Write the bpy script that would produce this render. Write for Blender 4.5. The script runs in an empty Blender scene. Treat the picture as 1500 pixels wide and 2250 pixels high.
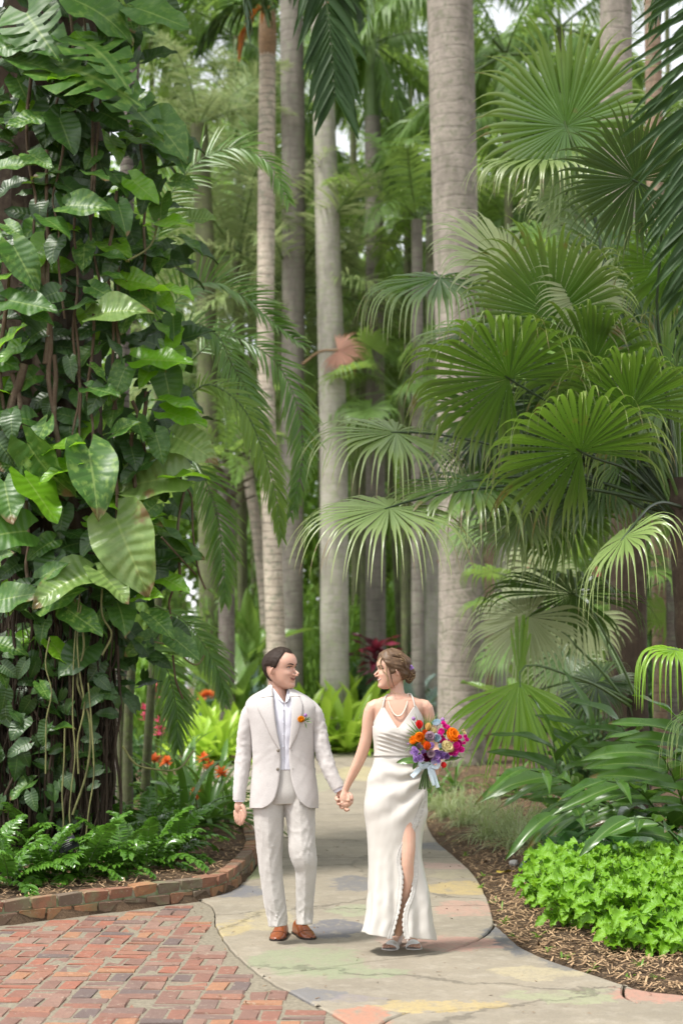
import bpy, bmesh, math, random
import numpy as np
from mathutils import Matrix, Vector, Euler

S = bpy.context.scene
COL = S.collection
rng = np.random.default_rng(7)
random.seed(7)

# ------------------------------------------------------------------ camera
F_PX, CX, CY, HOR, CAM_H = 3400.0, 750.0, 1125.0, 1475.0, 1.69
PITCH = math.atan((HOR - CY) / F_PX)
cam_d = bpy.data.cameras.new('camera')
cam = bpy.data.objects.new('camera', cam_d); COL.objects.link(cam)
cam_d.sensor_fit = 'VERTICAL'; cam_d.sensor_height = 36.0; cam_d.sensor_width = 24.0
cam_d.lens = F_PX / 2250.0 * 36.0
cam.location = (0, 0, CAM_H); cam.rotation_euler = (math.radians(90) + PITCH, 0, 0)
cam_d.clip_start = 0.1; cam_d.clip_end = 600
cam_d.dof.use_dof = True; cam_d.dof.focus_distance = 9.75; cam_d.dof.aperture_fstop = 2.0
S.camera = cam
# ------------------------------------------------------------------ world, sun, exposure
SUN_EL, SUN_AZ = math.radians(62), math.radians(236)      # azimuth: direction the light comes from, clockwise from +Y
W = bpy.data.worlds.new('World'); S.world = W; W.use_nodes = True
wn = W.node_tree; wn.nodes.clear()
sky = wn.nodes.new('ShaderNodeTexSky'); sky.sky_type = 'NISHITA'; sky.sun_disc = False
sky.sun_elevation = SUN_EL; sky.sun_rotation = SUN_AZ
sky.air_density = 1.0; sky.dust_density = 1.2; sky.ozone_density = 1.0
hs = wn.nodes.new('ShaderNodeHueSaturation'); hs.inputs['Saturation'].default_value = 0.15
bg = wn.nodes.new('ShaderNodeBackground'); bg.inputs['Strength'].default_value = 0.13
wo = wn.nodes.new('ShaderNodeOutputWorld')
wn.links.new(sky.outputs[0], hs.inputs['Color']); wn.links.new(hs.outputs[0], bg.inputs[0]); wn.links.new(bg.outputs[0], wo.inputs[0])
sun_d = bpy.data.lights.new('sun', 'SUN'); sun_d.energy = 2.0; sun_d.angle = math.radians(10); sun_d.color = (1.0, .96, .9)
sun = bpy.data.objects.new('sun', sun_d); COL.objects.link(sun)
sv = Vector((math.sin(SUN_AZ) * math.cos(SUN_EL), math.cos(SUN_AZ) * math.cos(SUN_EL), math.sin(SUN_EL)))
sun.rotation_euler = sv.to_track_quat('Z', 'Y').to_euler(); sun.location = sv * 40
S.view_settings.view_transform = 'Standard'; S.view_settings.look = 'None'
S.view_settings.exposure = 1.46; S.view_settings.gamma = 1.0; S.view_settings.use_curve_mapping = False
S.render.engine = 'CYCLES'
S.cycles.max_bounces = 8; S.cycles.diffuse_bounces = 3; S.cycles.glossy_bounces = 2; S.cycles.transmission_bounces = 4
S.cycles.caustics_reflective = False; S.cycles.caustics_refractive = False

# ------------------------------------------------------------------ helpers
def ray(px, py):
    u, r = F_PX, px - CX
    v = CY - py
    return np.array([r, u * math.cos(PITCH) - v * math.sin(PITCH), u * math.sin(PITCH) + v * math.cos(PITCH)])
def at(px, py, Y):                      # the world point seen at photograph pixel (px, py) at distance Y
    d = ray(px, py); t = Y / d[1]
    return np.array([d[0] * t, Y, CAM_H + d[2] * t])
def gnd(px, py, z=0.0):                 # the point of the plane at height z seen at a pixel
    d = ray(px, py); t = (z - CAM_H) / d[2]
    return np.array([d[0] * t, d[1] * t, z])
def nrm(v): return v / np.maximum(np.linalg.norm(v, axis=-1, keepdims=True), 1e-9)
def interp(x, xs, ys): return np.interp(x, xs, ys)
def smooth_interp(x, xs, ys):           # monotone-ish cubic through points
    xs = np.asarray(xs, float); ys = np.asarray(ys, float); x = np.clip(np.asarray(x, float), xs[0], xs[-1])
    m = np.gradient(ys, xs); i = np.clip(np.searchsorted(xs, x) - 1, 0, len(xs) - 2)
    h = xs[i + 1] - xs[i]; t = (x - xs[i]) / h
    return ((2*t**3 - 3*t**2 + 1) * ys[i] + (t**3 - 2*t**2 + t) * h * m[i] + (-2*t**3 + 3*t**2) * ys[i + 1] + (t**3 - t**2) * h * m[i + 1])
def path_pts(pts, n):                   # resample a control polyline smoothly
    pts = np.asarray(pts, float); s = np.r_[0, np.cumsum(np.linalg.norm(np.diff(pts, axis=0), axis=1))]
    q = np.linspace(0, s[-1], n)
    return np.stack([smooth_interp(q, s, pts[:, k]) for k in range(pts.shape[1])], 1)
_perm = np.random.default_rng(3).permutation(256); _perm = np.r_[_perm, _perm, _perm]
_grad = nrm(np.random.default_rng(4).normal(size=(256, 3)))
def pnoise(p):                          # gradient noise, about -0.7..0.7
    p = np.asarray(p, float); i = np.floor(p).astype(int); f = p - i; i &= 255
    u = f * f * f * (f * (f * 6 - 15) + 10); out = 0
    for dx in (0, 1):
        for dy in (0, 1):
            for dz in (0, 1):
                h = _perm[_perm[_perm[i[..., 0] + dx] + i[..., 1] + dy] + i[..., 2] + dz]
                g = _grad[h]; dd = f - np.array([dx, dy, dz])
                w = (u[..., 0] if dx else 1 - u[..., 0]) * (u[..., 1] if dy else 1 - u[..., 1]) * (u[..., 2] if dz else 1 - u[..., 2])
                out = out + w * (g * dd).sum(-1)
    return out
def fbm(p, o=3):
    a, s = 0, 1.0
    for k in range(o): a = a + s * pnoise(np.asarray(p) * 2**k + 17.3 * k); s *= .5
    return a

def wloc(o):
    v = Vector((0, 0, 0))
    while o is not None: v += o.location; o = o.parent
    return v
def tag(o, label=None, cat=None, group=None, kind=None):
    if label: o['label'] = label
    if cat: o['category'] = cat
    if group: o['group'] = group
    if kind: o['kind'] = kind
    return o
def empty(name, loc, label, cat, group=None):
    o = bpy.data.objects.new(name, None); COL.objects.link(o); o.location = Vector(loc); o.empty_display_size = .2
    return tag(o, label, cat, group)
def link(name, me, parent=None):
    o = bpy.data.objects.new(name, me); COL.objects.link(o)
    if parent is not None: o.parent = parent
    return o
def inst(name, me, M, parent):          # an object of shared mesh data placed in the world by M
    o = link(name, me, parent)
    o.matrix_basis = Matrix.Translation(-wloc(parent)) @ M if parent is not None else M
    return o
class Geo:                              # collects vertices and faces, ends as ONE mesh object
    def __init__(s): s.V, s.F, s.A, s.n = [], [], [], 0
    def add(s, V, F, tint=.5, lu=0., lv=0., mi=0):
        V = np.asarray(V, float).reshape(-1, 3); F = np.asarray(F, int); m = len(V)
        s.V.append(V); s.F.append((F + s.n, mi)); s.n += m
        s.A.append(np.stack([np.broadcast_to(np.asarray(a, float), (m,)) for a in (tint, lu, lv)], 1))
        return s
    def merge(s, g, M=None):
        for (F, mi) in g.F: s.F.append((F + s.n, mi))
        for V in g.V: s.V.append(V if M is None else V @ np.array(M)[:3, :3].T + np.array(M)[:3, 3])
        s.A += g.A; s.n += g.n; return s
    def mesh(s, name, mats, smooth=True, off=None):
        me = bpy.data.meshes.new(name); V = np.concatenate(s.V)
        if off is not None: V = V - np.array(off)
        me.vertices.add(len(V)); me.vertices.foreach_set('co', V.ravel())
        tot = [np.full(len(F), F.shape[1]) for F, _ in s.F]; tot = np.concatenate(tot)
        lv = np.concatenate([F.ravel() for F, _ in s.F])
        mi = np.concatenate([np.full(len(F), m) for F, m in s.F])
        me.loops.add(len(lv)); me.loops.foreach_set('vertex_index', lv.astype(np.int32))
        me.polygons.add(len(tot)); me.polygons.foreach_set('loop_start', np.r_[0, np.cumsum(tot)[:-1]].astype(np.int32))
        try: me.polygons.foreach_set('loop_total', tot.astype(np.int32))
        except Exception: pass
        me.polygons.foreach_set('material_index', mi.astype(np.int32))
        me.polygons.foreach_set('use_smooth', np.full(len(tot), smooth))
        A = np.concatenate(s.A)
        for k, nm in enumerate(('tint', 'lu', 'lv')):
            a = me.attributes.new(nm, 'FLOAT', 'POINT'); a.data.foreach_set('value', A[:, k].astype(np.float32))
        for m in (mats if isinstance(mats, (list, tuple)) else [mats]): me.materials.append(m)
        me.update(calc_edges=True); return me
    def build(s, name, mats, parent=None, smooth=True):
        return link(name, s.mesh(name, mats, smooth, wloc(parent) if parent is not None else None), parent)

def grid_faces(nu, nv, closed=False):   # vertex index = i*nv + j ; i over nu, j over nv (closed wraps j)
    i = np.arange(nu - 1)[:, None]; j = np.arange(nv if closed else nv - 1)[None]
    a = i * nv + j; b = i * nv + (j + 1) % nv
    return np.stack([a, b, b + nv, a + nv], -1).reshape(-1, 4)
def tube(g, pts, rad, n=8, tint=.5, mi=0, caps=True, up=(0.13, 0.9, .2), disp=None, b=None):
    pts = np.asarray(pts, float); m = len(pts); rad = np.broadcast_to(np.asarray(rad, float), (m,))
    bb = rad if b is None else np.broadcast_to(np.asarray(b, float), (m,))
    t = nrm(np.gradient(pts, axis=0)); s = nrm(np.cross(t, np.array(up))); w = nrm(np.cross(s, t))
    ph = np.linspace(0, 2 * np.pi, n, endpoint=False)
    c, si = np.cos(ph), np.sin(ph)
    R = s[:, None] * (c[None, :, None] * rad[:, None, None]) + w[:, None] * (si[None, :, None] * bb[:, None, None])
    if disp is not None:
        tt = np.linspace(0, 1, m)[:, None] + 0 * ph[None]; R = R + nrm(R) * disp(tt, ph[None] + 0 * tt)[..., None]
    V = pts[:, None] + R
    lv = np.repeat(np.linspace(0, 1, m), n); lu = np.tile(ph / (2 * np.pi), m)
    g.add(V, grid_faces(m, n, True), tint, lu, lv, mi)
    if caps:
        for k, rev in ((0, False), (m - 1, True)):
            P = np.vstack([V[k], pts[k]]); f = np.array([[(j + 1) % n, j, n] if not rev else [j, (j + 1) % n, n] for j in range(n)])
            g.add(P, f, tint, 0, 0 if k == 0 else 1, mi)
    return g
def ellipsoid(g, c, r, M=None, n=12, m=8, tint=.5, mi=0, noise=0, nf=3):
    th = np.linspace(0, np.pi, m + 1)[:, None]; ph = np.linspace(0, 2 * np.pi, n, endpoint=False)[None]
    V = np.stack([np.sin(th) * np.cos(ph), np.sin(th) * np.sin(ph), np.cos(th) + 0 * ph], -1)
    if noise: V = V * (1 + noise * fbm(V * nf + np.array(c) * 7.1, 2))[..., None]
    V = V.reshape(-1, 3) * np.asarray(r, float)
    if M is not None: V = V @ np.array(M).T
    g.add(V + np.asarray(c), grid_faces(m + 1, n, True)[:, ::-1], tint, np.tile(ph[0] / 6.283, m + 1), np.repeat(np.linspace(0, 1, m + 1), n), mi); return g
def box(g, c, size, rz=0., bev=.12, tint=.5, mi=0, jit=0.):   # a box with chamfered top edges
    a, b, h = np.asarray(size, float) / 2; k = min(a, b) * bev
    V = np.array([[-a, -b, -h], [a, -b, -h], [a, b, -h], [-a, b, -h], [-a, -b, h - k], [a, -b, h - k], [a, b, h - k], [-a, b, h - k],
                  [-a + k, -b + k, h], [a - k, -b + k, h], [a - k, b - k, h], [-a + k, b - k, h]])
    if jit: V = V + rng.normal(0, jit, V.shape)
    cs, sn = math.cos(rz), math.sin(rz); V = V @ np.array([[cs, -sn, 0], [sn, cs, 0], [0, 0, 1]]).T + np.asarray(c)
    Fq = [[0, 3, 2, 1]] + [[i, (i + 1) % 4, 4 + (i + 1) % 4, 4 + i] for i in range(4)] + [[4 + i, 4 + (i + 1) % 4, 8 + (i + 1) % 4, 8 + i] for i in range(4)] + [[8, 9, 10, 11]]
    g.add(V, Fq, tint, 0, 0, mi); return g
DOWN = np.array([0, 0, -1.0])
def strips(g, P, D, L, Wd, U, grav, nt=6, prof=None, fold=.25, cols=3, tint=None, mi=0, gfun=None, wave=0.):
    """ribbon leaves: base points P, directions D, lengths L, widths Wd, upper side U, sag grav"""
    P = np.asarray(P, float).reshape(-1, 3); N = len(P)
    D = nrm(np.broadcast_to(np.asarray(D, float), (N, 3))); L = np.broadcast_to(np.asarray(L, float), (N,))
    Wd = np.broadcast_to(np.asarray(Wd, float), (N,)); U = np.broadcast_to(np.asarray(U, float), (N, 3)); grav = np.broadcast_to(np.asarray(grav, float), (N,))
    t = np.linspace(0, 1, nt + 1)
    pr = np.interp(t, *prof) if prof is not None else np.sin(np.clip(t * .85 + .15, 0, 1) * np.pi) ** .7
    gf = gfun(t) if gfun is not None else np.ones(nt + 1)
    p, d = P.copy(), D.copy(); pts, dirs = [p], [d]
    for i in range(1, nt + 1):
        d = nrm(d + DOWN * (grav * gf[i] / nt)[:, None]); p = p + d * (L / nt)[:, None]; pts.append(p); dirs.append(d)
    pts = np.stack(pts, 1); dirs = np.stack(dirs, 1)
    s = nrm(np.cross(dirs, U[:, None])); n = np.cross(s, dirs)
    if wave: pts = pts + n * (wave * L[:, None] * np.sin(t[None] * 9 + rng.uniform(0, 6, N)[:, None]))[..., None] * t[None, :, None]
    w = (Wd[:, None] * pr[None])[..., None] * .5
    if cols == 3: V = np.stack([pts - s * w + n * w * 2 * fold, pts, pts + s * w + n * w * 2 * fold], 2)
    else: V = np.stack([pts - s * w, pts + s * w], 2)
    c = V.shape[2]
    base = grid_faces(nt + 1, c); F = (np.arange(N)[:, None, None] * ((nt + 1) * c) + base[None]).reshape(-1, 4)
    tn = rng.uniform(0, 1, N) if tint is None else np.broadcast_to(tint, (N,))
    g.add(V, F, np.repeat(tn, (nt + 1) * c), np.tile(np.linspace(-1, 1, c), N * (nt + 1)), np.tile(np.repeat(t, c), N), mi)
    return g

# ------------------------------------------------------------------ materials
def new_mat(name):
    m = bpy.data.materials.new(name); m.use_nodes = True; nt = m.node_tree; nt.nodes.clear()
    return m, nt
class NB:                               # tiny node builder
    def __init__(s, nt): s.t = nt
    def n(s, typ, ins=None, **props):
        nd = s.t.nodes.new('ShaderNode' + typ)
        for k, v in props.items(): setattr(nd, k, v)
        for k, v in (ins or {}).items(): s.set(nd.inputs[k], v)
        return nd
    def set(s, sock, v):
        if isinstance(v, bpy.types.NodeSocket): s.t.links.new(v, sock)
        elif isinstance(v, (tuple, list)) and sock.type == 'RGBA': sock.default_value = tuple(v) + ((1,) if len(v) == 3 else ())
        else: sock.default_value = v
    def math(s, op, a, b=0.0, c=None, clamp=False):
        nd = s.n('Math', operation=op, use_clamp=clamp); s.set(nd.inputs[0], a); s.set(nd.inputs[1], b)
        if c is not None: s.set(nd.inputs[2], c)
        return nd.outputs[0]
    def mix(s, f, a, b, mode='MIX'):
        nd = s.n('Mix', data_type='RGBA', blend_type=mode); s.set(nd.inputs[0], f); s.set(nd.inputs[6], a); s.set(nd.inputs[7], b); return nd.outputs[2]
    def attr(s, nm): return s.n('Attribute', attribute_name=nm).outputs['Fac']
    def noise(s, scale, detail=3, vec=None, rough=.55, dist=0.):
        nd = s.n('TexNoise', {'Scale': scale, 'Detail': detail, 'Roughness': rough, 'Distortion': dist})
        if vec is not None: s.t.links.new(vec, nd.inputs['Vector'])
        return nd.outputs[0]
    def coord(s, kind='Object'): return s.n('TexCoord').outputs[kind]
    def pos(s): return s.n('NewGeometry').outputs['Position']
    def vmap(s, vec, scale=(1, 1, 1), loc=(0, 0, 0), rot=(0, 0, 0)):
        nd = s.n('Mapping'); s.t.links.new(vec, nd.inputs[0]); nd.inputs['Location'].default_value = loc; nd.inputs['Scale'].default_value = scale; nd.inputs['Rotation'].default_value = rot; return nd.outputs[0]
    def ramp(s, f, stops):
        nd = s.n('ValToRGB'); s.set(nd.inputs[0], f); e = nd.color_ramp.elements
        while len(e) < len(stops): e.new(.5)
        for el, (p, c) in zip(e, stops): el.position = p; el.color = (c, c, c, 1) if np.isscalar(c) else tuple(c) + (1,)
        return nd.outputs[0]
    def bump(s, h, strength=.3, dist=.01):
        nd = s.n('Bump', {'Strength': strength, 'Distance': dist, 'Height': h}); return nd.outputs[0]
    def bsdf(s, col, rough=.5, normal=None, spec=.5, **kw):
        nd = s.n('BsdfPrincipled'); s.set(nd.inputs['Base Color'], col); s.set(nd.inputs['Roughness'], rough); nd.inputs['Specular IOR Level'].default_value = spec
        if normal is not None: s.t.links.new(normal, nd.inputs['Normal'])
        for k, v in kw.items(): s.set(nd.inputs[k.replace('_', ' ')], v)
        return nd.outputs[0]
    def out(s, sh): s.t.links.new(sh, s.n('OutputMaterial').inputs[0])
def leaf_mat(name, c1, c2, tip=None, trans=.3, tcol=None, rough=.42, spec=.5, midrib=0., veins=0., spots=None, brown=0., sheen_noise=.1, edge=None):
    fresh = lambda c: (c[0] * 1.08, c[1] * 1.03, c[2] * .75) if c is not None and c[1] > c[0] * 1.08 and c[1] > c[2] * 1.25 else c
    c1, c2, tip, tcol = fresh(c1), fresh(c2), fresh(tip), fresh(tcol)
    m, nt = new_mat(name); b = NB(nt)
    rnd = b.n('ObjectInfo').outputs['Random']
    f = b.math('MULTIPLY_ADD', b.attr('tint'), .65, b.math('MULTIPLY', rnd, .35))
    po = b.pos(); nz = b.noise(9, 3, po)
    col = b.mix(b.math('MULTIPLY_ADD', nz, .5, b.math('MULTIPLY', f, .8), True), c1, c2)
    lv = b.attr('lv'); lu = b.attr('lu'); au = b.math('ABSOLUTE', lu)
    if tip is not None: col = b.mix(b.math('POWER', lv, 2.3), col, tip)
    if edge is not None: col = b.mix(b.ramp(au, [(.62, 0.), (.72, 1.)]), col, edge)
    h = None
    if spots is not None:
        vec = b.n('CombineXYZ'); b.set(vec.inputs[0], b.math('MULTIPLY', lu, 3.0)); b.set(vec.inputs[1], b.math('MULTIPLY_ADD', au, -1.3, b.math('MULTIPLY', lv, 9.0))); b.set(vec.inputs[2], b.math('MULTIPLY', rnd, 40.))
        sp = b.noise(1.0, 3, vec.outputs[0], .6)
        col = b.mix(b.math('MULTIPLY', b.ramp(sp, [(.5, 0.), (.64, 1.)]), b.math('MULTIPLY_ADD', rnd, .9, .05)), col, spots)
    if brown:
        bn = b.noise(3.0, 4, po); col = b.mix(b.ramp(b.math('MULTIPLY_ADD', b.math('POWER', lv, 4.), .22, bn), [(.74 - brown * .1, 0.), (.8 - brown * .1, 1.)]), col, (.16, .1, .04))
    if midrib: col = b.mix(b.ramp(au, [(.0, midrib), (.07, 0.)]), col, (.32, .42, .12))
    norm = None
    if veins:
        w = b.math('SINE', b.math('MULTIPLY_ADD', au, -9.0, b.math('MULTIPLY', lv, 52.0)))
        norm = b.bump(w, .55 * veins, .012)
        col = b.mix(b.math('MULTIPLY', b.ramp(w, [(.75, 0.), (1., 1.)]), .25 * veins), col, (.25, .36, .1))
    pr = b.bsdf(col, b.math('MULTIPLY_ADD', nz, sheen_noise * 2, rough - sheen_noise), norm, spec)
    tr = b.n('BsdfTranslucent'); b.set(tr.inputs[0], b.mix(.65, col, tcol or tuple(min(1, x * 2.4) for x in c2)))
    mx = b.n('MixShader'); mx.inputs[0].default_value = trans
    nt.links.new(pr, mx.inputs[1]); nt.links.new(tr.outputs[0], mx.inputs[2]); b.out(mx.outputs[0]); return m
def plain(name, col, rough=.6, var=.12, scale=30, bump=.0, spec=.4, col2=None, bdist=.004, **kw):
    m, nt = new_mat(name); b = NB(nt); co = b.coord()
    nz = b.noise(scale, 4, co)
    c2 = col2 or tuple(x * (1 - var * 2) for x in col)
    c = b.mix(b.ramp(nz, [(.3, 0.), (.7, 1.)]), col, c2)
    b.out(b.bsdf(c, rough, b.bump(nz, bump, bdist) if bump else None, spec, **kw)); return m
def bark_mat(name, c1, c2, c3, ring=0., ringscale=8., lichen=(.2, .215, .15), vert=0.):
    m, nt = new_mat(name); b = NB(nt); po = b.pos()
    big = b.noise(1.3, 5, po, .65); fine = b.noise(22, 5, po, .65)
    st = b.noise(14, 4, b.vmap(po, (1, 1, .12)) if vert else b.vmap(po, (.25, .25, 2.4)), .6)
    col = b.mix(b.ramp(big, [(.35, 0.), (.65, 1.)]), c1, c2)
    col = b.mix(b.math('MULTIPLY', b.ramp(st, [(.45, 0.), (.7, 1.)]), .55), col, c3)
    sp = b.noise(9, 6, po, .7)
    col = b.mix(b.math('MULTIPLY', b.ramp(sp, [(.5, 0.), (.6, 1.)]), .7), col, lichen)
    col = b.mix(b.math('MULTIPLY', b.ramp(b.noise(26, 4, po, .75), [(.56, 0.), (.68, 1.)]), .5), col, tuple(x * .35 for x in c1))
    col = b.mix(b.math('MULTIPLY', b.ramp(b.noise(3.2, 7, b.vmap(po, (1, 1, .3)), .7), [(.46, 0.), (.64, 1.)]), .6), col, tuple(x * .5 for x in c2))
    hgt = b.math('ADD', fine, st)
    if ring:
        z = b.n('SeparateXYZ'); nt.links.new(po, z.inputs[0])
        zz = b.math('MULTIPLY_ADD', b.noise(1.6, 2, po), .9, b.math('MULTIPLY', z.outputs[2], ringscale))
        fr = b.math('FRACT', zz); rl = b.ramp(fr, [(0., 1.), (.07, 1.), (.14, 0.), (.92, 0.), (1., 1.)])
        brk = b.ramp(b.noise(2.5, 3, po), [(.4, .1), (.6, 1.)])
        col = b.mix(b.math('MULTIPLY', b.math('MULTIPLY', rl, brk), ring), col, tuple(x * .28 for x in c1))
        hgt = b.math('MULTIPLY_ADD', rl, -1.6 * ring, hgt)
    b.out(b.bsdf(col, .85, b.bump(hgt, .5, .012), .2)); return m

M = {}
M['fan'] = leaf_mat('fan_leaf', (.024, .075, .012), (.055, .135, .022), tip=(.24, .3, .12), trans=.28, tcol=(.2, .44, .03), rough=.33, spec=.8, brown=.75)  # pale tips paint the bright-sky highlight into the fan leaf colours
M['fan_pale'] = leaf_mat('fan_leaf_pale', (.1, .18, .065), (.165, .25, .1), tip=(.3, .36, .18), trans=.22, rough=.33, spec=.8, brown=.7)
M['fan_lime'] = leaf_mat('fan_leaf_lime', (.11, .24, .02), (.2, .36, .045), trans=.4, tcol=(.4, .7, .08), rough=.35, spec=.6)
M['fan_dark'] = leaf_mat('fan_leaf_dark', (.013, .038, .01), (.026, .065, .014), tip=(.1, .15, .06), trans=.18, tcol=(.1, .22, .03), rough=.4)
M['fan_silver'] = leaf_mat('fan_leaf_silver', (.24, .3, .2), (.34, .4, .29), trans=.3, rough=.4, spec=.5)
M['fan_brown'] = leaf_mat('dry_fan_leaf', (.2, .085, .055), (.33, .16, .1), trans=.2, rough=.6)
M['feather'] = leaf_mat('feather_leaf', (.045, .125, .022), (.085, .2, .035), tip=(.15, .23, .06), trans=.3, tcol=(.2, .42, .05), rough=.34, spec=.6)
M['feather_lime'] = leaf_mat('feather_leaf_lime', (.09, .19, .03), (.17, .29, .06), trans=.35, tcol=(.35, .55, .08), rough=.36)
M['feather_far'] = leaf_mat('feather_leaf_far', (.06, .135, .035), (.12, .225, .065), trans=.42, tcol=(.4, .6, .16), rough=.5)
M['feather_silver'] = leaf_mat('feather_leaf_silver', (.12, .2, .085), (.21, .3, .14), trans=.35, tcol=(.5, .58, .38), rough=.5)
M['feather_dark'] = leaf_mat('feather_leaf_dark', (.014, .04, .012), (.026, .068, .02), trans=.2, tcol=(.1, .2, .04), rough=.55, spec=.3)
M['feather_orange'] = leaf_mat('feather_leaf_orange', (.3, .09, .015), (.42, .16, .03), trans=.35, rough=.5)
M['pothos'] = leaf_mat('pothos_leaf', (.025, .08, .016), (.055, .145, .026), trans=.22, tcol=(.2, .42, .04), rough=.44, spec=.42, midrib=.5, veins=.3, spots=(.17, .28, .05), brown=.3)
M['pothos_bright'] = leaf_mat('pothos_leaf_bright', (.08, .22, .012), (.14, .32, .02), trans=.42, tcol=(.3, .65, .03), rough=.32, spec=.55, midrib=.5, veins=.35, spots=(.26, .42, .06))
M['pothos_shaded'] = leaf_mat('pothos_leaf_shaded', (.014, .044, .009), (.03, .08, .015), trans=.15, tcol=(.08, .2, .03), rough=.42, midrib=.25, veins=.25)  # darker leaf copy; the column's inner shade is put into its colour
M['pothos_torn'] = leaf_mat('pothos_leaf_weathered', (.09, .17, .05), (.16, .26, .09), trans=.25, rough=.35, midrib=.6, veins=.6, spots=(.24, .33, .1), brown=1.3)
M['strap'] = leaf_mat('strap_leaf', (.03, .09, .02), (.06, .15, .03), tip=(.09, .19, .04), trans=.22, tcol=(.18, .4, .05), rough=.3, spec=.6)
M['fern'] = leaf_mat('holly_fern_leaf', (.04, .13, .018), (.085, .2, .03), tip=(.085, .2, .03), trans=.2, tcol=(.15, .4, .05), rough=.25, spec=.7)
M['brom'] = leaf_mat('bromeliad_leaf', (.22, .4, .04), (.36, .52, .09), trans=.35, tcol=(.5, .8, .12), rough=.34)
M['lime'] = leaf_mat('lime_leaf', (.1, .26, .012), (.17, .36, .024), trans=.33, tcol=(.3, .62, .04), rough=.5, midrib=.25, veins=.3)
M['cycad'] = leaf_mat('blue_cycad_leaf', (.1, .17, .14), (.17, .25, .21), trans=.2, rough=.45)
M['ginger'] = leaf_mat('ginger_leaf', (.03, .085, .02), (.065, .15, .03), trans=.25, tcol=(.2, .42, .05), rough=.3, spec=.6, midrib=.5, brown=.35)
M['arum'] = leaf_mat('arum_leaf', (.025, .085, .025), (.05, .14, .04), trans=.18, rough=.25, spec=.65, midrib=.5)
M['banana'] = leaf_mat('broad_leaf', (.06, .14, .03), (.13, .24, .07), trans=.35, tcol=(.35, .55, .12), rough=.35, midrib=.5, veins=.8)
M['grassy'] = leaf_mat('variegated_blade', (.15, .21, .09), (.22, .29, .13), trans=.3, rough=.5, edge=(.46, .49, .34))
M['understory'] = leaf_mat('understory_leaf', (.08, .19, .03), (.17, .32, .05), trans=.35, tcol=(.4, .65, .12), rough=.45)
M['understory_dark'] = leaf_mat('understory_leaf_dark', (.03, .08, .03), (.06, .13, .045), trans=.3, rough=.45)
M['canopy'] = leaf_mat('canopy_leaf', (.1, .2, .04), (.2, .33, .075), trans=.5, tcol=(.45, .65, .15), rough=.5)
M['ti_red'] = leaf_mat('ti_leaf', (.035, .012, .02), (.14, .02, .04), trans=.3, tcol=(.5, .06, .1), rough=.35)
M['pink_bract'] = leaf_mat('pink_bract', (.5, .05, .12), (.65, .1, .16), trans=.3, rough=.5)
M['orange_petal'] = leaf_mat('orange_red_petal', (.72, .1, .02), (.85, .2, .05), trans=.3, rough=.5)
M['stalk'] = plain('leaf_stalk', (.1, .17, .04), .45, .2, 8)
M['stalk_dark'] = plain('dark_leaf_stalk', (.035, .06, .02), .45, .2, 8)
M['shaft'] = plain('crownshaft_green', (.12, .2, .05), .4, .2, 3)
M['dry'] = plain('dry_leaf', (.27, .17, .09), .8, .25, 20, .3)
M['royal'] = bark_mat('royal_palm_bark', (.35, .305, .26), (.25, .22, .18), (.17, .15, .12), ring=.35, ringscale=4.1, lichen=(.15, .16, .1))
M['pale'] = bark_mat('pale_palm_bark', (.41, .385, .33), (.33, .31, .26), (.26, .245, .19), ring=.2, ringscale=5, lichen=(.3, .34, .2))
M['ringed'] = bark_mat('ringed_palm_bark', (.52, .45, .36), (.4, .34, .27), (.27, .22, .17), ring=.85, ringscale=6.5)
M['greybark'] = bark_mat('grey_palm_bark', (.25, .225, .19), (.19, .17, .145), (.13, .115, .095), ring=.4, ringscale=4)
M['mossy'] = bark_mat('mossy_and_dim_palm_bark', (.15, .155, .085), (.1, .11, .055), (.08, .075, .05), lichen=(.14, .19, .06))  # also on far trunks, where its dark tone stands for background gloom
M['darkbark'] = bark_mat('dark_rough_bark', (.2, .17, .15), (.13, .11, .095), (.07, .058, .05), ring=.9, ringscale=14)
M['brownbark'] = bark_mat('brown_palm_bark', (.35, .25, .18), (.27, .18, .12), (.18, .12, .08), ring=.6, ringscale=7)
M['fibre'] = bark_mat('fibrous_bark', (.075, .052, .034), (.05, .035, .024), (.025, .018, .013), vert=1., lichen=(.085, .07, .045))
M['root'] = bark_mat('aerial_root_bark', (.15, .105, .068), (.1, .07, .045), (.06, .042, .028), vert=1., lichen=(.16, .135, .09))
M['rootshaded'] = bark_mat('shaded_aerial_root_bark', (.05, .034, .022), (.036, .025, .017), (.02, .014, .01), vert=1., lichen=(.06, .05, .033))  # root bark darkened to carry the shade at the foot of the tree
M['vine'] = plain('vine_stem', (.2, .2, .07), .6, .3, 12)
# ------------------------------------------------------------------ ground, path, paving
def mulch_mat():
    m, nt = new_mat('mulch_soil'); b = NB(nt); po = b.pos()
    n1 = b.noise(3, 4, po); n2 = b.noise(60, 5, po, .7); n3 = b.noise(160, 3, b.vmap(po, (1, .45, 1), rot=(0, 0, .6)), .7)
    c = b.mix(b.ramp(n2, [(.3, 0.), (.7, 1.)]), (.085, .055, .036), (.2, .135, .085))
    c = b.mix(b.math('MULTIPLY', b.ramp(n3, [(.5, 0.), (.65, 1.)]), .7), c, (.3, .21, .13))
    c = b.mix(b.math('MULTIPLY', b.ramp(n1, [(.4, 0.), (.65, 1.)]), .5), c, (.09, .07, .05))
    b.out(b.bsdf(c, .95, b.bump(b.math('ADD', n2, n3), 1., .03), .1)); return m
M['mulch'] = mulch_mat()
M['chips'] = leaf_mat('wood_chip', (.22, .135, .08), (.44, .31, .18), trans=0., rough=.9, spec=.1)
def G2(pts): return np.array([gnd(*p)[:2] for p in pts])
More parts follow.
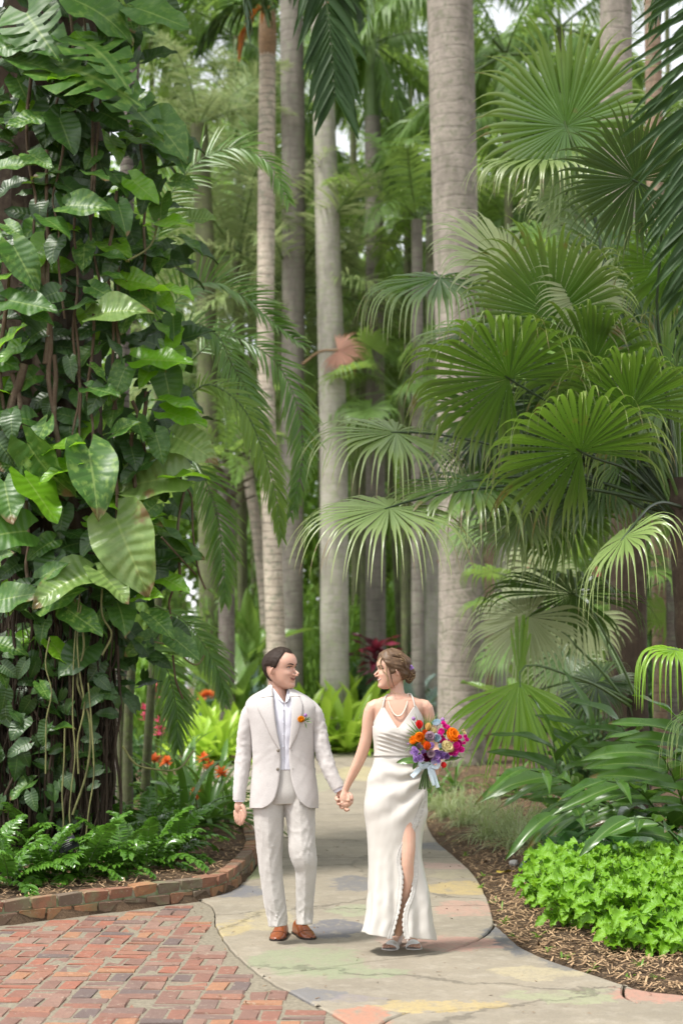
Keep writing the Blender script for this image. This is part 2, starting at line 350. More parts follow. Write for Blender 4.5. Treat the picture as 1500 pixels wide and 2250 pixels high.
def fine(poly, n, amp=.0, sc=5.):       # smooth and roughen a curve
    q = path_pts(poly, n); 
    if amp: q = q + amp * np.stack([fbm(np.c_[q * sc, np.full(n, k * 9.)], 3) for k in (1, 2)], 1)
    return q
LB = fine(G2([(435, 1978), (461, 1992), (473, 2035), (503, 2085), (547, 2127), (600, 2165), (645, 2188), (690, 2212), (725, 2230), (750, 2245), (800, 2282), (860, 2330)]), 110, .012)
iA = int(np.argmin(np.abs(LB - gnd(572, 2147)[:2]).sum(1))); iB = int(np.argmin(np.abs(LB - gnd(692, 2213)[:2]).sum(1)))
RE = fine(G2([(915, 1690), (925, 1740), (935, 1800), (960, 1850), (1000, 1885), (1040, 1922), (1066, 1965), (1080, 2000), (1087, 2033)]), 70, .012)
RL = fine(G2([(1087, 2033), (1112, 2056), (1150, 2088), (1210, 2115), (1300, 2145), (1370, 2168), (1400, 2178), (1500, 2192), (1700, 2215)]), 70, .012)
CA = fine(np.vstack([LB[iA], G2([(700, 2133), (800, 2119), (920, 2104), (1000, 2088), (1045, 2071), (1072, 2053)]), RE[-1]]), 90, .012, 8)
CB = fine(np.vstack([LB[iB], G2([(750, 2212), (810, 2217), (865, 2225), (895, 2229), (935, 2230), (1030, 2221), (1150, 2214), (1250, 2211), (1400, 2209), (1700, 2222)])]), 90, .012, 8)
WL = fine(G2([(562, 1860), (566, 1895), (541, 1931), (472, 1972), (435, 1980)]), 30)            # foot of the brick edging along the path
WB = fine(G2([(435, 1980), (300, 1997), (150, 2016), (0, 2034), (-260, 2068), (-600, 2120)]), 30)  # foot of the edging along the paving
FL = fine(G2([(562, 1860), (540, 1815), (505, 1775), (440, 1735), (330, 1700), (150, 1690)]), 40, .03)
FF = fine(G2([(150, 1676), (380, 1683), (520, 1681), (640, 1668), (700, 1659), (800, 1650), (905, 1652), (915, 1690)]), 40, .05)
def cut(c, y0, y1): return c[(c[:, 1] >= y0 - 1e-6) & (c[:, 1] <= y1 + 1e-6)]
yJ2, yJ1, yJ0 = gnd(750, 1887)[1], gnd(750, 1808)[1], gnd(750, 1744)[1]
def xat(c, y): o = np.argsort(c[:, 1]); return np.interp(y, c[o, 1], c[o, 0])
LEFT = np.vstack([FL[::-1], WL[1:]])
def joint(y, n=30):
    x = np.linspace(xat(LEFT, y), xat(RE, y), n); return np.c_[x, y + .008 * fbm(np.c_[x * 4, x * 0, x * 0 + y], 2)]
J2, J1, J0 = joint(yJ2), joint(yJ1), joint(yJ0)
iC0 = int(np.argmin(np.abs(RL - gnd(1370, 2168)[:2]).sum(1))); iC1 = int(np.argmin(np.abs(CB - gnd(1400, 2209)[:2]).sum(1))); iR = int(np.argmin(np.abs(CB - gnd(895, 2229)[:2]).sum(1)))
CC = fine(np.vstack([RL[iC0], G2([(1368, 2186), (1379, 2200)]), CB[iC1]]), 14, .006)
CR = fine(np.vstack([CB[iR], G2([(850, 2246), (815, 2268)]), LB[-12]]), 20, .01)
slabs = [
    ('round_slab', [LB[:iA], CA, RE[::-1][:int((RE[:, 1] < yJ2).sum())], J2[::-1], cut(WL, 0, yJ2)]),
    ('path_slab', [J2, cut(RE, yJ2, yJ1)[::-1], J1[::-1], cut(LEFT, yJ2, yJ1)]),
    ('path_slab', [J1, cut(RE, yJ1, yJ0)[::-1], J0[::-1], cut(LEFT, yJ1, yJ0)]),
    ('path_slab', [J0, cut(RE, yJ0, 99)[::-1], FF[::-1], cut(FL, yJ0, 99)[::-1]]),
    ('path_slab', [LB[iA:iB], CB[:iC1], CC[::-1], RL[:iC0][::-1], CA[::-1]]),
    ('path_slab', [LB[iB:-12], CR[::-1], CB[:iR][::-1]]),
    ('path_slab', [CR, np.array([LB[-6], [LB[-1][0], 6.2], [3.4, 6.2], CB[-1]]), CB[iR:][::-1]]),
    ('path_slab', [CC, CB[iC1:], RL[iC0:][::-1]]),
]
def concrete_mat():
    m, nt = new_mat('stained_concrete'); b = NB(nt); po = b.pos()
    wv = b.n('VectorMath', operation='MULTIPLY_ADD'); nzv = b.n('TexNoise', {'Scale': 2.6, 'Detail': 9, 'Roughness': .74}); nt.links.new(po, nzv.inputs['Vector'])
    nt.links.new(nzv.outputs['Color'], wv.inputs[0]); wv.inputs[1].default_value = (.55, .8, 0); nt.links.new(po, wv.inputs[2])
    n1 = b.noise(1.1, 5, po, .6); n2 = b.noise(40, 5, po, .7); n3 = b.noise(7, 6, po, .7)
    c = b.mix(b.ramp(n1, [(.35, 0.), (.65, 1.)]), (.275, .238, .178), (.205, .178, .135))
    c = b.mix(b.math('MULTIPLY', b.ramp(n3, [(.48, 0.), (.66, 1.)]), .4), c, (.36, .325, .26))
    wear = b.ramp(b.noise(9, 9, b.vmap(po, (1, .5, 1)), .8), [(.34, .0), (.5, 1.)])
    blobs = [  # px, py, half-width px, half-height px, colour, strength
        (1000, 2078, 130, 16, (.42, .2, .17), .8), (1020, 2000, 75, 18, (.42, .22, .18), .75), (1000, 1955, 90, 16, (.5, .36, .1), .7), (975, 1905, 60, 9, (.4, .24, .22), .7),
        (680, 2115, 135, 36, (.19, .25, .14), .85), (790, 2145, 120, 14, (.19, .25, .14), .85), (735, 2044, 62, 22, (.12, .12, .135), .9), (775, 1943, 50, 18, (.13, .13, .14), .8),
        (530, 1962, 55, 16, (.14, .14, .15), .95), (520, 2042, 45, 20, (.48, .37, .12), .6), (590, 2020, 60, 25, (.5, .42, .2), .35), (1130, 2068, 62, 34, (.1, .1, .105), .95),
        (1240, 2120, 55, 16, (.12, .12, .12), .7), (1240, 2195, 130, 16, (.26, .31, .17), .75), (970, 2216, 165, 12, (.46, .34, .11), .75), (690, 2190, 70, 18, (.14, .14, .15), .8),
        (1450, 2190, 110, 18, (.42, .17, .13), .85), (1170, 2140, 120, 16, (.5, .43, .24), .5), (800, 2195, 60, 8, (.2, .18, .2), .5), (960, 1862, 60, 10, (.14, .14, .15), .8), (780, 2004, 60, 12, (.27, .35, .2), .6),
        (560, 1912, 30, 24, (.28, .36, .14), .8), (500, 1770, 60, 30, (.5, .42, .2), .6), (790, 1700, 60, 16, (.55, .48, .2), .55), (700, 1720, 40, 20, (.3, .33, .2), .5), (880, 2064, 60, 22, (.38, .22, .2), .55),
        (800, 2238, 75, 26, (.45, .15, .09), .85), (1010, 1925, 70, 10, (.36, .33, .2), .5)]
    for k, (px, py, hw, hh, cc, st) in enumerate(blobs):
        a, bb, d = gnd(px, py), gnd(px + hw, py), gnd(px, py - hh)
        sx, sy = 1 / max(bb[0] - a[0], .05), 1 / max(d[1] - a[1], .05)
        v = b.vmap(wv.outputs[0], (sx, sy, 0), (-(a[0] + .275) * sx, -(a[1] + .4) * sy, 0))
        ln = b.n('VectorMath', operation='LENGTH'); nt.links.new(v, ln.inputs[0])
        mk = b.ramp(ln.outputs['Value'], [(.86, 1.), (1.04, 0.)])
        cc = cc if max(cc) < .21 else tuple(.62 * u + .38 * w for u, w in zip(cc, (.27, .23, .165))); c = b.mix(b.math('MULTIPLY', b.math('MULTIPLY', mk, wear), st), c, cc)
    c = b.mix(b.math('MULTIPLY', b.ramp(n2, [(.48, 0.), (.7, 1.)]), .5), c, (.17, .15, .12)); c = b.mix(b.math('MULTIPLY', b.ramp(b.noise(130, 3, po, .8), [(.58, 0.), (.66, 1.)]), .5), c, (.1, .085, .07))
    hair = b.n('TexVoronoi', {'Scale': .42, 'Randomness': 1.}, feature='DISTANCE_TO_EDGE'); nt.links.new(wv.outputs[0], hair.inputs['Vector'])
    crack = b.ramp(hair.outputs['Distance'], [(0., 1.), (.002, 1.), (.005, 0.)])
    c = b.mix(b.math('MULTIPLY', crack, .18), c, (.1, .09, .075))
    b.out(b.bsdf(c, .8, b.bump(b.math('MULTIPLY_ADD', crack, -3., b.math('ADD', n2, n3)), .6, .006), .3)); return m
M['concrete'] = concrete_mat()
path = empty('path', (0, 9, 0), None, None); path['kind'] = 'structure'
def offset_poly(P, d):
    a, c = np.roll(P, 1, 0), np.roll(P, -1, 0); t = nrm(c - a); n = np.c_[-t[:, 1], t[:, 0]]
    ar = .5 * np.sum(P[:, 0] * np.roll(P[:, 1], -1) - np.roll(P[:, 0], -1) * P[:, 1])
    return P + n * d * (1 if ar > 0 else -1)
def slab(name, poly, z, th, mat, parent, gap=.008, bev=.008):
    keep = np.r_[True, np.linalg.norm(np.diff(poly, axis=0), axis=1) > .012]; poly = poly[keep]
    if np.sum(poly[:, 0] * np.roll(poly[:, 1], -1) - np.roll(poly[:, 0], -1) * poly[:, 1]) < 0: poly = poly[::-1]
    A = offset_poly(poly, gap); B = offset_poly(poly, gap + bev); n = len(A)
    V = np.vstack([np.c_[A, np.full(n, z - th)], np.c_[A, np.full(n, z - bev)], np.c_[B, np.full(n, z)]])
    i = np.arange(n); j = (i + 1) % n
    g = Geo(); g.add(V, np.r_[np.stack([i, j, j + n, i + n], 1), np.stack([i + n, j + n, j + 2 * n, i + 2 * n], 1)])
    from mathutils.geometry import tessellate_polygon
    g.F.append((np.array(tessellate_polygon([[Vector((*b_, 0)) for b_ in B]]))[:, ::1] + 2 * n, 0))
    o = g.build(name, mat, parent, smooth=False); bm = bmesh.new(); bm.from_mesh(o.data); bmesh.ops.recalc_face_normals(bm, faces=bm.faces); bm.to_mesh(o.data); bm.free(); return o
    return g.build(name, mat, parent, smooth=False)
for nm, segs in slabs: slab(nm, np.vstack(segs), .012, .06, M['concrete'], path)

# brick paving in basket weave
def brick_mat(name, cols, mortar=0.):
    m, nt = new_mat(name); b = NB(nt); po = b.pos(); rnd = b.n('ObjectInfo').outputs['Random']
    c = b.ramp(b.math('ADD', rnd, 0.), cols); b_r = [n for n in nt.nodes if n.type == 'VALTORGB'][-1]; b_r.color_ramp.interpolation = 'CONSTANT'
    n1 = b.noise(18, 5, po, .65); n2 = b.noise(70, 4, po, .7)
    c = b.mix(.22, c, (.17, .125, .095)); c = b.mix(b.ramp(n1, [(.35, 0.), (.7, .75)]), c, b.mix(.5, c, (.12, .075, .06)))
    c = b.mix(b.math('MULTIPLY', b.ramp(n2, [(.52, 0.), (.7, 1.)]), .5), c, (.1, .075, .06))
    c = b.mix(b.math('MULTIPLY', b.ramp(b.noise(24, 6, po, .75), [(.58, 0.), (.66, 1.)]), .6), c, (.38, .33, .25))
    if mortar: c = b.mix(b.math('MULTIPLY', b.ramp(b.noise(5, 5, po, .7), [(.5, 0.), (.64, 1.)]), mortar), c, (.17, .19, .1))
    b.out(b.bsdf(c, .85, b.bump(b.math('ADD', n1, n2), .5, .006), .25)); return m
BC = [(0., (.24, .1, .07)), (.14, (.29, .13, .085)), (.27, (.2, .105, .082)), (.38, (.17, .11, .095)), (.48, (.26, .15, .115)), (.58, (.115, .09, .09)), (.64, (.31, .105, .065)), (.76, (.215, .1, .075)), (.85, (.25, .165, .13)), (.94, (.35, .165, .085)), (.98, (.15, .14, .085))]
M['brick'] = brick_mat('paving_brick', BC[:10]); M['edgebrick'] = brick_mat('edging_brick', [(0., (.27, .115, .065)), (.25, (.33, .155, .085)), (.45, (.19, .125, .08)), (.65, (.36, .17, .07)), (.85, (.15, .115, .08))], .6)
M['mortar'] = plain('mortar', (.25, .22, .165), .95, .2, 40, .6, .1, bdist=.006)
M['mossymortar'] = plain('mossy_mortar', (.28, .27, .2), .95, .2, 25, .6, .1, col2=(.13, .17, .07), bdist=.006)
paving = empty('brick_paving', (-1.5, 9, 0), None, None); paving['kind'] = 'structure'
PAV = np.vstack([LB, [[LB[-1][0], 6.0], [-6, 6.0], [-6, WB[-1][1]]], WB[::-1]])
def inside(P, Q):
    x, y = Q[:, 0], Q[:, 1]; r = np.zeros(len(Q), bool); x0, y0 = P[:, 0], P[:, 1]; x1, y1 = np.roll(x0, -1), np.roll(y0, -1)
    for a, b_, c, d in zip(x0, y0, x1, y1):
        if b_ == d: continue
        r ^= ((b_ > y) != (d > y)) & (x < (c - a) * (y - b_) / (d - b_) + a)
    return r
def dist(P, Q, closed=True):
    A = P; B = np.roll(P, -1, 0) if closed else P[1:]; A = A if closed else P[:-1]; out = np.full(len(Q), 1e9)
    for a, b_ in zip(A, B):
        ab = b_ - a; t = np.clip(((Q - a) @ ab) / max(ab @ ab, 1e-12), 0, 1); out = np.minimum(out, np.hypot(*(Q - a - t[:, None] * ab).T))
    return out
slab('mortar_bed', PAV, -.002, .05, M['mortar'], paving, 0, .001)
def brick_mesh(sx, sy, sz, k):
    g = Geo(); box(g, (0, 0, 0), (sx, sy, sz), bev=.12, jit=.003); return g.mesh('brick', M['brick'], smooth=False)
BM = [brick_mesh(.21, .099, .05, k) for k in range(6)]
cands = []; th = math.radians(2.5); pitch = .228; sub = pitch / 2
for i in range(-30, 30):
    for j in range(-12, 30):
        for k in range(2):
            c = np.array([i * pitch, 7.4 + j * pitch]) + (np.array([0, (k - .5) * sub]) if (i + j) % 2 == 0 else np.array([(k - .5) * sub, 0]))
            cands.append((*c, 0 if (i + j) % 2 == 0 else math.pi / 2))
cands = np.array(cands); cxy = cands[:, :2] - [0, 7.4]
cands[:, 0] = cxy[:, 0] * math.cos(th) + cxy[:, 1] * math.sin(th) - .2; cands[:, 1] = 7.4 - cxy[:, 0] * math.sin(th) + cxy[:, 1] * math.cos(th)
ok = inside(PAV, cands[:, :2]) & (dist(PAV, cands[:, :2]) > .075); cands = cands[ok]
vis = (np.abs(cands[:, 0]) < cands[:, 1] * .226) & (cands[:, 1] > 7.2)
order = np.argsort(np.where(vis, 0, 100) + cands[:, 1])
rest = Geo()
for n_, q in enumerate(order):
    x, y, a = cands[q]; Mx = Matrix.Translation((x + random.gauss(0, .003), y + random.gauss(0, .003), -.021 + random.gauss(0, .0022))) @ Euler((random.gauss(0, .012), random.gauss(0, .008), a - th + random.gauss(0, .02))).to_matrix().to_4x4() @ Matrix.Diagonal((1 + random.uniform(-.04, .015), 1 + random.uniform(-.07, .03), 1, 1))
    if n_ < 300 and vis[q]: inst('brick', random.choice(BM), Mx, paving)
    else:
        gg = Geo(); box(gg, (0, 0, 0), (.2, .094, .05)); rest.merge(gg, Mx)
if rest.n: tag(rest.build('outer_bricks', M['brick'], paving, False), kind='stuff')

# low brick edging of the left bed: two courses
edging = empty('brick_edging', (-1.2, 10.9, 0), 'low curved edging of two courses of old mossy bricks round the fern bed', 'garden edging')
EC = np.vstack([WB[::-1], WL[::-1][1:], FL[1:14]])      # runs from far left, along the paving, round the corner, back along the path
s_ = np.r_[0, np.cumsum(np.hypot(*np.diff(EC, axis=0).T))]; Ltot = s_[-1]
EBM = []
for k in range(5):
    g = Geo(); box(g, (0, 0, 0), (.19, .1, .07), bev=.12, jit=.004); EBM.append(g.mesh('brick', M['edgebrick'], smooth=False))
def on_edge(s):
    p = np.array([np.interp(s, s_, EC[:, 0]), np.interp(s, s_, EC[:, 1])]); q = np.array([np.interp(s + .05, s_, EC[:, 0]), np.interp(s + .05, s_, EC[:, 1])]); t = (q - p) / max(np.hypot(*(q - p)), 1e-6)
    return p + np.array([-t[1], t[0]]) * .055, t
for cse in range(2):
    s0 = .1 * cse + .05
    while s0 < Ltot - .12:
        p, t = on_edge(s0)
        if p[0] > -3.6:
            inst('brick', random.choice(EBM), Matrix.Translation((p[0] - t[1] * .012 * cse, p[1] + t[0] * .012 * cse, .04 + .082 * cse + random.gauss(0, .003))) @ Euler((random.gauss(0, .02), random.gauss(0, .02), math.atan2(t[1], t[0]) + random.gauss(0, .03))).to_matrix().to_4x4(), edging)
        s0 += .208 + random.uniform(-.004, .006)
mg = Geo(); q = np.array([on_edge(x)[0] for x in np.linspace(.0, Ltot - .06, 90)])
tube(mg, np.c_[q, np.full(90, .068)], .036, 8, b=.082, up=(0, 0, 1)); edging_m = mg.build('mortar', M['mossymortar'], edging)
# the mortar tube is narrower than the bricks, so the joints are recessed

# soil with the beds: one sheet to the horizon
xs = np.r_[-90, -60, -40, -28, -20, -14, -10, -7.5, -6, np.arange(-5, 5.01, .07), 6, 7.5, 10, 14, 20, 28, 40, 60, 90]
ys = np.r_[-30, -10, 0, 3, 5, np.arange(6, 17, .08), np.arange(17, 40, .3), 42, 46, 52, 60, 75, 100, 150]
X, Y = np.meshgrid(xs, ys); Q = np.c_[X.ravel(), Y.ravel()]
PATHP = [np.vstack(s) for _, s in slabs]
inP = inside(PAV, Q); dP = dist(PAV, Q)
for P in PATHP: inP |= inside(P, Q); dP = np.minimum(dP, dist(P, Q))
leftbed = np.vstack([EC, FL[14:], [[-9, FL[-1][1]], [-9, EC[0][1]]]])
inL = inside(leftbed, Q)
nz = fbm(np.c_[Q * 1.3, Q[:, :1] * 0], 3); nf = fbm(np.c_[Q * 9, Q[:, :1] * 0], 2)
def bed_height(d, left, nz_, nf_):
    h = np.where(left, .06 + .08 * np.clip(d / .12, 0, 1) + .05 * np.clip(d / 1.5, 0, 1), .0 + .1 * np.clip(d / .7, 0, 1) ** .8 + .05 * np.clip(d / 3, 0, 1))
    return h + .03 * nz_ * np.clip(d * 2, 0, 1) + .015 * nf_ * np.clip(d * 5, 0, 1)
Z = np.where(inP, -.05, bed_height(dP, inL, nz, nf))
def soil(x, y):                         # height of the soil under a plant
    q = np.array([[x, y]]); return float(np.interp(0, [0], [0]) + Z.reshape(X.shape)[int(np.argmin(abs(ys - y))), int(np.argmin(abs(xs - x)))])
g = Geo(); g.add(np.c_[Q, Z], grid_faces(len(ys), len(xs))); tag(g.build('ground', M['mulch']), kind='structure')

# wood chips lying on the beds
def chips(n, sel, name, size):
    g = Geo(); pts = []
    while len(pts) < n:
        c = np.c_[rng.uniform(-3.5, 3.8, 6000), rng.uniform(7.6, 26, 6000) ** 1.0]; c = c[rng.uniform(0, 1, 6000) < (9 / c[:, 1]) ** 2.2]; c = c[np.abs(c[:, 0]) < c[:, 1] * .24]
        ins = inside(PAV, c)
        for P in PATHP: ins |= inside(P, c)
        c = c[~ins]; lf = inside(leftbed, c); pts += list(c[lf if sel == 'left' else ~lf])
    P = np.array(pts[:n]); ix = [np.clip(np.searchsorted(xs, P[:, 0]), 0, len(xs) - 1), np.clip(np.searchsorted(ys, P[:, 1]), 0, len(ys) - 1)]
    z = np.maximum(Z.reshape(X.shape)[ix[1], ix[0]], .0) + rng.uniform(.004, .022, n)
    az = rng.uniform(0, 6.28, n); el = rng.normal(0, .22, n); D = np.c_[np.cos(az) * np.cos(el), np.sin(az) * np.cos(el), np.sin(el)]
    L = rng.gamma(3., size / 3, n) + .012
    strips(g, np.c_[P, z] - D * (L / 2)[:, None], D, L, rng.uniform(.005, .014, n), (0, 0, 1), 0., nt=1, prof=([0, 1], [1, .7]), fold=.22)
    return tag(g.build(name, M['chips'], None, False), kind='stuff')
chips(15000, 'right', 'wood_chips', .034); chips(7000, 'left', 'wood_chips', .034)
# ------------------------------------------------------------------ plant parts
def feather(g, rach, nleaf, ll, lw, sag=1., lift=.35, sweep=(75, 35), mi_leaf=0, mi_st=1, r0=.012, nt=5, cols=3, start=.12, plumose=.0, side_up=None, tipl=.35, jit=.08, fold=.3):
    """pinnate frond: rach = curve of points (base to tip); ll = longest leaflet"""
    rach = path_pts(rach, 28); n = len(rach); tube(g, rach, np.linspace(r0, r0 * .2, n), 5, .5, mi_st)
    t = np.sort(np.clip(np.linspace(start, .995, nleaf) + rng.normal(0, .15 / nleaf, nleaf), 0, 1)); s = np.linspace(0, 1, n)
    P = np.stack([np.interp(t, s, rach[:, k]) for k in range(3)], 1)
    T = nrm(np.gradient(rach, axis=0)); T = nrm(np.stack([np.interp(t, s, T[:, k]) for k in range(3)], 1))
    up = np.array([0, 0, 1.]) if side_up is None else np.asarray(side_up, float)
    S = nrm(np.cross(T, up)); Un = np.cross(S, T)
    ang = np.radians(np.interp(t, [0, 1], sweep)); L = ll * (np.interp(t, [start, .3, .65, 1], [.55, 1, .95, tipl]))
    for sgn in (-1, 1):
        pl = rng.normal(0, plumose, nleaf) if plumose else 0
        D = S * (sgn * np.sin(ang))[:, None] + T * np.cos(ang)[:, None] + Un * (lift + pl + rng.normal(0, jit, nleaf))[:, None] + rng.normal(0, jit, (nleaf, 3)) * .6
        strips(g, P, D, L * rng.uniform(.85, 1.1, nleaf), lw * rng.uniform(.8, 1.15, nleaf), Un + rng.normal(0, .15, (nleaf, 3)), sag * rng.uniform(.6, 1.4, nleaf), nt, ([0, .12, .45, .8, 1], [.35, .9, 1, .6, .04]), fold, cols, None, mi_leaf)
    return g
def arch(L, el, sag, n=16):             # a curve in local x,z starting at elevation el and sagging
    a = math.radians(el); d = np.array([math.cos(a), 0, math.sin(a)]); p = np.zeros(3); out = [p]
    for i in range(n):
        d = nrm(d + DOWN * sag / n * (.4 + 1.2 * i / n)); p = p + d * L / n; out.append(p)
    return np.array(out)
def fan(g, hub, A, Nn, R, nseg=58, spread=160, split=.5, sag=1.6, nt=14, cup=.12, mi=0, wid=1., ragged=.2, hang=1.):
    """palmate blade: A = axis from hub to tip, Nn = upper side"""
    A = nrm(np.asarray(A, float)); Nn = np.asarray(Nn, float); Nn = nrm(Nn - A * (Nn @ A)); B = np.cross(Nn, A)
    th = np.radians(np.linspace(-spread, spread, nseg)); th = th + rng.normal(0, .016, nseg)
    D = np.cos(th)[:, None] * A + np.sin(th)[:, None] * B - Nn * (cup * np.sin(np.abs(th) * .5) ** 2)[:, None] * 1.3 + Nn * .06 * rng.normal(0, 1, nseg)[:, None] * .4
    L = R * (1 - .22 * (np.abs(th) / th.max()) ** 3) * rng.uniform(1 - ragged, 1 + ragged * .5, nseg)
    dth = 2 * math.radians(spread) / (nseg - 1); wmax = 2 * split * math.tan(dth / 2)
    prof = ([0, split, split + .1, split + .22, .88, 1], [.02, 1, .66, .34, .16, .02])
    strips(g, np.repeat(np.asarray(hub, float)[None], nseg, 0), D, L, L * wmax * wid, Nn, sag * rng.uniform(.6, 1.35, nseg), nt, prof, .2, 3, None, mi,
           gfun=lambda t: np.where(t < split + .02, .1, np.clip((t - split - .02) / .2, 0, 1) ** 1.2 * 4.2 * hang))
    return g
def broad(L=1., Wd=.6, lobe=.18, cup=.12, droop=.35, ripple=.05, nu=7, nv=11, tip=1.3, split=False, seed=0, serr=0.):
    """one broad leaf in local space: base at the origin, blade along +X, upper side +Z"""
    r = np.random.default_rng(seed); v = np.linspace(0, 1, nv); u = np.linspace(-1, 1, nu)
    w = np.sin(np.pi * np.clip(v * .92 + .08, 0, 1) ** .72) ** .8; w = w / w.max(); w[0] = .3 if lobe else .06; w[-1] = .015
    if serr: w = w * (1 + serr * np.where(np.arange(nv) % 2 == 0, 1, -1) * (v > .1) * (v < .95))
    U, Vv = np.meshgrid(u, v); x = Vv * L - lobe * L * np.abs(U) ** 1.4 * (1 - Vv) ** 2.2 * 1.6; y = U * w[:, None] * Wd / 2
    z = cup * np.abs(U) ** 1.4 * w[:, None] * Wd - droop * L * Vv ** 2 * .5 + ripple * L * np.abs(U) ** 2 * np.sin(Vv * r.uniform(9, 15) + U * 2 + r.uniform(0, 6)) + .02 * L * np.sin(4 * Vv + r.uniform(0, 6)) + .06 * r.normal() * U * Wd
    F = grid_faces(nv, nu)
    if split:
        i, j = np.divmod(np.arange(len(F)), nu - 1); F = F[~((i % 3 == 1) & (i > 1) & ((j < nu // 2 - 1) | (j > nu // 2)))]
    g = Geo(); g.add(np.stack([x, y, z], -1), F, r.uniform(), U.ravel(), Vv.ravel()); return g
def leaf_meshes(mat, name='leaf', n=5, **kw):
    out = []
    for k in range(n):
        q = dict(kw); q['seed'] = k + 1; q['cup'] = kw.get('cup', .12) * random.uniform(.3, 1.6); q['droop'] = kw.get('droop', .35) * random.uniform(.4, 1.7); q['Wd'] = kw.get('Wd', .6) * random.uniform(.88, 1.12)
        out.append(broad(**q).mesh(name, mat))
    return out
def frame(X, Z, loc, s=1.):             # matrix with local X along X and local Z near Z
    X = nrm(np.asarray(X, float)); Z = np.asarray(Z, float); Yv = np.cross(Z, X); Yv = nrm(Yv) if np.linalg.norm(Yv) > 1e-6 else np.array([0, 1., 0]); Zv = np.cross(X, Yv)
    m = np.eye(4); m[:3, 0], m[:3, 1], m[:3, 2], m[:3, 3] = X * s, Yv * s, Zv * s, loc; return Matrix(m.tolist())
def rotz(a, loc, s=1.): return Matrix.Translation(Vector(loc)) @ Matrix.Rotation(a, 4, 'Z') @ Matrix.Scale(s, 4)

# shared frond meshes, local base at origin along +X
def frond_lib(name, mats, n, L, els, bend, **kw):
    out = []
    for k in range(n):
        g = Geo(); feather(g, arch(L * random.uniform(.9, 1.1), els[k % len(els)], bend * random.uniform(.8, 1.25)), **kw); out.append(g.mesh(name, mats))
    return out
ROY = frond_lib('frond', [M['feather_far'], M['stalk']], 7, 3.6, [65, 45, 25, 5, -15, -35, -55], 1.5, nleaf=105, ll=.78, lw=.05, sag=2.3, lift=.15, plumose=.5, r0=.03, nt=3, cols=2)
SIL = frond_lib('frond', [M['feather_silver'], M['stalk']], 6, 2.6, [75, 62, 48, 35, 18, 0], 1.3, nleaf=56, ll=.62, lw=.028, sag=.9, lift=.5, plumose=.25, r0=.022, nt=3, cols=2)
ARE = frond_lib('frond', [M['feather_far'], M['stalk']], 6, 2.3, [78, 65, 52, 38, 20, -5], 1.6, nleaf=44, ll=.55, lw=.042, sag=1.0, lift=.4, r0=.018, nt=3, cols=2)
FANL = []
for k in range(5):
    g = Geo(); q = arch(1.3, [70, 50, 30, 8, -20][k], .5); tube(g, q, np.linspace(.016, .01, len(q)), 5, .5, 1)
    d = nrm(q[-1] - q[-3]); fan(g, q[-1], d, np.cross(d, [0, 1, 0]) * -1, .85, 34, 155, .5, 1.3, 7); FANL.append(g.mesh('frond', [M['feather_far'], M['stalk']]))

def trunk_part(root, pts, mat, name='trunk', n=20, rough=.03, flare=None):
    pts = np.asarray(pts, float); q = path_pts(pts, 40); g = Geo(); sd = random.uniform(0, 50)
    tube(g, q[:, :3], q[:, 3], n, .5, 0, disp=lambda t, p: .5 * q[:, 3].mean() * rough * (fbm(np.stack([np.cos(p) * 1.2 + sd, np.sin(p) * 1.2, t * 14], -1), 3) * 2 + .6 * np.sin(t * 160) * .3), up=(0, 1, .05))
    return g.build(name, mat, root)
def px_trunk(pp, Y, ground=True, top=None):
    """trunk control points from (px, py, width px) at distance Y, carried down to the soil"""
    pts = []
    for px, py, w in pp: p = at(px, py, Y); pts.append([*p, w * Y / F_PX / 2])
    pts = np.array(pts); pts = pts[np.argsort(pts[:, 2])]
    if ground:
        d = (pts[1] - pts[0]) / max(pts[1, 2] - pts[0, 2], .1); z0 = -.02; b = pts[0] + d * (z0 - pts[0, 2]); b[3] = pts[0, 3] * 1.06
        if pts[0, 2] > .15: pts = np.vstack([b, pts])
    if top is not None:
        d = (pts[-1] - pts[-2]) / max(pts[-1, 2] - pts[-2, 2], .1); e = pts[-1] + d * (top - pts[-1, 2]); e[3] = pts[-1, 3] * .9; pts = np.vstack([pts, e])
    return pts
def crown(root, top, lib, n, s=1., drop=1., a0=0., shaft=None, tilt=.12):
    if shaft:
        g = Geo(); r = shaft[0]; tube(g, [top - [0, 0, .1], top + [0, 0, shaft[1] * .35], top + [0, 0, shaft[1]]], [r * 1.02, r * 1.1, r * .6], 14); g.build('crownshaft', M['shaft'], root); top = top + np.array([0, 0, shaft[1] * .9])
    for k in range(n):
        me = lib[min(len(lib) - 1, int((k / n) ** .8 * drop * len(lib)))]
        inst('frond', me, Matrix.Translation(Vector(top)) @ Matrix.Rotation(a0 + k * 2.39996, 4, 'Z') @ Matrix.Rotation(random.gauss(0, tilt), 4, 'Y') @ Matrix.Rotation(random.gauss(0, .3), 4, 'X') @ Matrix.Scale(s * random.uniform(.85, 1.12), 4), root)

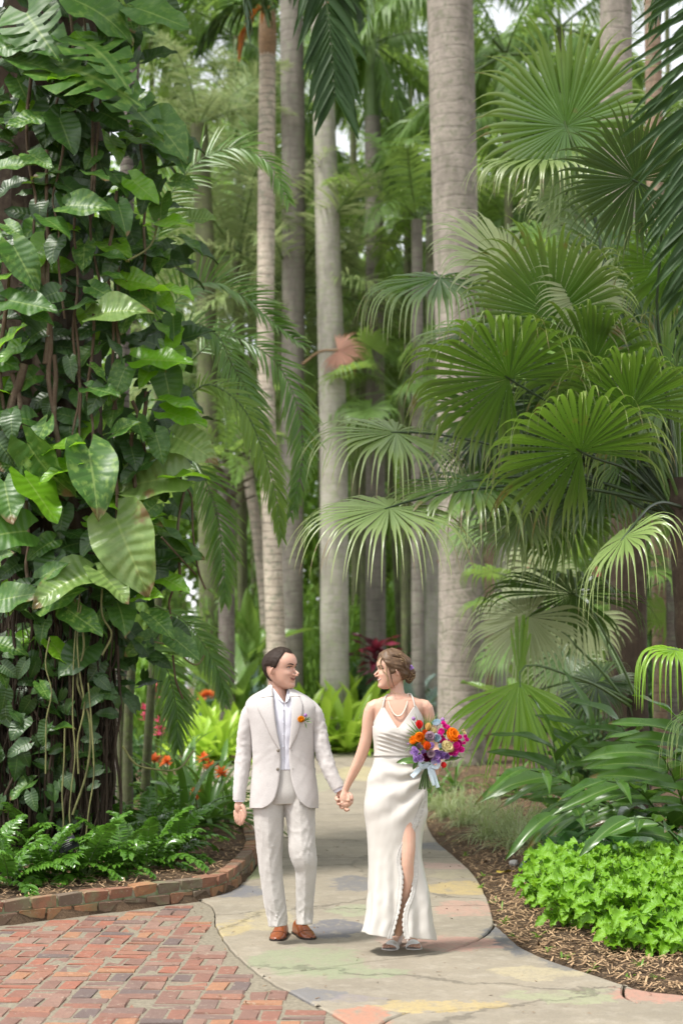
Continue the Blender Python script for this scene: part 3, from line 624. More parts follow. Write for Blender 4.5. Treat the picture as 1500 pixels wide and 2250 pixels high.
# ------------------------------------------------------------------ tall palms with their trunks traced at their own distances
def palm(name, label, pp, Y, mat, top=None, cr=None, group=None, rough=.03, cat='palm tree', **kw):
    pts = px_trunk(pp, Y, True, top); root = empty(name, (pts[0, 0], pts[0, 1], 0), label, cat, group)
    trunk_part(root, pts, M[mat], rough=rough)
    if cr: crown(root, pts[-1, :3], cr[0], cr[1], **cr[2])
    return root, pts
big, bp = palm('royal_palm', 'thickest pale grey palm trunk standing right behind the woman with the bouquet', [(988, -5, 105), (1000, 500, 102), (1010, 1000, 98), (1013, 1450, 102), (1013, 1640, 108)], 26.5, 'royal', 19, (ROY, 5, dict(s=1.15, drop=.62, shaft=(.33, 1.4))))
g = Geo(); b0 = bp[0]
for k in range(150):
    a = random.uniform(0, 6.28); r = b0[3] * random.uniform(.9, 1.15); z = random.uniform(0, .22); p = np.array([b0[0] + math.cos(a) * r, b0[1] + math.sin(a) * r, z])
    tube(g, [p, p + [math.cos(a) * .05, math.sin(a) * .05, -.05], p + [math.cos(a) * .13, math.sin(a) * .13, -.25]], [.02, .018, .014], 5)
g.build('root_mat', M['mossy'], big)
ringp, rp = palm('ringed_palm', 'slender ringed palm trunk rising right behind the head of the man', [(588, 88, 37), (585, 500, 39), (584, 800, 37), (594, 1100, 40), (607, 1430, 43)], 30, 'ringed', None)
palm('royal_palm', 'grey palm trunk partly hidden behind the slender ringed palm', [(641, 60, 54), (645, 420, 53), (643, 900, 50), (643, 1430, 46)], 34, 'greybark', 20, (ROY, 5, dict(drop=.6, shaft=(.2, 1.2))))
palm('royal_palm', 'pale straight palm trunk carrying the dried pink-brown fan leaf', [(712, 250, 50), (722, 600, 57), (733, 1000, 61), (735, 1430, 63)], 33.6, 'pale', 21, (ROY, 5, dict(drop=.6, shaft=(.24, 1.3))))
palm('royal_palm', 'pale trunk at upper right behind the largest fan leaf', [(1352, 0, 73), (1353, 230, 72), (1366, 700, 74), (1372, 1000, 74), (1380, 1640, 76)], 21, 'royal', 15, (ROY, 5, dict(drop=.55, shaft=(.22, 1.2))))
palm('stout_palm', 'stout dark brown trunk rising out of the ginger leaves at right', [(1374, 960, 76), (1379, 1250, 79), (1381, 1640, 84)], 18, 'fibre', None, (FANL, 9, dict(s=.9, drop=.7)))  # separate dark trunk; shade and moss of the lower trunk put into its bark
palm('palm', 'brown trunk in the upper right corner beside the pale one', [(1432, 0, 37), (1440, 500, 40), (1446, 900, 42)], 24, 'brownbark', 18, (ROY, 5, dict(drop=.6)))
palm('slim_palm', 'left one of two slim grey trunks beside the thickest palm', [(917, 960, 27), (918, 1430, 30)], 33, 'greybark', 11.5, (ARE, 9, dict(s=1.2, drop=.9)))
palm('slim_palm', 'right one of two slim grey trunks touching the edge of the thickest palm', [(948, 990, 29), (949, 1430, 31)], 36, 'pale', 12.5, (ARE, 9, dict(s=1.3, drop=.9)))
palm('slim_palm', 'brownish slim trunk just right of the thickest palm', [(1073, 1050, 22), (1074, 1330, 24)], 36, 'brownbark', 11, (ARE, 8, dict(s=1.2, drop=.9)))
palm('slim_palm', 'pale slim trunk between the thickest palm and the red flowers', [(1105, 1050, 36), (1104, 1320, 38)], 38, 'pale', 13, (ARE, 8, dict(s=1.3, drop=.9)))
palm('feather_palm', 'palm with spiky green crown seen behind the climbing leaves at upper left', [(437, 275, 40), (450, 520, 42), (456, 1000, 44)], 34, 'mossy', None, (SIL, 16, dict(s=.9, drop=.9)))
palm('dark_palm', 'dark rough trunk with old leaf bases left of the man', [(497, 1030, 44), (499, 1200, 36), (498, 1470, 37)], 31, 'darkbark', None, None, rough=.08)
palm('spotted_palm', 'thin leaning spotted trunk left of the ringed palm', [(545, 1050, 24), (558, 1120, 26), (574, 1230, 28), (590, 1400, 30)], 36, 'ringed', 7.5, (ARE, 8, dict(drop=.9)))
palm('crownshaft_palm', 'palm with bright green shaft hanging dark fronds between the pale and thickest trunks', [(818, 250, 36), (822, 500, 40), (824, 1000, 42)], 37, 'greybark', None, (ROY, 11, dict(s=1.05, drop=.98, shaft=(.2, 2.0))))
palm('mossy_palm', 'green mossy trunk standing left of the two slim grey trunks', [(812, 1100, 44), (816, 1430, 50)], 38, 'mossy', 9.5, (ARE, 10, dict(s=1.25, drop=.95)))
palm('mossy_palm', 'thin mossy stem leaning beside the broader mossy trunk', [(826, 1140, 16), (840, 1420, 18)], 38.5, 'mossy', 7.5, (ARE, 7, dict(drop=.95)))
palm('mossy_palm', 'thinnest dark stem just left of the two slim grey trunks', [(866, 1180, 14), (880, 1430, 16)], 39, 'mossy', 8, (ARE, 7, dict(drop=.95)))
# crowns that hang into the top of the picture
for lab, px, py, w, Y, n, s, lib in [
    ('royal palm crown hanging over the right of the thickest trunk', 1110, 120, 30, 33, 10, 1.25, ROY), ('royal palm crown with drooping fronds at top right of centre', 1230, 60, 30, 36, 10, 1.3, ROY),
    ('royal palm crown with long dark fronds left of the thickest trunk', 890, 330, 28, 40, 10, 1.3, ROY), ('royal palm crown between the grey and pale trunks at the top', 520, 80, 28, 38, 10, 1.25, ROY),
    ('royal palm crown hanging low behind the topmost fan leaves', 1180, 420, 26, 39, 10, 1.15, ROY), ('distant royal palm crown at the very top above the pale trunk', 770, 40, 26, 44, 10, 1.35, ROY),
    ('distant royal palm crown low behind the two slim grey trunks', 900, 640, 24, 44, 12, 1.1, ROY), ('distant palm crown behind the pale trunk carrying the dried fan', 770, 720, 22, 46, 12, 1.0, ROY),
    ('silvery feathery palm between the ringed and the pale trunk', 640, 640, 26, 35, 18, 1.45, SIL), ('silvery feathery palm left of the ringed trunk', 520, 560, 26, 36, 18, 1.4, SIL),
    ('lower silvery palm behind the pale trunk', 700, 780, 22, 37, 16, 1.1, SIL), ('silvery palm low behind the dark rough trunk', 470, 830, 24, 36, 16, 1.15, SIL),
    ('distant palm crown high above the silvery palms', 610, 330, 24, 46, 10, 1.3, ROY), ('distant fan palm behind the leftmost trunks', 520, 230, 22, 40, 15, 1.6, FANL),
    ('fan palm standing behind the right slim trunk', 880, 860, 22, 34, 14, 1.1, FANL), ('fan palm behind the right edge of the thickest trunk', 1130, 760, 26, 28, 14, 1.0, FANL),
    ('distant palm crown at the far right above the fan leaves', 1450, 330, 24, 34, 10, 1.2, ROY), ('distant palm crown behind the fan leaves at right', 1330, 620, 24, 36, 10, 1.1, ROY)]:
    palm('palm', lab, [(px, py, w * .6), (px + 6, py + 300, w * .62), (px + 8, py + 500, w * .65)], Y, 'mossy', None, (lib, n, dict(s=s, drop=1.0, a0=random.uniform(0, 6))))  # dark bark colour stands in for shade on these far trunks

for q in range(13):
    px = 330 + (q * 0.618034 % 1) * 1200; py = -60 + (q * .7548777 % 1) * 1130; Yq = 40 + (q * .5698403 % 1) * 12
    palm('palm', 'distant palm among the many behind the couple, lost in the green', [(px, py, 11), (px + 5, py + 300, 12), (px + 8, py + 500, 12)], Yq, 'mossy', None, ((ROY, ROY, ARE, SIL, ROY)[q % 5], 13, dict(s=(1.3, 1.2, 1.5, 1.3, 1.1)[q % 5], drop=1.0, a0=q)), 'distant palms behind the couple')  # bark coloured dark so these trunks recede into darkness
# ------------------------------------------------------------------ far planting
def leaf_cloud(g, c, r, n, size, mi=0, shell=.55, aspect=.5, zmin=-99):
    p = nrm(rng.normal(size=(n, 3))) * (rng.uniform(shell ** 3, 1, n) ** (1 / 3))[:, None]; p = p * (1 + .35 * fbm(p * 1.9 + np.array(c), 2))[:, None]
    P = np.asarray(c) + p * np.asarray(r); P[:, 2] = np.maximum(P[:, 2], zmin)
    D = nrm(p + rng.normal(0, .7, (n, 3)) + [0, 0, -.25]); L = size * rng.uniform(.6, 1.4, n)
    return strips(g, P, D, L, L * aspect, rng.normal(size=(n, 3)) + [0, 0, 1.2], .6, 2, ([0, .5, 1], [.25, 1, .05]), .15, 3, None, mi)
BUSH = []
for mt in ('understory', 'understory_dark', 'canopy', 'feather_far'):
    row = []
    for k in range(2):
        g = Geo()
        for q in range(6): leaf_cloud(g, (random.uniform(-.5, .5), random.uniform(-.4, .4), random.uniform(.2, .8)), (.42, .42, .4), 300, .12, zmin=.0)
        row.append(g.mesh('foliage', M[mt]))
    BUSH.append(row)
STEM = Geo()
for k in range(5): tube(STEM, [(0, 0, -.05), (random.uniform(-.2, .2), random.uniform(-.2, .2), .4), (random.uniform(-.4, .4), random.uniform(-.4, .4), .8)], [.02, .014, .006], 5)
STEM = STEM.mesh('stem', M['vine'])
def bush(label, px, top, wpx, Y, kind, k=0, group=None):
    p = at(px, top, Y); s = wpx * Y / F_PX; root = empty('shrub', (p[0], Y, 0), label, 'shrub', group)
    Mx = Matrix.Translation((p[0], Y, -.02)) @ Matrix.Rotation(random.uniform(0, 6), 4, 'Z') @ Matrix.Diagonal((s * .62, s * .62, p[2] * .84, 1))
    inst('foliage', BUSH[kind][k % 2], Mx, root); inst('stem', STEM, Mx, root)
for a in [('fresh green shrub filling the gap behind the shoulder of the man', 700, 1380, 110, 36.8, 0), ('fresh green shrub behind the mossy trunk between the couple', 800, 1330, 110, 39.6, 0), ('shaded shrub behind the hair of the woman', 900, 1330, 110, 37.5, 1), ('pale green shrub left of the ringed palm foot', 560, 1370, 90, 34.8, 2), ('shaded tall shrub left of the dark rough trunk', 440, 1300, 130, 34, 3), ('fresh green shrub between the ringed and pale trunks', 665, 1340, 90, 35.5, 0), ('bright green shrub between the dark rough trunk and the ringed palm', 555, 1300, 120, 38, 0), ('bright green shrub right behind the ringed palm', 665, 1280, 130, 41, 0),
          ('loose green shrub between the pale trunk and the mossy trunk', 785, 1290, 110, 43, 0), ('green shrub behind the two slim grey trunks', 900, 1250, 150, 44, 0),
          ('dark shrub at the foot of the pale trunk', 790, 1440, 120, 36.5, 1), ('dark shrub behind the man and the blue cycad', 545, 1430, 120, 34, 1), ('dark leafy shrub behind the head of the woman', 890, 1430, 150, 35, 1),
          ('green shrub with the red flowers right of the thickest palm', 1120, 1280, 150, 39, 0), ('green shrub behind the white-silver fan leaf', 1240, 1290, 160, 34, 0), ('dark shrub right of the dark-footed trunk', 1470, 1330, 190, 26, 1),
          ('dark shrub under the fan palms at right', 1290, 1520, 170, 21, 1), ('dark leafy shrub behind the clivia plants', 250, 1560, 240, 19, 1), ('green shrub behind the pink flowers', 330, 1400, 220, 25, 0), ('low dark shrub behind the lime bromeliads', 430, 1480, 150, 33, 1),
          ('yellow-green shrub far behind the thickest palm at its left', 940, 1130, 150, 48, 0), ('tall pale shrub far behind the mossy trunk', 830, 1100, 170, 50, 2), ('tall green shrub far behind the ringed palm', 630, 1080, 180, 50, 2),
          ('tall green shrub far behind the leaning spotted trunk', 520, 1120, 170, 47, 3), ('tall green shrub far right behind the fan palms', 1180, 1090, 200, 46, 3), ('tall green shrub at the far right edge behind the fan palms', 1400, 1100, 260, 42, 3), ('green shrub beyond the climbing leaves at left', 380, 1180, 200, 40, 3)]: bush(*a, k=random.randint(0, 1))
# a belt of broadleaf trees closing the garden
CROWNS = []
for k in range(3):
    g = Geo()
    for q in range(16): leaf_cloud(g, (random.uniform(-3, 3), random.uniform(-2.2, 2.2), random.uniform(-4.5, 4.5)), (1.8, 1.8, 1.6), 420, .3)
    CROWNS.append(g.mesh('crown', M['canopy' if k < 2 else 'understory']))
LIMB = Geo(); tube(LIMB, [(0, 0, 0), (.1, 0, 4), (-.1, .1, 9)], [.3, .22, .12], 9)
for q in range(6):
    a = random.uniform(0, 6.28); z = random.uniform(3, 8); tube(LIMB, [(0, 0, z), (math.cos(a) * 1.2, math.sin(a) * 1.2, z + 1.4), (math.cos(a) * 2.4, math.sin(a) * 2.4, z + 2.2)], [.1, .07, .03], 6)
LIMB = LIMB.mesh('trunk', M['greybark'])
sites = [(-15, 56, 9), (-9.5, 60, 11), (-4.5, 57, 8), (0, 63, 12), (4.5, 58, 9), (9, 61, 12), (14, 57, 10), (-11, 50, 5), (-2.2, 52, 4.5), (6.5, 51, 5), (12.5, 50, 6), (-6.5, 54, 15), (2.6, 66, 19), (11, 66, 18), (-12, 66, 18), (-3, 70, 22), (7, 70, 23), (-8, 72, 24), (14, 70, 23), (1.5, 54, 5), (-7, 48, 4)]
words = ['leftmost', 'second from the left', 'third from the left', 'fourth from the left']
srt = sorted(range(len(sites)), key=lambda i: sites[i][0] / sites[i][1])
for rank, i in enumerate(srt):
    x, y, z = sites[i]; root = empty('broadleaf_tree', (x, y, 0), 'distant leafy green tree closing the view behind the palms', 'tree', 'distant trees behind the palms')
    inst('trunk', LIMB, rotz(random.uniform(0, 6), (x, y, 0), max(.5, z / 9)), root); inst('crown', CROWNS[i % 3], rotz(random.uniform(0, 6), (x, y, z), random.uniform(.85, 1.15)), root)
# ------------------------------------------------------------------ fan palms at right
def fan_frond(root, base, hub, ang, roll, R, Y, mat='fan', depth=0., nseg=58, spread=160, sag=1.6, split=.56, stalk='stalk', Yb=None, cup=.12, hang=1., wid=1., label=None):
    """one fan leaf: hub pixel at distance Y, axis angle in the picture plane, roll 0 = upper side to the viewer"""
    h = at(*hub, Y); a = math.radians(ang); A = nrm(np.array([math.cos(a), depth, math.sin(a)])); r = math.radians(roll)
    N0 = np.array([0, -1., 0]); N0 = nrm(N0 - A * (N0 @ A)); B = np.cross(A, N0); B = B if B[2] > 0 else -B
    Nn = math.cos(r) * N0 + math.sin(r) * B; g = Geo(); fan(g, h, A, Nn, R * 1.18 * Y / F_PX, nseg, spread, split, sag, 15, cup, 0, wid, .12, hang)
    f = g.build('frond', M[mat], root)
    if label: f['label'] = label
    b = at(*base, Yb or Y); mid = (h + b) / 2 + np.array([0, 0, .06 + .05 * np.linalg.norm(h - b)]); g = Geo()
    tube(g, path_pts([b, mid, h, h + A * .05], 14), np.linspace(.017, .0085, 14), 6); g.build('leaf_stalk', M[stalk], f)
    return f
YA = 12.8; K = (1500, 1130); kp = at(*K, YA)
fa = empty('fan_palm', (kp[0] + .05, YA, 0), 'large fan palm whose drooping pleated leaves fill the right half, its stem at the edge', 'fan palm')
trunk_part(fa, [(kp[0] + .1, YA, -.05, .13), (kp[0] + .06, YA, 1.2, .12), (kp[0], YA, kp[2] + .3, .13)], M['fibre'], rough=.15)
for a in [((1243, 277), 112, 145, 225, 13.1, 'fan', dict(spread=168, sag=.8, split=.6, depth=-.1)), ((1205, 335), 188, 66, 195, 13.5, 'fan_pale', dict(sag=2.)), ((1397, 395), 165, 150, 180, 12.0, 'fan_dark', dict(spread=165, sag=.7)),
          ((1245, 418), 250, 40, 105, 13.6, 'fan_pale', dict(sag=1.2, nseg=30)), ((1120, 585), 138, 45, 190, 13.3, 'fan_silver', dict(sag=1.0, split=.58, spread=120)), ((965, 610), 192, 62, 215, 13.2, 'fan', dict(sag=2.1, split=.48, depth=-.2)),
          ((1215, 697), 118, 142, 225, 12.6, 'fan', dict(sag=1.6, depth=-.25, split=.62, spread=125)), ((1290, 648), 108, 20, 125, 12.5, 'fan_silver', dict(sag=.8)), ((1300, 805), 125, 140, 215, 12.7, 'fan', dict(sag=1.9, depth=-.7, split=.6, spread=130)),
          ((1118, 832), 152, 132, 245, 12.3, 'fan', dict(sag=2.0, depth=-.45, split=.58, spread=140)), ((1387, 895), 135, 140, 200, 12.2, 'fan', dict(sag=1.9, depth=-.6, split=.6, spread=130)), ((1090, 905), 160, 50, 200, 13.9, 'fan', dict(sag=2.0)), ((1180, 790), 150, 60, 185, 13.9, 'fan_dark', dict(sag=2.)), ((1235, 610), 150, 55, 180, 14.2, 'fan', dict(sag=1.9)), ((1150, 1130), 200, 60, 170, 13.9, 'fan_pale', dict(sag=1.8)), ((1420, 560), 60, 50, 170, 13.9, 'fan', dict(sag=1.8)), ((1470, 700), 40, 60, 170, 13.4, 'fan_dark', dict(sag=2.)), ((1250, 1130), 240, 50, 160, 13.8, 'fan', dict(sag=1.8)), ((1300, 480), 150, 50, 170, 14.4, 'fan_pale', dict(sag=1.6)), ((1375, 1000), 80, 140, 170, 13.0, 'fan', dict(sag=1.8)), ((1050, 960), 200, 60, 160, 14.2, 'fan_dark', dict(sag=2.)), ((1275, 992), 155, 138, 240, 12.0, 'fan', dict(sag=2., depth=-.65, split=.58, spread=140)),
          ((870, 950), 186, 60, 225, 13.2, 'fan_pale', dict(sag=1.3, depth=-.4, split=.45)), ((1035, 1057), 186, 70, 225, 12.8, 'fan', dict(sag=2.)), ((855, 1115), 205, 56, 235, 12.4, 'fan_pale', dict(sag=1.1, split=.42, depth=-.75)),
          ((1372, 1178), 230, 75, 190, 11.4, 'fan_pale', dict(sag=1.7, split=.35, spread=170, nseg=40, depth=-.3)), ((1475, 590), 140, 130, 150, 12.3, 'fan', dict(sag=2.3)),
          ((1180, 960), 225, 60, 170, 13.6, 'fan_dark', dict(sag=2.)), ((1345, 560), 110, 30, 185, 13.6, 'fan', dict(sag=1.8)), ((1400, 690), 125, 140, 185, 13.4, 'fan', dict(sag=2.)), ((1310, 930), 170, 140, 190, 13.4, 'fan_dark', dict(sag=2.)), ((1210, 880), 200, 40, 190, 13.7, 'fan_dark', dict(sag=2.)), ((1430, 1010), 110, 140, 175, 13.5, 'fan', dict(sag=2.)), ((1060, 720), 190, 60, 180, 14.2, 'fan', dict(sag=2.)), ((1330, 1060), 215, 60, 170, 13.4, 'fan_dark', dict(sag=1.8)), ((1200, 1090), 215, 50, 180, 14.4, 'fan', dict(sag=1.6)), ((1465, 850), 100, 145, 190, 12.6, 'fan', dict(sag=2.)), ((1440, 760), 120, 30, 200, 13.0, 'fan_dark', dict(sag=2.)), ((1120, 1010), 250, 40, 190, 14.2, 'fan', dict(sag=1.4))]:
    fan_frond(fa, (K[0] + random.uniform(-14, 10), K[1] + random.uniform(-30, 30)), a[0], a[1], a[2], a[3], a[4], a[5], Yb=YA, stalk='stalk_dark' if a[1] > 150 else 'stalk', **a[6])
YB = 15.5; kb = at(1400, 1560, YB)
fb = empty('fan_palm', (kb[0], YB, 0), 'low fan palm with one wide lime leaf hanging like a skirt beside the thickest trunk', 'fan palm')
trunk_part(fb, [(kb[0], YB, -.05, .12), (kb[0], YB, .5, .12), (kb[0], YB, kb[2] + .15, .1)], M['fibre'], rough=.15)
for a in [((1257, 1305), 168, 110, 215, 15.2, 'fan_dark', dict(sag=1.9, depth=-.2)), ((1160, 1355), 218, 40, 165, 15.2, 'fan_silver', dict(sag=1.2, split=.5)), ((1140, 1498), 276, 22, 215, 14.0, 'fan_lime', dict(sag=.5, split=.55, spread=76, nseg=38, wid=1.15, cup=.8, depth=-.25)),
          ((1140, 1498), 88, 22, 120, 14.9, 'fan_lime', dict(sag=.1, split=.8, spread=13, nseg=9, wid=1.3)), ((1283, 1350), 268, 25, 120, 16.5, 'fan_silver', dict(sag=.9, spread=95, nseg=26)), ((1310, 1500), 215, 60, 130, 15.8, 'fan_dark', dict(sag=1.6)),
          ((1240, 1440), 240, 45, 120, 17.5, 'fan', dict(sag=1.3)), ((1210, 1250), 160, 45, 110, 17.8, 'fan_silver', dict(sag=1.2))]:
    fan_frond(fb, (1400 + random.uniform(-14, 14), 1560 + random.uniform(-15, 15)), a[0], a[1], a[2], a[3], a[4], a[5], Yb=YB, **a[6])
YC = 9.4; kc = at(1575, 1640, YC)
fc = empty('fan_palm', (kc[0], YC, 0), 'young fan palm at the right edge with thin arching strips hanging over the ginger leaves', 'fan palm')
trunk_part(fc, [(kc[0], YC, -.05, .08), (kc[0], YC, .6, .08), (kc[0], YC, kc[2] + .05, .06)], M['fibre'], rough=.15)
for a in [((1482, 1428), 175, 75, 165, 9.6, 'fan_lime', dict(sag=2.6, split=.22, nseg=34, wid=1.6)), ((1560, 1560), 200, 70, 160, 9.8, 'fan', dict(sag=2., split=.3))]:
    fan_frond(fc, (1575, 1640), a[0], a[1], a[2], a[3], a[4], a[5], Yb=YC, **a[6])
# fan palms further back between the trunks, shared leaves
for lab, px, py, Y, s in [('fan palm low behind the lime hanging leaf', 1220, 1330, 22, .8), ('fan palm behind the dark foot of the right trunk', 1475, 1270, 22, .9), ('dim fan palm between the thickest trunk and the right trunk', 1180, 1080, 23, .9), ('fan palm behind the silver leaf at right', 1330, 690, 23, 1.1), ('dim fan palm at the right edge behind all fan leaves', 1490, 900, 22, 1.2)]:
    p = at(px, py, Y); r_ = empty('fan_palm', (p[0], Y, 0), lab, 'fan palm'); trunk_part(r_, [(p[0], Y, -.05, .1), (p[0], Y, p[2] / 2, .1), (p[0], Y, p[2], .09)], M['darkbark'], rough=.1)
    crown(r_, p, FANL, 13, s, 1.0)
# dried fan leaf caught on the pale trunk
dr = empty('dried_fan_leaf', at(715, 775, 33.2), 'dried pink-brown fan leaf caught on the pale straight trunk', 'dead leaf')
g = Geo(); h = at(742, 770, 33.1); fan(g, h, (1, -.25, -.35), (.1, -1, .25), 78 * 33.1 / F_PX, 40, 120, .5, .8, 10); g.build('blade', M['fan_brown'], dr)
g = Geo(); tube(g, path_pts([at(665, 800, 33.3), at(705, 772, 33.2), h], 10), .03, 6); g.build('leaf_stalk', M['dry'], dr)

# ------------------------------------------------------------------ feather palms
def pfrond(root, pts, Y, n, ll, mat='feather', Y1=None, st='stalk', name='frond', **kw):
    Y1 = Y if Y1 is None else Y1; P = np.array([at(x, y, Y + (Y1 - Y) * i / (len(pts) - 1)) for i, (x, y) in enumerate(pts)])
    g = Geo(); feather(g, P, n, ll * Y / F_PX, **dict(dict(lw=6.2 * Y / F_PX, sag=.9, lift=.35, nt=6, r0=.011), **kw)); return g.build(name, [M[mat], M[st]], root)
Yl = 16.0; bl = at(270, 1500, Yl)
fl = empty('feather_palm', (bl[0], Yl, 0), 'feather palm arching its glossy fronds out to the right of the climbing vine', 'palm tree')
for k in range(4):
    trunk_part(fl, [(bl[0] + .22 * math.cos(k * 1.7), Yl + .2 * math.sin(k * 1.7), -.05, .05), (bl[0] + .3 * math.cos(k * 1.7), Yl + .25 * math.sin(k * 1.7), 1.6, .045), (bl[0] + .4 * math.cos(k * 1.7), Yl + .3 * math.sin(k * 1.7), 3.2 - .4 * k, .04)], M['mossy'], name='stem', n=10)
for pts, Y, n, ll, kw in [
    ([(330, 620), (380, 420), (450, 345), (520, 325), (580, 350), (632, 440)], 15.5, 52, 92, dict(sweep=(62, 30), sag=.55)), ([(330, 760), (390, 660), (455, 622), (530, 650), (600, 710), (662, 760)], 15.2, 54, 92, dict(sweep=(65, 30), sag=.55, lift=.6)),
    ([(360, 800), (430, 712), (470, 730), (510, 800), (560, 900), (590, 1000)], 15.0, 50, 88, dict(sweep=(60, 28), sag=.55)), ([(390, 900), (455, 845), (520, 880), (570, 970), (602, 1070), (618, 1180)], 14.7, 56, 82, dict(mat='feather_lime', sweep=(55, 22), sag=.55)),
    ([(380, 830), (500, 740), (600, 790), (652, 890), (664, 1010), (640, 1130)], 15.6, 58, 90, dict(sweep=(58, 25), sag=.55)), ([(360, 1060), (420, 1010), (465, 1090), (488, 1200), (494, 1320)], 15.6, 48, 85, dict(sweep=(60, 25), sag=.55)), ([(340, 1330), (400, 1360), (450, 1420), (485, 1490), (494, 1540)], 15.2, 42, 78, dict(sweep=(60, 25), sag=.55)),
    ([(300, 1400), (350, 1440), (385, 1540), (390, 1640)], 15.0, 44, 80, dict(sweep=(62, 25), sag=.55))]:
    kw = dict(dict(side_up=(.1, -.8, .6), lift=.1), **kw)
    pfrond(fl, pts, Y, int(n * .92), ll * 1.02, **kw)
trunk_part(fl, [(bl[0], Yl + .3, -.05, .1), (bl[0] - .1, Yl + .3, 4, .09), (bl[0] + .05, Yl + .2, at(330, -420, Yl)[2], .08)], M['darkbark'], name='stem', n=12)
for pts, Y, n, ll, kw in [([(330, -420), (520, -370), (640, -250), (705, -60), (728, 100), (735, 210)], 14.6, 56, 165, dict(mat='feather_dark', lw=.075, sag=.8, sweep=(58, 34), tipl=.75, lift=.0, side_up=(0, -1, .2))), ([(330, -420), (480, -380), (600, -240), (680, -60), (740, 40)], 15.2, 40, 110, dict(mat='feather_orange', lw=.05, sag=1.3, tipl=.6)), ([(330, -420), (440, -330), (500, -180), (530, -40), (540, 60)], 15.4, 40, 120, dict(mat='feather_dark', lw=.055, sag=1.1)), ([(330, -420), (560, -420), (720, -260), (790, -120), (805, 40)], 15.6, 40, 130, dict(mat='feather', lw=.06, sag=1.1)), ([(330, -420), (200, -520), (80, -420)], 16, 40, 120, dict(sag=1.)), ([(330, -420), (380, -600), (500, -700)], 16, 40, 120, dict(sag=1.))]:
    pfrond(fl, pts, Y, n, ll, r0=.02, **kw)
# crown of the ringed palm: fronds hang into the top of the picture
for pts, Y, n, ll, kw in [
    ([(592, 60), (560, -60), (500, -90), (430, -20), (390, 60)], 29, 50, 110, dict(mat='feather', lw=.09)), ([(592, 60), (650, -60), (720, -60), (770, 0), (790, 90)], 30.5, 44, 110, dict(mat='feather_dark', lw=.1, sag=1.2)), ([(592, 60), (570, 0), (520, 20), (470, 60), (440, 110)], 28.6, 36, 90, dict(mat='feather_dark', lw=.09, sag=1.4)),
    ([(592, 60), (560, -100), (540, -260)], 30, 44, 130, dict(mat='feather', lw=.1)), ([(592, 60), (640, -100), (690, -250)], 31, 44, 130, dict(mat='feather', lw=.1)), ([(592, 60), (575, 20), (545, 60), (530, 120)], 29.2, 30, 60, dict(mat='feather_orange', lw=.07, sag=1.4))]:
    pfrond(ringp, pts, Y, n, ll, r0=.03, **kw)
g = Geo(); c = rp[-1, :3]; tube(g, [c - [0, 0, .35], c, c + [0, 0, .5], c + [0, 0, .9]], [.165, .19, .17, .08], 12); g.build('crownshaft', M['dry'], ringp)
# old dark palm: boots and skirt
for o in list(bpy.data.objects):
    if o.name == 'dark_palm':
        c = at(497, 1030, 31)
        for k in range(26):
            a = k * 2.4; z = .45 - k * .045; g = Geo(); p = c + np.array([math.cos(a) * .16, math.sin(a) * .16, z - .3])
            strips(g, [p], [(math.cos(a), math.sin(a), .9)], .5, .16, (0, 0, 1), .4, 3, ([0, 1], [1, .5]), .35); g.build('old_leaf_base', M['darkbark'], o)
        crown(o, c + np.array([0, 0, .2]), ARE, 11, .9, 1.0)
# dark feather palm close to the camera at the upper right, its stem out of the frame
Yd = 7.2; bd = at(1900, 1400, Yd)
fd = empty('feather_palm', (bd[0], Yd, 0), 'dark out-of-focus feather palm fronds hanging in at the upper right corner', 'palm tree')
trunk_part(fd, [(bd[0], Yd, -.05, .11), (bd[0], Yd, 2, .1), (bd[0] - .05, Yd, 4.4, .1)], M['ringed'])
for pts, Y, n, ll, kw in [
    ([(1830, -330), (1700, -250), (1610, -80), (1560, 150), (1530, 400), (1500, 640)], 7.0, 46, 270, dict(mat='feather_dark', sweep=(78, 40), sag=.55, lift=.1, lw=.032, side_up=(0, -1, .15))), ([(1830, -330), (1690, -120), (1600, 180), (1560, 480), (1540, 760)], 6.8, 46, 240, dict(mat='feather_dark', sweep=(75, 40), sag=.7, lift=.1, lw=.032, side_up=(0, -1, .15))),
    ([(1830, -330), (1730, -330), (1600, -260), (1500, -110), (1450, 30)], 7.3, 40, 200, dict(mat='feather_dark', sweep=(72, 35), sag=1.1, lw=.03)), ([(1830, -330), (1950, -420), (2060, -300), (2120, -80)], 7.3, 40, 220, dict(mat='feather', sag=1.1, lw=.03)),
    ([(1830, -330), (1860, -520), (1900, -640)], 7.6, 40, 220, dict(mat='feather', sag=1.1, lw=.03))]:
    pfrond(fd, pts, Y, n, ll, r0=.014, **kw)

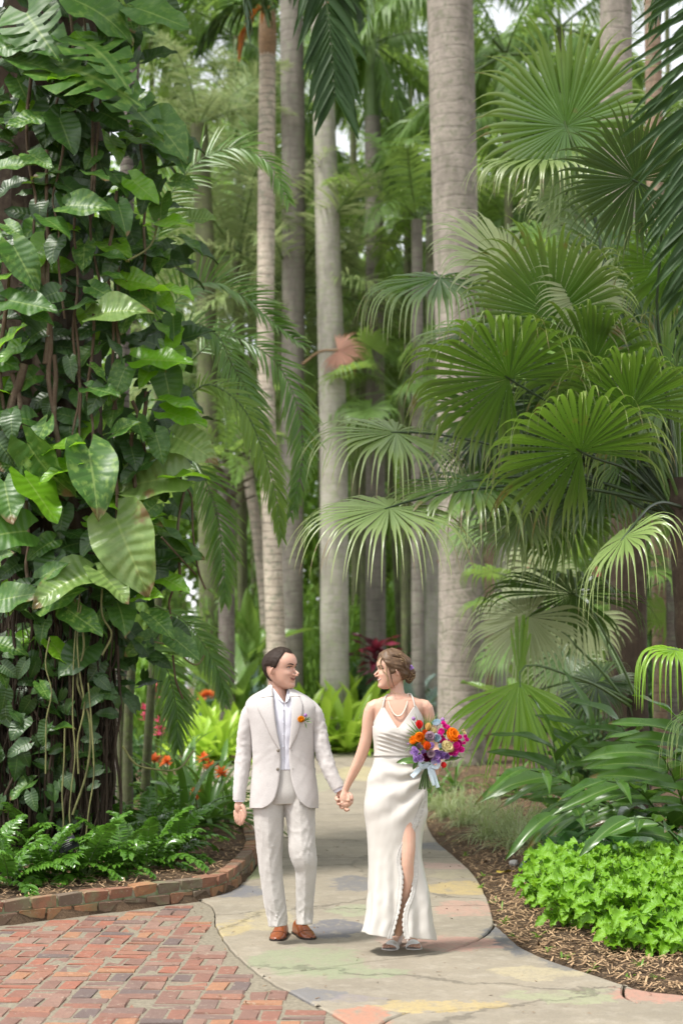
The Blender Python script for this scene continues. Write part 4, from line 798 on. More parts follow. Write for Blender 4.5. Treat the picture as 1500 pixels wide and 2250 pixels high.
# ------------------------------------------------------------------ tree wrapped in climbing vines at left
YT = 13.6; tc = at(120, 1840, YT)
vt = empty('vine_covered_tree', (tc[0], YT, 0), 'dark old tree at left hung with a curtain of aerial roots', 'tree')
g = Geo(); zt = at(120, 0, YT)[2] + 1.2; zz = np.linspace(-.1, zt, 46); q = np.c_[tc[0] - .12 + .1 * np.sin(zz * .9), YT + .1 * np.cos(zz), zz, .46 + .12 * np.exp(-zz * 1.2) + .05 * np.sin(zz * 2)]
tube(g, q[:, :3], q[:, 3], 40, .5, 0, disp=lambda t, p: .16 * fbm(np.stack([np.cos(p) * 2.6, np.sin(p) * 2.6, t * 5], -1), 4) + .05 * np.sin(p * 17 + 3 * fbm(np.stack([np.cos(p), np.sin(p), t * 3], -1), 2)), up=(0, 1, 0)); g.build('trunk', M['fibre'], vt)
g = Geo()
for k in range(7): leaf_cloud(g, (tc[0] + random.uniform(-1.6, 1.6), YT - 1.6 + random.uniform(-1.6, 1.2), zt + 1.3 + random.uniform(-.3, 1.2)), (1.2, 1.2, .7), 170, .34, aspect=.6)
tag(g.build('crown', M['canopy'], vt), kind='stuff')
def surf(px, py):                       # front surface of the leafy column
    x0 = 120; hw = 300 if py < 1500 else 290; u = np.clip((px - x0) / hw, -1, 1); return YT - .35 - .75 * math.sqrt(max(0, 1 - u * u))
def root_strand(px, y0, y1, w, wander=26, depth=0., mat='root', name='aerial_root'):
    n = max(6, int((y1 - y0) / 60)); ys_ = np.linspace(y0, y1, n); xo = np.cumsum(rng.normal(0, wander / 3, n)); xo -= np.linspace(0, xo[-1] * .7, n)
    P = np.array([at(px + dx, yy, surf(px + dx, yy) + depth) for dx, yy in zip(xo, ys_)]); P[:, 2] = np.maximum(P[:, 2], -.03); g = Geo()
    tube(g, path_pts(P, n * 3), w * 12.8 / F_PX / 2 * (1 + .25 * rng.normal(size=n * 3).cumsum() / 6).clip(.5, 1.6), 7); return g.build(name, M[mat], vt)
for px, y0, y1, w in [(118, 330, 900, 9), (150, -20, 700, 7), (172, 440, 1000, 6), (98, 560, 800, 14), (52, 800, 1010, 20), (30, 820, 1000, 12), (130, 780, 1020, 9), (205, 660, 1000, 7), (228, 0, 640, 6), (248, 560, 900, 9), (262, 420, 900, 8), (300, 880, 1080, 9), (330, 860, 1060, 10), (75, 100, 640, 8), (20, 560, 980, 9), (186, 40, 480, 6), (285, 1200, 1300, 6), (362, 1260, 1420, 6), (400, 1080, 1300, 6), (60, 1100, 1330, 8), (240, 1000, 1200, 8), (315, 300, 640, 6), (165, 700, 1010, 6)]:
    root_strand(px, y0, y1, w)
for k in range(230):
    px = random.uniform(-60, 215) if k < 205 else random.uniform(215, 260)
    root_strand(px, random.uniform(1250, 1560), 1850 + random.uniform(-25, 25), random.choice([2, 2.5, 3.5, 4.5, 6.5]), 34, random.uniform(-.1, .5), random.choice(['rootshaded', 'rootshaded', 'rootshaded', 'fibre']))
for px, y0, y1 in [(178, 1290, 1880), (190, 1500, 1850), (165, 1330, 1700), (130, 1600, 1960), (90, 1400, 1700)]: root_strand(px, y0, y1, 3.2, 26, -.25, 'vine', 'hanging_stem')
cv = empty('climbing_vine', (tc[0], YT, 0), 'climbing vine of big glossy heart-shaped leaves, some marbled yellow, covering the left tree', 'vine')
LV = {m: leaf_meshes(M[m], n=6, L=1., Wd=.72, lobe=.16, cup=.13, droop=.4, ripple=.06) for m in ('pothos', 'pothos_bright', 'pothos_shaded', 'pothos_torn')}
SPL = [broad(1., .85, .2, .06, .5, .05, 9, 19, split=True, seed=k).mesh('leaf', M['pothos']) for k in range(2)]
def vleaf(px, py, L, ang, face=.75, kind='pothos', me=None, d=0., up=.35):
    """leaf base at pixel, length in px, ang = direction of the tip in the picture, face = how much it faces the viewer"""
    a = math.radians(ang); X_ = np.array([math.cos(a), -.45 + random.gauss(0, .2), math.sin(a)]); Zv = np.array([random.gauss(0, .3), -face, up + (1 - face)])
    Y = surf(px, py) - .12 + d; o = inst('leaf', me or random.choice(LV[kind]), frame(X_, Zv, at(px, py, Y), L * Y / F_PX), cv); return o
big_leaves = [(60, 975, 170, -55, 'pothos'), (195, 985, 190, -75, 'pothos'), (385, 1050, 175, 185, 'pothos_torn'), (55, 1050, 150, -45, 'pothos_bright'), (255, 1140, 200, -65, 'pothos_torn'), (190, 1260, 150, 205, 'pothos_torn'), (215, 1255, 115, -35, 'pothos_torn'), (10, 1060, 120, -70, 'pothos'), (60, 1165, 130, 190, 'pothos'),
    (145, 450, 125, -5, 'pothos'), (260, 450, 90, -70, 'pothos'), (340, 490, 105, 0, 'pothos_bright'), (100, 480, 90, -35, 'pothos'), (30, 540, 130, -60, 'pothos'), (20, 660, 130, -10, 'pothos'), (210, 690, 140, 8, 'pothos_torn'), (350, 640, 110, -5, 'pothos_bright'), (310, 790, 130, 0, 'pothos_bright'), (360, 880, 110, -10, 'pothos_bright'), (365, 905, 115, -15, 'pothos_bright'), (385, 960, 120, -25, 'pothos_torn'), (370, 1050, 100, 10, 'pothos_bright'),
    (130, 260, 110, -65, 'pothos_shaded'), (90, 255, 95, 205, 'pothos'), (60, 90, 120, 200, 'pothos'), (40, 130, 130, -20, 'pothos'), (165, 0, 170, -25, 'pothos'), (300, 20, 150, -20, 'pothos'), (190, 160, 110, 200, 'pothos_bright'), (330, 260, 150, -45, 'pothos'), (370, 290, 140, -65, 'pothos'), (0, 370, 90, 10, 'pothos'), (65, 340, 80, -30, 'pothos'), (195, 380, 75, -20, 'pothos'), (290, 395, 95, -40, 'pothos_bright'), (100, 1330, 110, 25, 'pothos'), (0, 1320, 110, 15, 'pothos'), (150, 1340, 110, -30, 'pothos'), (420, 480, 70, -5, 'pothos_torn'), (110, 990, 90, 20, 'pothos_bright'), (170, 1020, 100, 200, 'pothos_bright'), (90, 1270, 80, 30, 'pothos'), (300, 1310, 80, 10, 'pothos_bright'), (330, 1350, 90, -40, 'pothos'), (380, 1400, 90, -35, 'pothos'), (0, 760, 90, 40, 'pothos_bright')]
for (px, py, L, a, kd) in big_leaves: vleaf(px, py, L * .92, a, .85 if kd != 'pothos_bright' else .6, kd, d=-.12)
for (px, py, L, a, k) in [(130, 150, 230, -20, 0), (230, 190, 190, -35, 1), (180, 90, 200, -40, 0), (60, 30, 170, -60, 1)]: vleaf(px, py, L, a, .7, me=SPL[k], d=-.1)
def right_edge(y): return np.interp(y, [0, 100, 200, 300, 450, 520, 650, 850, 1000, 1150, 1300, 1400, 1500, 1600, 1850], [380, 340, 330, 420, 400, 440, 420, 420, 440, 420, 400, 390, 330, 250, 220])
cnt = 0; dens = []
while cnt < 300 - len(big_leaves) - 4:
    py = random.uniform(-10, 1780); re = right_edge(py); px = random.uniform(-40, re - 20)
    if py > 1450 and random.random() < .62: continue
    if any(abs(px - a) < 24 and abs(py - b) < 26 for a, b in dens): continue
    dens.append((px, py)); cnt += 1; low = py > 1420; u = (px - 120) / 300
    L = random.uniform(38, 62) if low else random.choice([random.uniform(45, 72), random.uniform(65, 100)])
    kd = random.choices(['pothos', 'pothos_bright', 'pothos_shaded'], [.5, .12 + .25 * max(0, u), .38] if not low else [.45, .08, .47])[0]
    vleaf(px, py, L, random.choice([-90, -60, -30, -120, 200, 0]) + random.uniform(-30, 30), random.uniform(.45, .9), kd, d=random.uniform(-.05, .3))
# the many smaller and deeper leaves, in the leaf colour darkened for shade
g = Geo(); tm = [broad(1., .7, .16, .13 * (k % 3), .4, .06, 5, 7, seed=k) for k in range(5)]
for k in range(1350):
    py = random.uniform(-160, 1600) if k < 960 else random.uniform(1420, 1830); re = right_edge(py); px = random.uniform(-330, re - 15); Y = surf(px, py) + random.uniform(.05 if py < 1420 else -.25, .6) + (1.2 if random.random() < .25 else 0)
    a = math.radians(random.choice([-90, -50, -130, 190, -10]) + random.uniform(-35, 35)); s = random.uniform(35, 85) * Y / F_PX * (.65 if py > 1420 else 1)
    g.merge(random.choice(tm), frame((math.cos(a), random.uniform(-.6, .3), math.sin(a)), (random.gauss(0, .4), -.6, .5), at(px, py, Y), s))
tag(g.build('deeper_leaves', M['pothos_shaded'], cv), kind='stuff')
for pts in [[(400, 1010), (398, 1050), (420, 1090), (425, 1180), (445, 1280), (452, 1295)], [(340, 1410), (390, 1425), (410, 1450), (440, 1455), (449, 1440)], [(270, 1640), (300, 1680), (340, 1690), (390, 1690), (425, 1650)], [(355, 1180), (400, 1230), (430, 1262)], [(277, 575), (330, 540), (350, 480)], [(160, 1300), (185, 1420), (170, 1500), (195, 1570), (190, 1700), (160, 1790)], [(225, 1280), (228, 1360), (245, 1390), (225, 1440)], [(380, 1440), (388, 1500), (402, 1535)]]:
    P = np.array([at(x, y, surf(x, y) - .2) for x, y in pts]); g = Geo(); tube(g, path_pts(P, 30), .009, 6); g.build('stem', M['root' if pts[0][0] in (400, 355, 380) else 'vine'], cv)
# ------------------------------------------------------------------ low plants
def strap_lib(name, mat, n, L, Wd, els, grav, prof=None, fold=.22, nt=8, **kw):
    out = []
    for k in range(n):
        e = math.radians(els[k % len(els)]); g = Geo()
        strips(g, [(0, 0, 0)], [(math.cos(e), random.gauss(0, .1), math.sin(e))], L * random.uniform(.85, 1.1), Wd * random.uniform(.85, 1.15), (0, 0, 1.), grav * random.uniform(.8, 1.25), nt, prof or ([0, .1, .4, .75, 1], [.6, .85, 1, .75, .03]), fold, 3, **kw); out.append(g.mesh(name, mat))
    return out
def rosette(name, label, cat, loc, lib, n, s=1., group=None, part='leaf', twist=.1):
    root = empty(name, loc, label, cat, group); a0 = random.uniform(0, 6)
    for k in range(n):
        me = lib[min(len(lib) - 1, int(k / n * len(lib)))]
        inst(part, me, rotz(a0 + k * 2.39996 + random.gauss(0, .15), Vector(loc) + Vector((random.gauss(0, .015), random.gauss(0, .015), .01)), s * random.uniform(.8, 1.12)) @ Matrix.Rotation(random.gauss(0, twist), 4, 'X'), root)
    return root
def sg(px, py):
    p = gnd(px, py, .0)
    for _ in range(2): p = gnd(px, py, soil(p[0], p[1]))
    return p
def spray(root, name, mat, c, n, L, Wd, grav=.6, el=(10, 80)):   # a small head of petals
    g = Geo(); a = rng.uniform(0, 6.28, n); e = np.radians(rng.uniform(*el, n)); strips(g, np.repeat(np.asarray(c, float)[None], n, 0), np.c_[np.cos(a) * np.cos(e), np.sin(a) * np.cos(e), np.sin(e)], L * rng.uniform(.7, 1.1, n), Wd, (0, 0, 1), grav, 3, ([0, .6, 1], [.4, 1, .15]), .2)
    return g.build(name, mat, root)
CLV = strap_lib('leaf', M['strap'], 7, .62, .05, [78, 66, 55, 46, 38, 28, 18], 1.5)
GL = 'strap-leaved clivia plants in the left bed'
for px, py, s, n, lab in [(455, 1815, 1.05, 20, 'clivia nearest the path, its strappy leaves arching behind the hand of the man'), (410, 1830, .95, 18, 'clivia just behind the ferns with broad arching leaves'), (370, 1785, 1., 18, 'clivia in the middle of the bed with an orange flower head'), (480, 1770, .95, 18, 'clivia touching the jacket sleeve with an orange-red flower head'), (425, 1760, 1., 18, 'clivia in the second row beside the path bend'), (335, 1750, .95, 16, 'clivia deep in the shade near the aerial roots'), (395, 1725, 1., 16, 'rear clivia with upright dark leaves'), (505, 1800, .75, 14, 'small clivia leaning over the brick edging')]:
    p = sg(px, py); rosette('clivia', lab, 'plant', p, CLV, n + 9, s * 1.5, GL)
for px, py, Y, wh_ in [(340, 1672, 16.6, 'leftmost, beside the hanging roots'), (368, 1676, 17, 'second from the left, above the ferns'), (447, 1668, 17.2, 'tallest, in front of the lime bromeliads'), (487, 1702, 15.8, 'beside the jacket sleeve of the man'), (462, 1690, 16.4, 'between the tallest one and the sleeve'), (430, 1752, 15.6, 'lowest, down among the leaves')]:
    p = at(px, py, Y); r_ = empty('clivia_flower', (p[0], Y, 0), 'orange-red clivia flower head ' + wh_, 'flower', 'orange clivia flower heads'); g = Geo(); tube(g, [(p[0] + .05, Y, .05), (p[0], Y, p[2])], .008, 6); g.build('stalk', M['stalk'], r_); spray(r_, 'petals', M['orange_petal'], p, 34, .1, .04, .3, (-15, 80))
FRN = []
for k in range(7):
    g = Geo(); feather(g, arch(.46, [70, 55, 45, 32, 20, 8, -5][k], 1.3), 17, .085, .034, sag=.5, lift=.12, sweep=(72, 45), r0=.004, nt=4, start=.18, tipl=.45, jit=.07); FRN.append(g.mesh('frond', [M['fern'], M['stalk']]))
for i, (px, py, s, n, where) in enumerate([(20, 1965, 1.1, 15, 'at the left picture edge above the bricks'), (105, 1950, 1.1, 16, 'hanging over the edging below the black sign'), (185, 1945, 1.15, 16, 'whose long frond hangs over the bricks right of the sign'), (255, 1935, 1.1, 16, 'in the middle of the row above the mossy bricks'), (320, 1925, 1.15, 17, 'with the lightest fronds near the bare mulch'), (372, 1905, 1., 15, 'at the right end of the fern row beside the mulch'), (60, 1900, 1.1, 15, 'left of the black sign'), (150, 1895, .8, 12, 'right behind the black sign'), (235, 1885, 1.15, 15, 'in the second row below the aerial roots'), (310, 1870, 1.15, 15, 'in the second row in front of the clivia leaves'), (15, 1860, 1.1, 13, 'at the foot of the vine covered tree'), (365, 1850, 1.05, 13, 'between the clivia and the mulch'), (200, 1850, 1.1, 12, 'deepest in the shade against the roots'), (-40, 1930, 1.1, 14, 'cut by the left picture edge')]):
    rosette('holly_fern', 'glossy dark green holly fern ' + where, 'fern', sg(px, py - 16), FRN, n + 2, s * 1.1, 'holly ferns in the left bed', 'frond', .2)
BRM = strap_lib('leaf', M['brom'], 6, 1., .12, [80, 68, 56, 44, 32, 20], 1.2, ([0, .15, .6, .88, 1], [.6, .8, 1, .75, .05]), .25, 6)
for i, (px, Y, s, where) in enumerate([(405, 31.5, .85, 'leftmost, beside the hanging frond tips'), (445, 30.5, .9, 'in front, above the mulch left of the man'), (490, 30.5, 1., 'in front, just left of the man'), (520, 32, 1., 'half hidden behind the sleeve of the man'), (425, 33, 1., 'in the back row under the orange flower'), (470, 33, 1.1, 'tallest of the back row left of the man'), (540, 33.5, 1.1, 'behind the left shoulder seam of the man'), (385, 32.5, .8, 'behind the leftmost one')]):
    rosette('bromeliad', 'lime green bromeliad ' + where, 'plant', (at(px, 1500, Y - 2)[0], Y - 2, .05), BRM, 26, s * 1.25, 'lime bromeliads left of the man')
for i, (px, Y, s, where) in enumerate([(665, 34.5, 1.5, 'right beside the jacket of the man'), (700, 33.8, 1.45, 'in front between the couple at left'), (735, 35.5, 1.7, 'tall, in the middle between the couple'), (765, 33.8, 1.5, 'in front between the couple at right'), (800, 35, 1.5, 'just left of the shoulder of the woman'), (640, 35.5, 1.4, 'behind the chin of the man'), (780, 36, 1.7, 'in the back row below the red ti leaves')]):
    rosette('birds_nest_fern', 'bright green nest fern ' + where, 'fern', (at(px, 1500, Y - 1.9)[0], Y - 1.9, .05), BRM, 20, s * 1.12, 'bright ferns between the couple')
CYC = frond_lib('frond', [M['cycad'], M['stalk']], 5, 1.7, [70, 55, 40, 25, 10], .9, nleaf=44, ll=.3, lw=.035, sag=.2, lift=.5, r0=.02, nt=2, cols=2)
for px, Y, s, lab in [(545, 32.5, 1.0, 'blue-grey cycad behind the left shoulder of the man'), (510, 35, .9, 'blue-grey cycad at the foot of the dark rough trunk'), (905, 33, .9, 'blue-green feathery cycad behind the neck of the woman')]:
    p = (at(px, 1500, Y)[0], Y, .5); r_ = rosette('cycad', lab, 'plant', p, CYC, 18, s, None, 'frond'); r_.location[2] = 0
    for ch in r_.children: ch.location[2] += .5
    g = Geo(); tube(g, [(p[0], Y, -.05), (p[0], Y, .52)], .16, 10); g.build('trunk', M['darkbark'], r_)
TI = leaf_meshes(M['ti_red'], n=4, L=.62, Wd=.16, lobe=0, droop=.8, cup=.2); TIP = leaf_meshes(M['pink_bract'], n=2, L=.5, Wd=.12, lobe=0, droop=.5)
for px, py, Y, lab in [(822, 1425, 34, 'dark red ti plant with pink leaves above the head of the woman'), (848, 1455, 34.5, 'smaller dark red ti plant behind the head of the woman')]:
    p = at(px, py, Y); r_ = empty('ti_plant', (p[0], Y, 0), lab, 'plant'); g = Geo(); tube(g, [(p[0] + .1, Y, 0), (p[0], Y, p[2])], .02, 6); g.build('stem', M['darkbark'], r_)
    for k in range(18): e = random.uniform(-.2, 1.2); a = k * 2.4; inst('leaf', random.choice(TIP if (k % 6 == 0 and px == 822) else TI), frame((math.cos(a) * math.cos(e), math.sin(a) * math.cos(e), math.sin(e)), (-.2 * math.cos(a), -.2 * math.sin(a), 1), p - np.array([0, 0, .02 * k]), random.uniform(.8, 1.15)), r_)
BAN = leaf_meshes(M['banana'], n=4, L=1.9, Wd=.62, lobe=0, droop=.55, cup=.3, ripple=.03, nv=15)
for px, pyt, Y, n, lab in [(548, 1330, 33, 7, 'upright broad-leaved plant between the dark trunk and the ringed trunk'), (520, 1440, 31.5, 6, 'broad pale leaves at the foot of the dark rough trunk'), (690, 1480, 37, 6, 'broad-leaved plant behind the ear of the man'), (1190, 1440, 24, 6, 'broad-leaved plant behind the lime fan leaf')]:
    p = at(px, pyt, Y); r_ = empty('broad_leaved_plant', (p[0], Y, 0), lab, 'plant'); h = max(.3, p[2] - 1.2); g = Geo(); tube(g, [(p[0], Y, 0), (p[0], Y, h)], .06, 8); g.build('stem', M['stalk'], r_)
    for k in range(n): a = k * 2.4 + px; e = random.uniform(.7, 1.35); inst('leaf', random.choice(BAN), frame((math.cos(a) * math.cos(e), math.sin(a) * math.cos(e), math.sin(e)), (-math.cos(a), -math.sin(a), .6), (p[0], Y, h), random.uniform(.6, 1.)), r_)
# variegated grass clumps and dark strap plants on the right bed
for px, py, s, where in [(985, 1795, .9, 'beside the skirt of the woman'), (1025, 1815, 1., 'in the front row near the path edge'), (1080, 1845, 1.05, 'foremost, next to the small white stone'), (1135, 1862, 1.1, 'at the right end in front of the arum leaves'), (1060, 1795, 1., 'in the middle of the patch'), (1115, 1825, 1.1, 'in the middle, below the ginger leaves'), (1005, 1775, .9, 'in the back row right of the skirt'), (965, 1778, .8, 'nearest to the skirt of the woman'), (1165, 1838, 1.1, 'in the back row below the ginger cane'), (1190, 1868, .9, 'rightmost, half under the ginger')]:
    p = sg(px, py); g = Geo(); n = 150; a = rng.uniform(0, 6.28, n); e = np.radians(rng.uniform(25, 85, n)); P = np.asarray(p) + np.c_[rng.normal(0, .06 * s, n), rng.normal(0, .06 * s, n), np.zeros(n)]
    strips(g, P, np.c_[np.cos(a) * np.cos(e), np.sin(a) * np.cos(e), np.sin(e)], .42 * s * rng.uniform(.6, 1.15, n), .011, (0, 0, 1), rng.uniform(1., 2.4, n), 6, ([0, .5, 1], [.8, 1, .05]), .2)
    root = tag(g.build('grass_clump', M['grassy']), 'grey-green striped grass clump ' + where, 'grass', 'striped grass clumps right of the path'); root.location = (0, 0, 0)
for px, py, s, lab in [(965, 1745, .7, 'dark strappy plant below the bouquet stems'), (1000, 1735, .8, 'dark strappy plant at the mossy foot of the thickest palm'), (1090, 1755, .8, 'dark strappy plant right of the mossy palm foot'), (945, 1770, .6, 'small dark strappy plant behind the hip of the woman'), (1130, 1740, .8, 'dark strappy plant under the lime hanging fan leaf'), (1210, 1790, .8, 'dark strappy plant left of the ginger stems')]: rosette('strap_plant', lab, 'plant', sg(px, py), CLV, 22, s)
# ginger canes
GIN = leaf_meshes(M['ginger'], n=6, L=1., Wd=.2, lobe=0, droop=.55, cup=.22, ripple=.02, nv=13)
for pts, Y0, Y1, n, L, lab in [([(1425, 1850), (1340, 1775), (1240, 1715), (1160, 1690)], 13.8, 12.4, 13, 165, 'ginger cane arching furthest left over the striped grass'), ([(1500, 1900), (1452, 1800), (1400, 1735), (1330, 1715)], 13., 12., 11, 175, 'ginger cane in front with large drooping leaves and browned tips'), ([(1520, 1880), (1500, 1770), (1470, 1690), (1440, 1640)], 12.8, 12.2, 10, 180, 'ginger cane at the right edge above the arum leaves'), ([(1310, 1830), (1262, 1750), (1225, 1690), (1215, 1630)], 14., 13.6, 10, 150, 'upright ginger cane behind the striped grass'),
        ([(1360, 1840), (1330, 1740), (1310, 1660), (1300, 1600)], 14.2, 14., 10, 150, 'upright ginger cane in front of the dark trunk foot'), ([(1480, 1870), (1400, 1790), (1300, 1770), (1215, 1790)], 13., 12.2, 12, 160, 'low ginger cane with dark leaves hanging to the mulch'), ([(1540, 1880), (1560, 1760), (1540, 1660), (1500, 1590)], 12.4, 11.8, 10, 185, 'ginger cane cut by the right picture edge'), ([(1420, 1850), (1425, 1740), (1400, 1650), (1360, 1590)], 14., 13.6, 10, 150, 'ginger cane rising behind the front canes'), ([(1530, 1930), (1490, 1850), (1430, 1800), (1380, 1800)], 11.8, 11.3, 9, 165, 'lowest ginger cane above the lime plants at right')]:
    P = path_pts([at(x, y, Y0 + (Y1 - Y0) * i / (len(pts) - 1)) for i, (x, y) in enumerate(pts)], 24); b0 = sg(pts[0][0], 1860); P = np.vstack([[P[0][0], P[0][1], soil(P[0][0], P[0][1]) - .03], P])
    r_ = empty('ginger_plant', (P[0][0], P[0][1], 0), lab, 'plant', 'ginger canes at right'); g = Geo(); tube(g, P, np.linspace(.014, .005, len(P)), 6); g.build('cane', M['stalk'], r_)
    for k in range(n):
        i = int(4 + (k + .5) / n * (len(P) - 6)); T = nrm(P[i + 1] - P[i]); S_ = nrm(np.cross(T, [0, .35, 1])); X_ = T * .75 + S_ * (1 if k % 2 else -1) * random.uniform(.5, .95) + np.array([0, -.2, -.12])
        inst('leaf', random.choice(GIN), frame(X_, (random.gauss(0, .3), -.55, .8), P[i], L * random.uniform(.75, 1.1) * Y1 / F_PX), r_)
    inst('leaf', random.choice(GIN), frame(nrm(P[-1] - P[-3]) + [0, 0, -.15], (0, -.5, .8), P[-1], L * .9 * Y1 / F_PX), r_)
# arum leaves and lime plants
ARU = leaf_meshes(M['arum'], n=5, L=.24, Wd=.17, lobe=.22, cup=.1, droop=.4, ripple=.03)
LIM = leaf_meshes(M['lime'], n=7, L=.105, Wd=.07, lobe=0., cup=.2, droop=.7, ripple=.12, nv=17, serr=.2)
def leafy(name, label, cat, p, lib, n, h, spread, group, s=1., face=.5, stem='stalk'):
    root = empty(name, p, label, cat, group); g = Geo()
    for k in range(n):
        a = random.uniform(0, 6.28); r = spread * math.sqrt(random.random()); hh = h * random.uniform(.22, 1.1) * (1 - .35 * (r / spread) ** 2); q = np.asarray(p) + np.array([math.cos(a) * r, math.sin(a) * r, hh]); b = random.uniform(0, 6.28)
        if k % 2 == 0: tube(g, [np.asarray(p) + [math.cos(a) * r * .25, math.sin(a) * r * .25, -.02], q * .5 + np.asarray(p) * .5 + [0, 0, .03], q], [.005, .004, .0025], 4, caps=False)
        inst('leaf', random.choice(lib), frame((math.cos(b), math.sin(b) - .25, random.uniform(-.35, .25)), (random.gauss(0, .3), -face + random.gauss(0, .3), 1), q, s * random.uniform(.7, 1.2)), root)
    g.build('stem', M[stem], root); return root
for px, py, where in [(1245, 1915, 'leftmost, beside the grass'), (1300, 1905, 'behind the lime plants at left'), (1350, 1895, 'with the big upright heart-shaped leaf'), (1405, 1900, 'in the middle under the ginger'), (1460, 1905, 'behind the lime plants at right'), (1500, 1925, 'at the right picture edge'), (1380, 1925, 'in the front row'), (1275, 1880, 'in the back row')]: leafy('arum', 'dark glossy arum ' + where, 'plant', sg(px, py), ARU, 24, .3, .22, 'dark arum plants behind the lime ones')
rows = [(1958, [1205, 1258, 1310, 1365, 1425, 1490], 'back row'), (2000, [1190, 1250, 1310, 1375, 1440, 1505], 'middle row'), (2045, [1275, 1340, 1405, 1475, 1540], 'front row'), (2092, [1400, 1470, 1540], 'row nearest the path')]
ordn = ['first', 'second', 'third', 'fourth', 'fifth', 'sixth']
for py, pxs, rn in rows:
    for j, px in enumerate(pxs): leafy('lime_plant', 'bright lime green serrated-leaf plant, %s from the left in the %s' % (ordn[j], rn), 'plant', sg(px + random.uniform(-12, 12), py + random.uniform(-8, 8)), LIM, 92 if py > 1960 else 76, .33 if py < 2060 else .25, .2, 'lime green plants at right', random.uniform(.8, 1.15), .5)
# small things on the beds
g = Geo()
for px, py in [(1062, 1925), (1085, 1985), (1100, 2000), (1130, 2060), (1200, 2090), (1300, 2130), (1390, 2150), (1000, 1850), (940, 1830), (1020, 1880), (970, 1835), (1400, 2128), (1250, 2105), (1180, 2060), (1060, 1950), (1110, 2030), (1440, 2150), (475, 1850), (450, 1880)]:
    p = sg(px + random.uniform(-8, 8), py); n = 9; a = rng.uniform(0, 6.28, n); e = np.radians(rng.uniform(15, 75, n)); strips(g, np.asarray(p) + rng.normal(0, .012, (n, 3)) * [1, 1, 0], np.c_[np.cos(a) * np.cos(e), np.sin(a) * np.cos(e), np.sin(e)], rng.uniform(.03, .08, n), .016, (0, 0, 1), 1., 3, ([0, .5, 1], [.4, 1, .1]), .2)
tag(g.build('weeds', M['understory']), kind='stuff')
DL = leaf_meshes(M['dry'], 'leaf', 3, L=.11, Wd=.06, lobe=0, droop=.6, cup=.3, ripple=.12)
for px, py, lab in [(465, 1870, 'curled brown dead leaf on the mulch inside the brick corner'), (332, 1945, 'brown dead leaf lying on the edging bricks'), (420, 1935, 'reddish dead leaf caught where the edging curves'), (42, 1980, 'brown dead leaf on the bricks at the left edge'), (1060, 1905, 'dry leaf on the mulch beside the path'), (1200, 2085, 'dry leaf on the straw mulch below the lime plants')]:
    p = sg(px, py); o = inst('dead_leaf', random.choice(DL), frame((random.gauss(0, 1), random.gauss(0, 1), .1), (0, 0, 1), p + np.array([0, 0, .03])), None); tag(o, lab, 'leaf', None)
yl = leaf_meshes(M['feather_orange'], 'leaf', 1, L=.3, Wd=.04, lobe=0, droop=.2)[0]; M['yellow_leaf'] = plain('yellow_leaf', (.5, .38, .06), .6); yl.materials[0] = M['yellow_leaf']
tag(inst('fallen_leaf', yl, frame((1, .2, .02), (0, 0, 1), sg(1090, 1925) + [0, 0, .03]), None), 'long yellow fallen leaf on the mulch between grass and lime plants', 'leaf')
g = Geo(); p = sg(1128, 1902); ellipsoid(g, p + [0, 0, .02], (.04, .03, .03), noise=.5); tag(g.build('stone', plain('white_stone', (.5, .48, .45), .8)), 'small white stone beside the foremost striped grass clump', 'stone')
# black plant label on a stake
sp = sg(140, 1935); sgn = empty('plant_label', sp, 'small black plant label tilted among the ferns', 'sign'); c = at(148, 1855, sp[1]); g = Geo()
box(g, (0, 0, 0), (.155, .1, .008), bev=.05); R_ = Euler((math.radians(58), 0, math.radians(20))).to_matrix() @ Euler((0, 0, math.radians(22))).to_matrix(); Mx = Matrix.Translation(Vector(c)) @ R_.to_4x4()
g2 = Geo(); g2.merge(g, Mx); g2.build('plate', plain('black_plate', (.012, .013, .015), .35), sgn, False)
g = Geo()
for k, (w, y) in enumerate([(.1, .026), (.075, .012), (.09, -.004), (.06, -.018)]):
    gg = Geo(); gg.add([(-w / 2, y, .0055), (w / 2, y, .0055), (w / 2, y + .004, .0055), (-w / 2, y + .004, .0055)], [[0, 1, 2, 3]]); g.merge(gg, Mx)
g.build('lettering', plain('pale_print', (.3, .3, .28), .6), sgn, False)
g = Geo(); tube(g, [sp - [0, 0, .05], c - [0, -.012, .0]], .007, 6); g.build('stake', plain('dark_metal', (.03, .03, .03), .5), sgn)
# flowers behind
for px, py, Y, lab in [(340, 1510, 19, 'pink ginger flower glowing behind the hanging vine leaves at left'), (352, 1590, 18.5, 'lower pink flower spike behind the hanging vine leaves'), (267, 1492, 20, 'small pink flower spike high behind the vine stems'), (320, 1560, 20, 'pink flower spike between the palm fronds at left')]:
    p = at(px, py, Y); r_ = empty('pink_flower', (p[0], Y, 0), lab, 'flower'); g = Geo(); tube(g, [(p[0], Y, 0), (p[0] + .02, Y, p[2])], .01, 5); g.build('stalk', M['stalk'], r_)
    for k in range(3): spray(r_, 'bract', M['pink_bract'], p - [0, 0, .07 * k], 14, .1, .045, .2, (10, 80))
p = at(468, 1530, 32); r_ = empty('orange_flower', (p[0], 32, 0), 'orange-red flower cluster above the lime bromeliads left of the man', 'flower'); g = Geo(); tube(g, [(p[0], 32, 0), p], .02, 6); g.build('stalk', M['stalk'], r_); spray(r_, 'petals', M['orange_petal'], p + [-.12, 0, 0], 60, .22, .08, .5, (-10, 60)); spray(r_, 'petals', M['orange_petal'], p + [.16, 0, .04], 50, .2, .08, .5, (-10, 60))
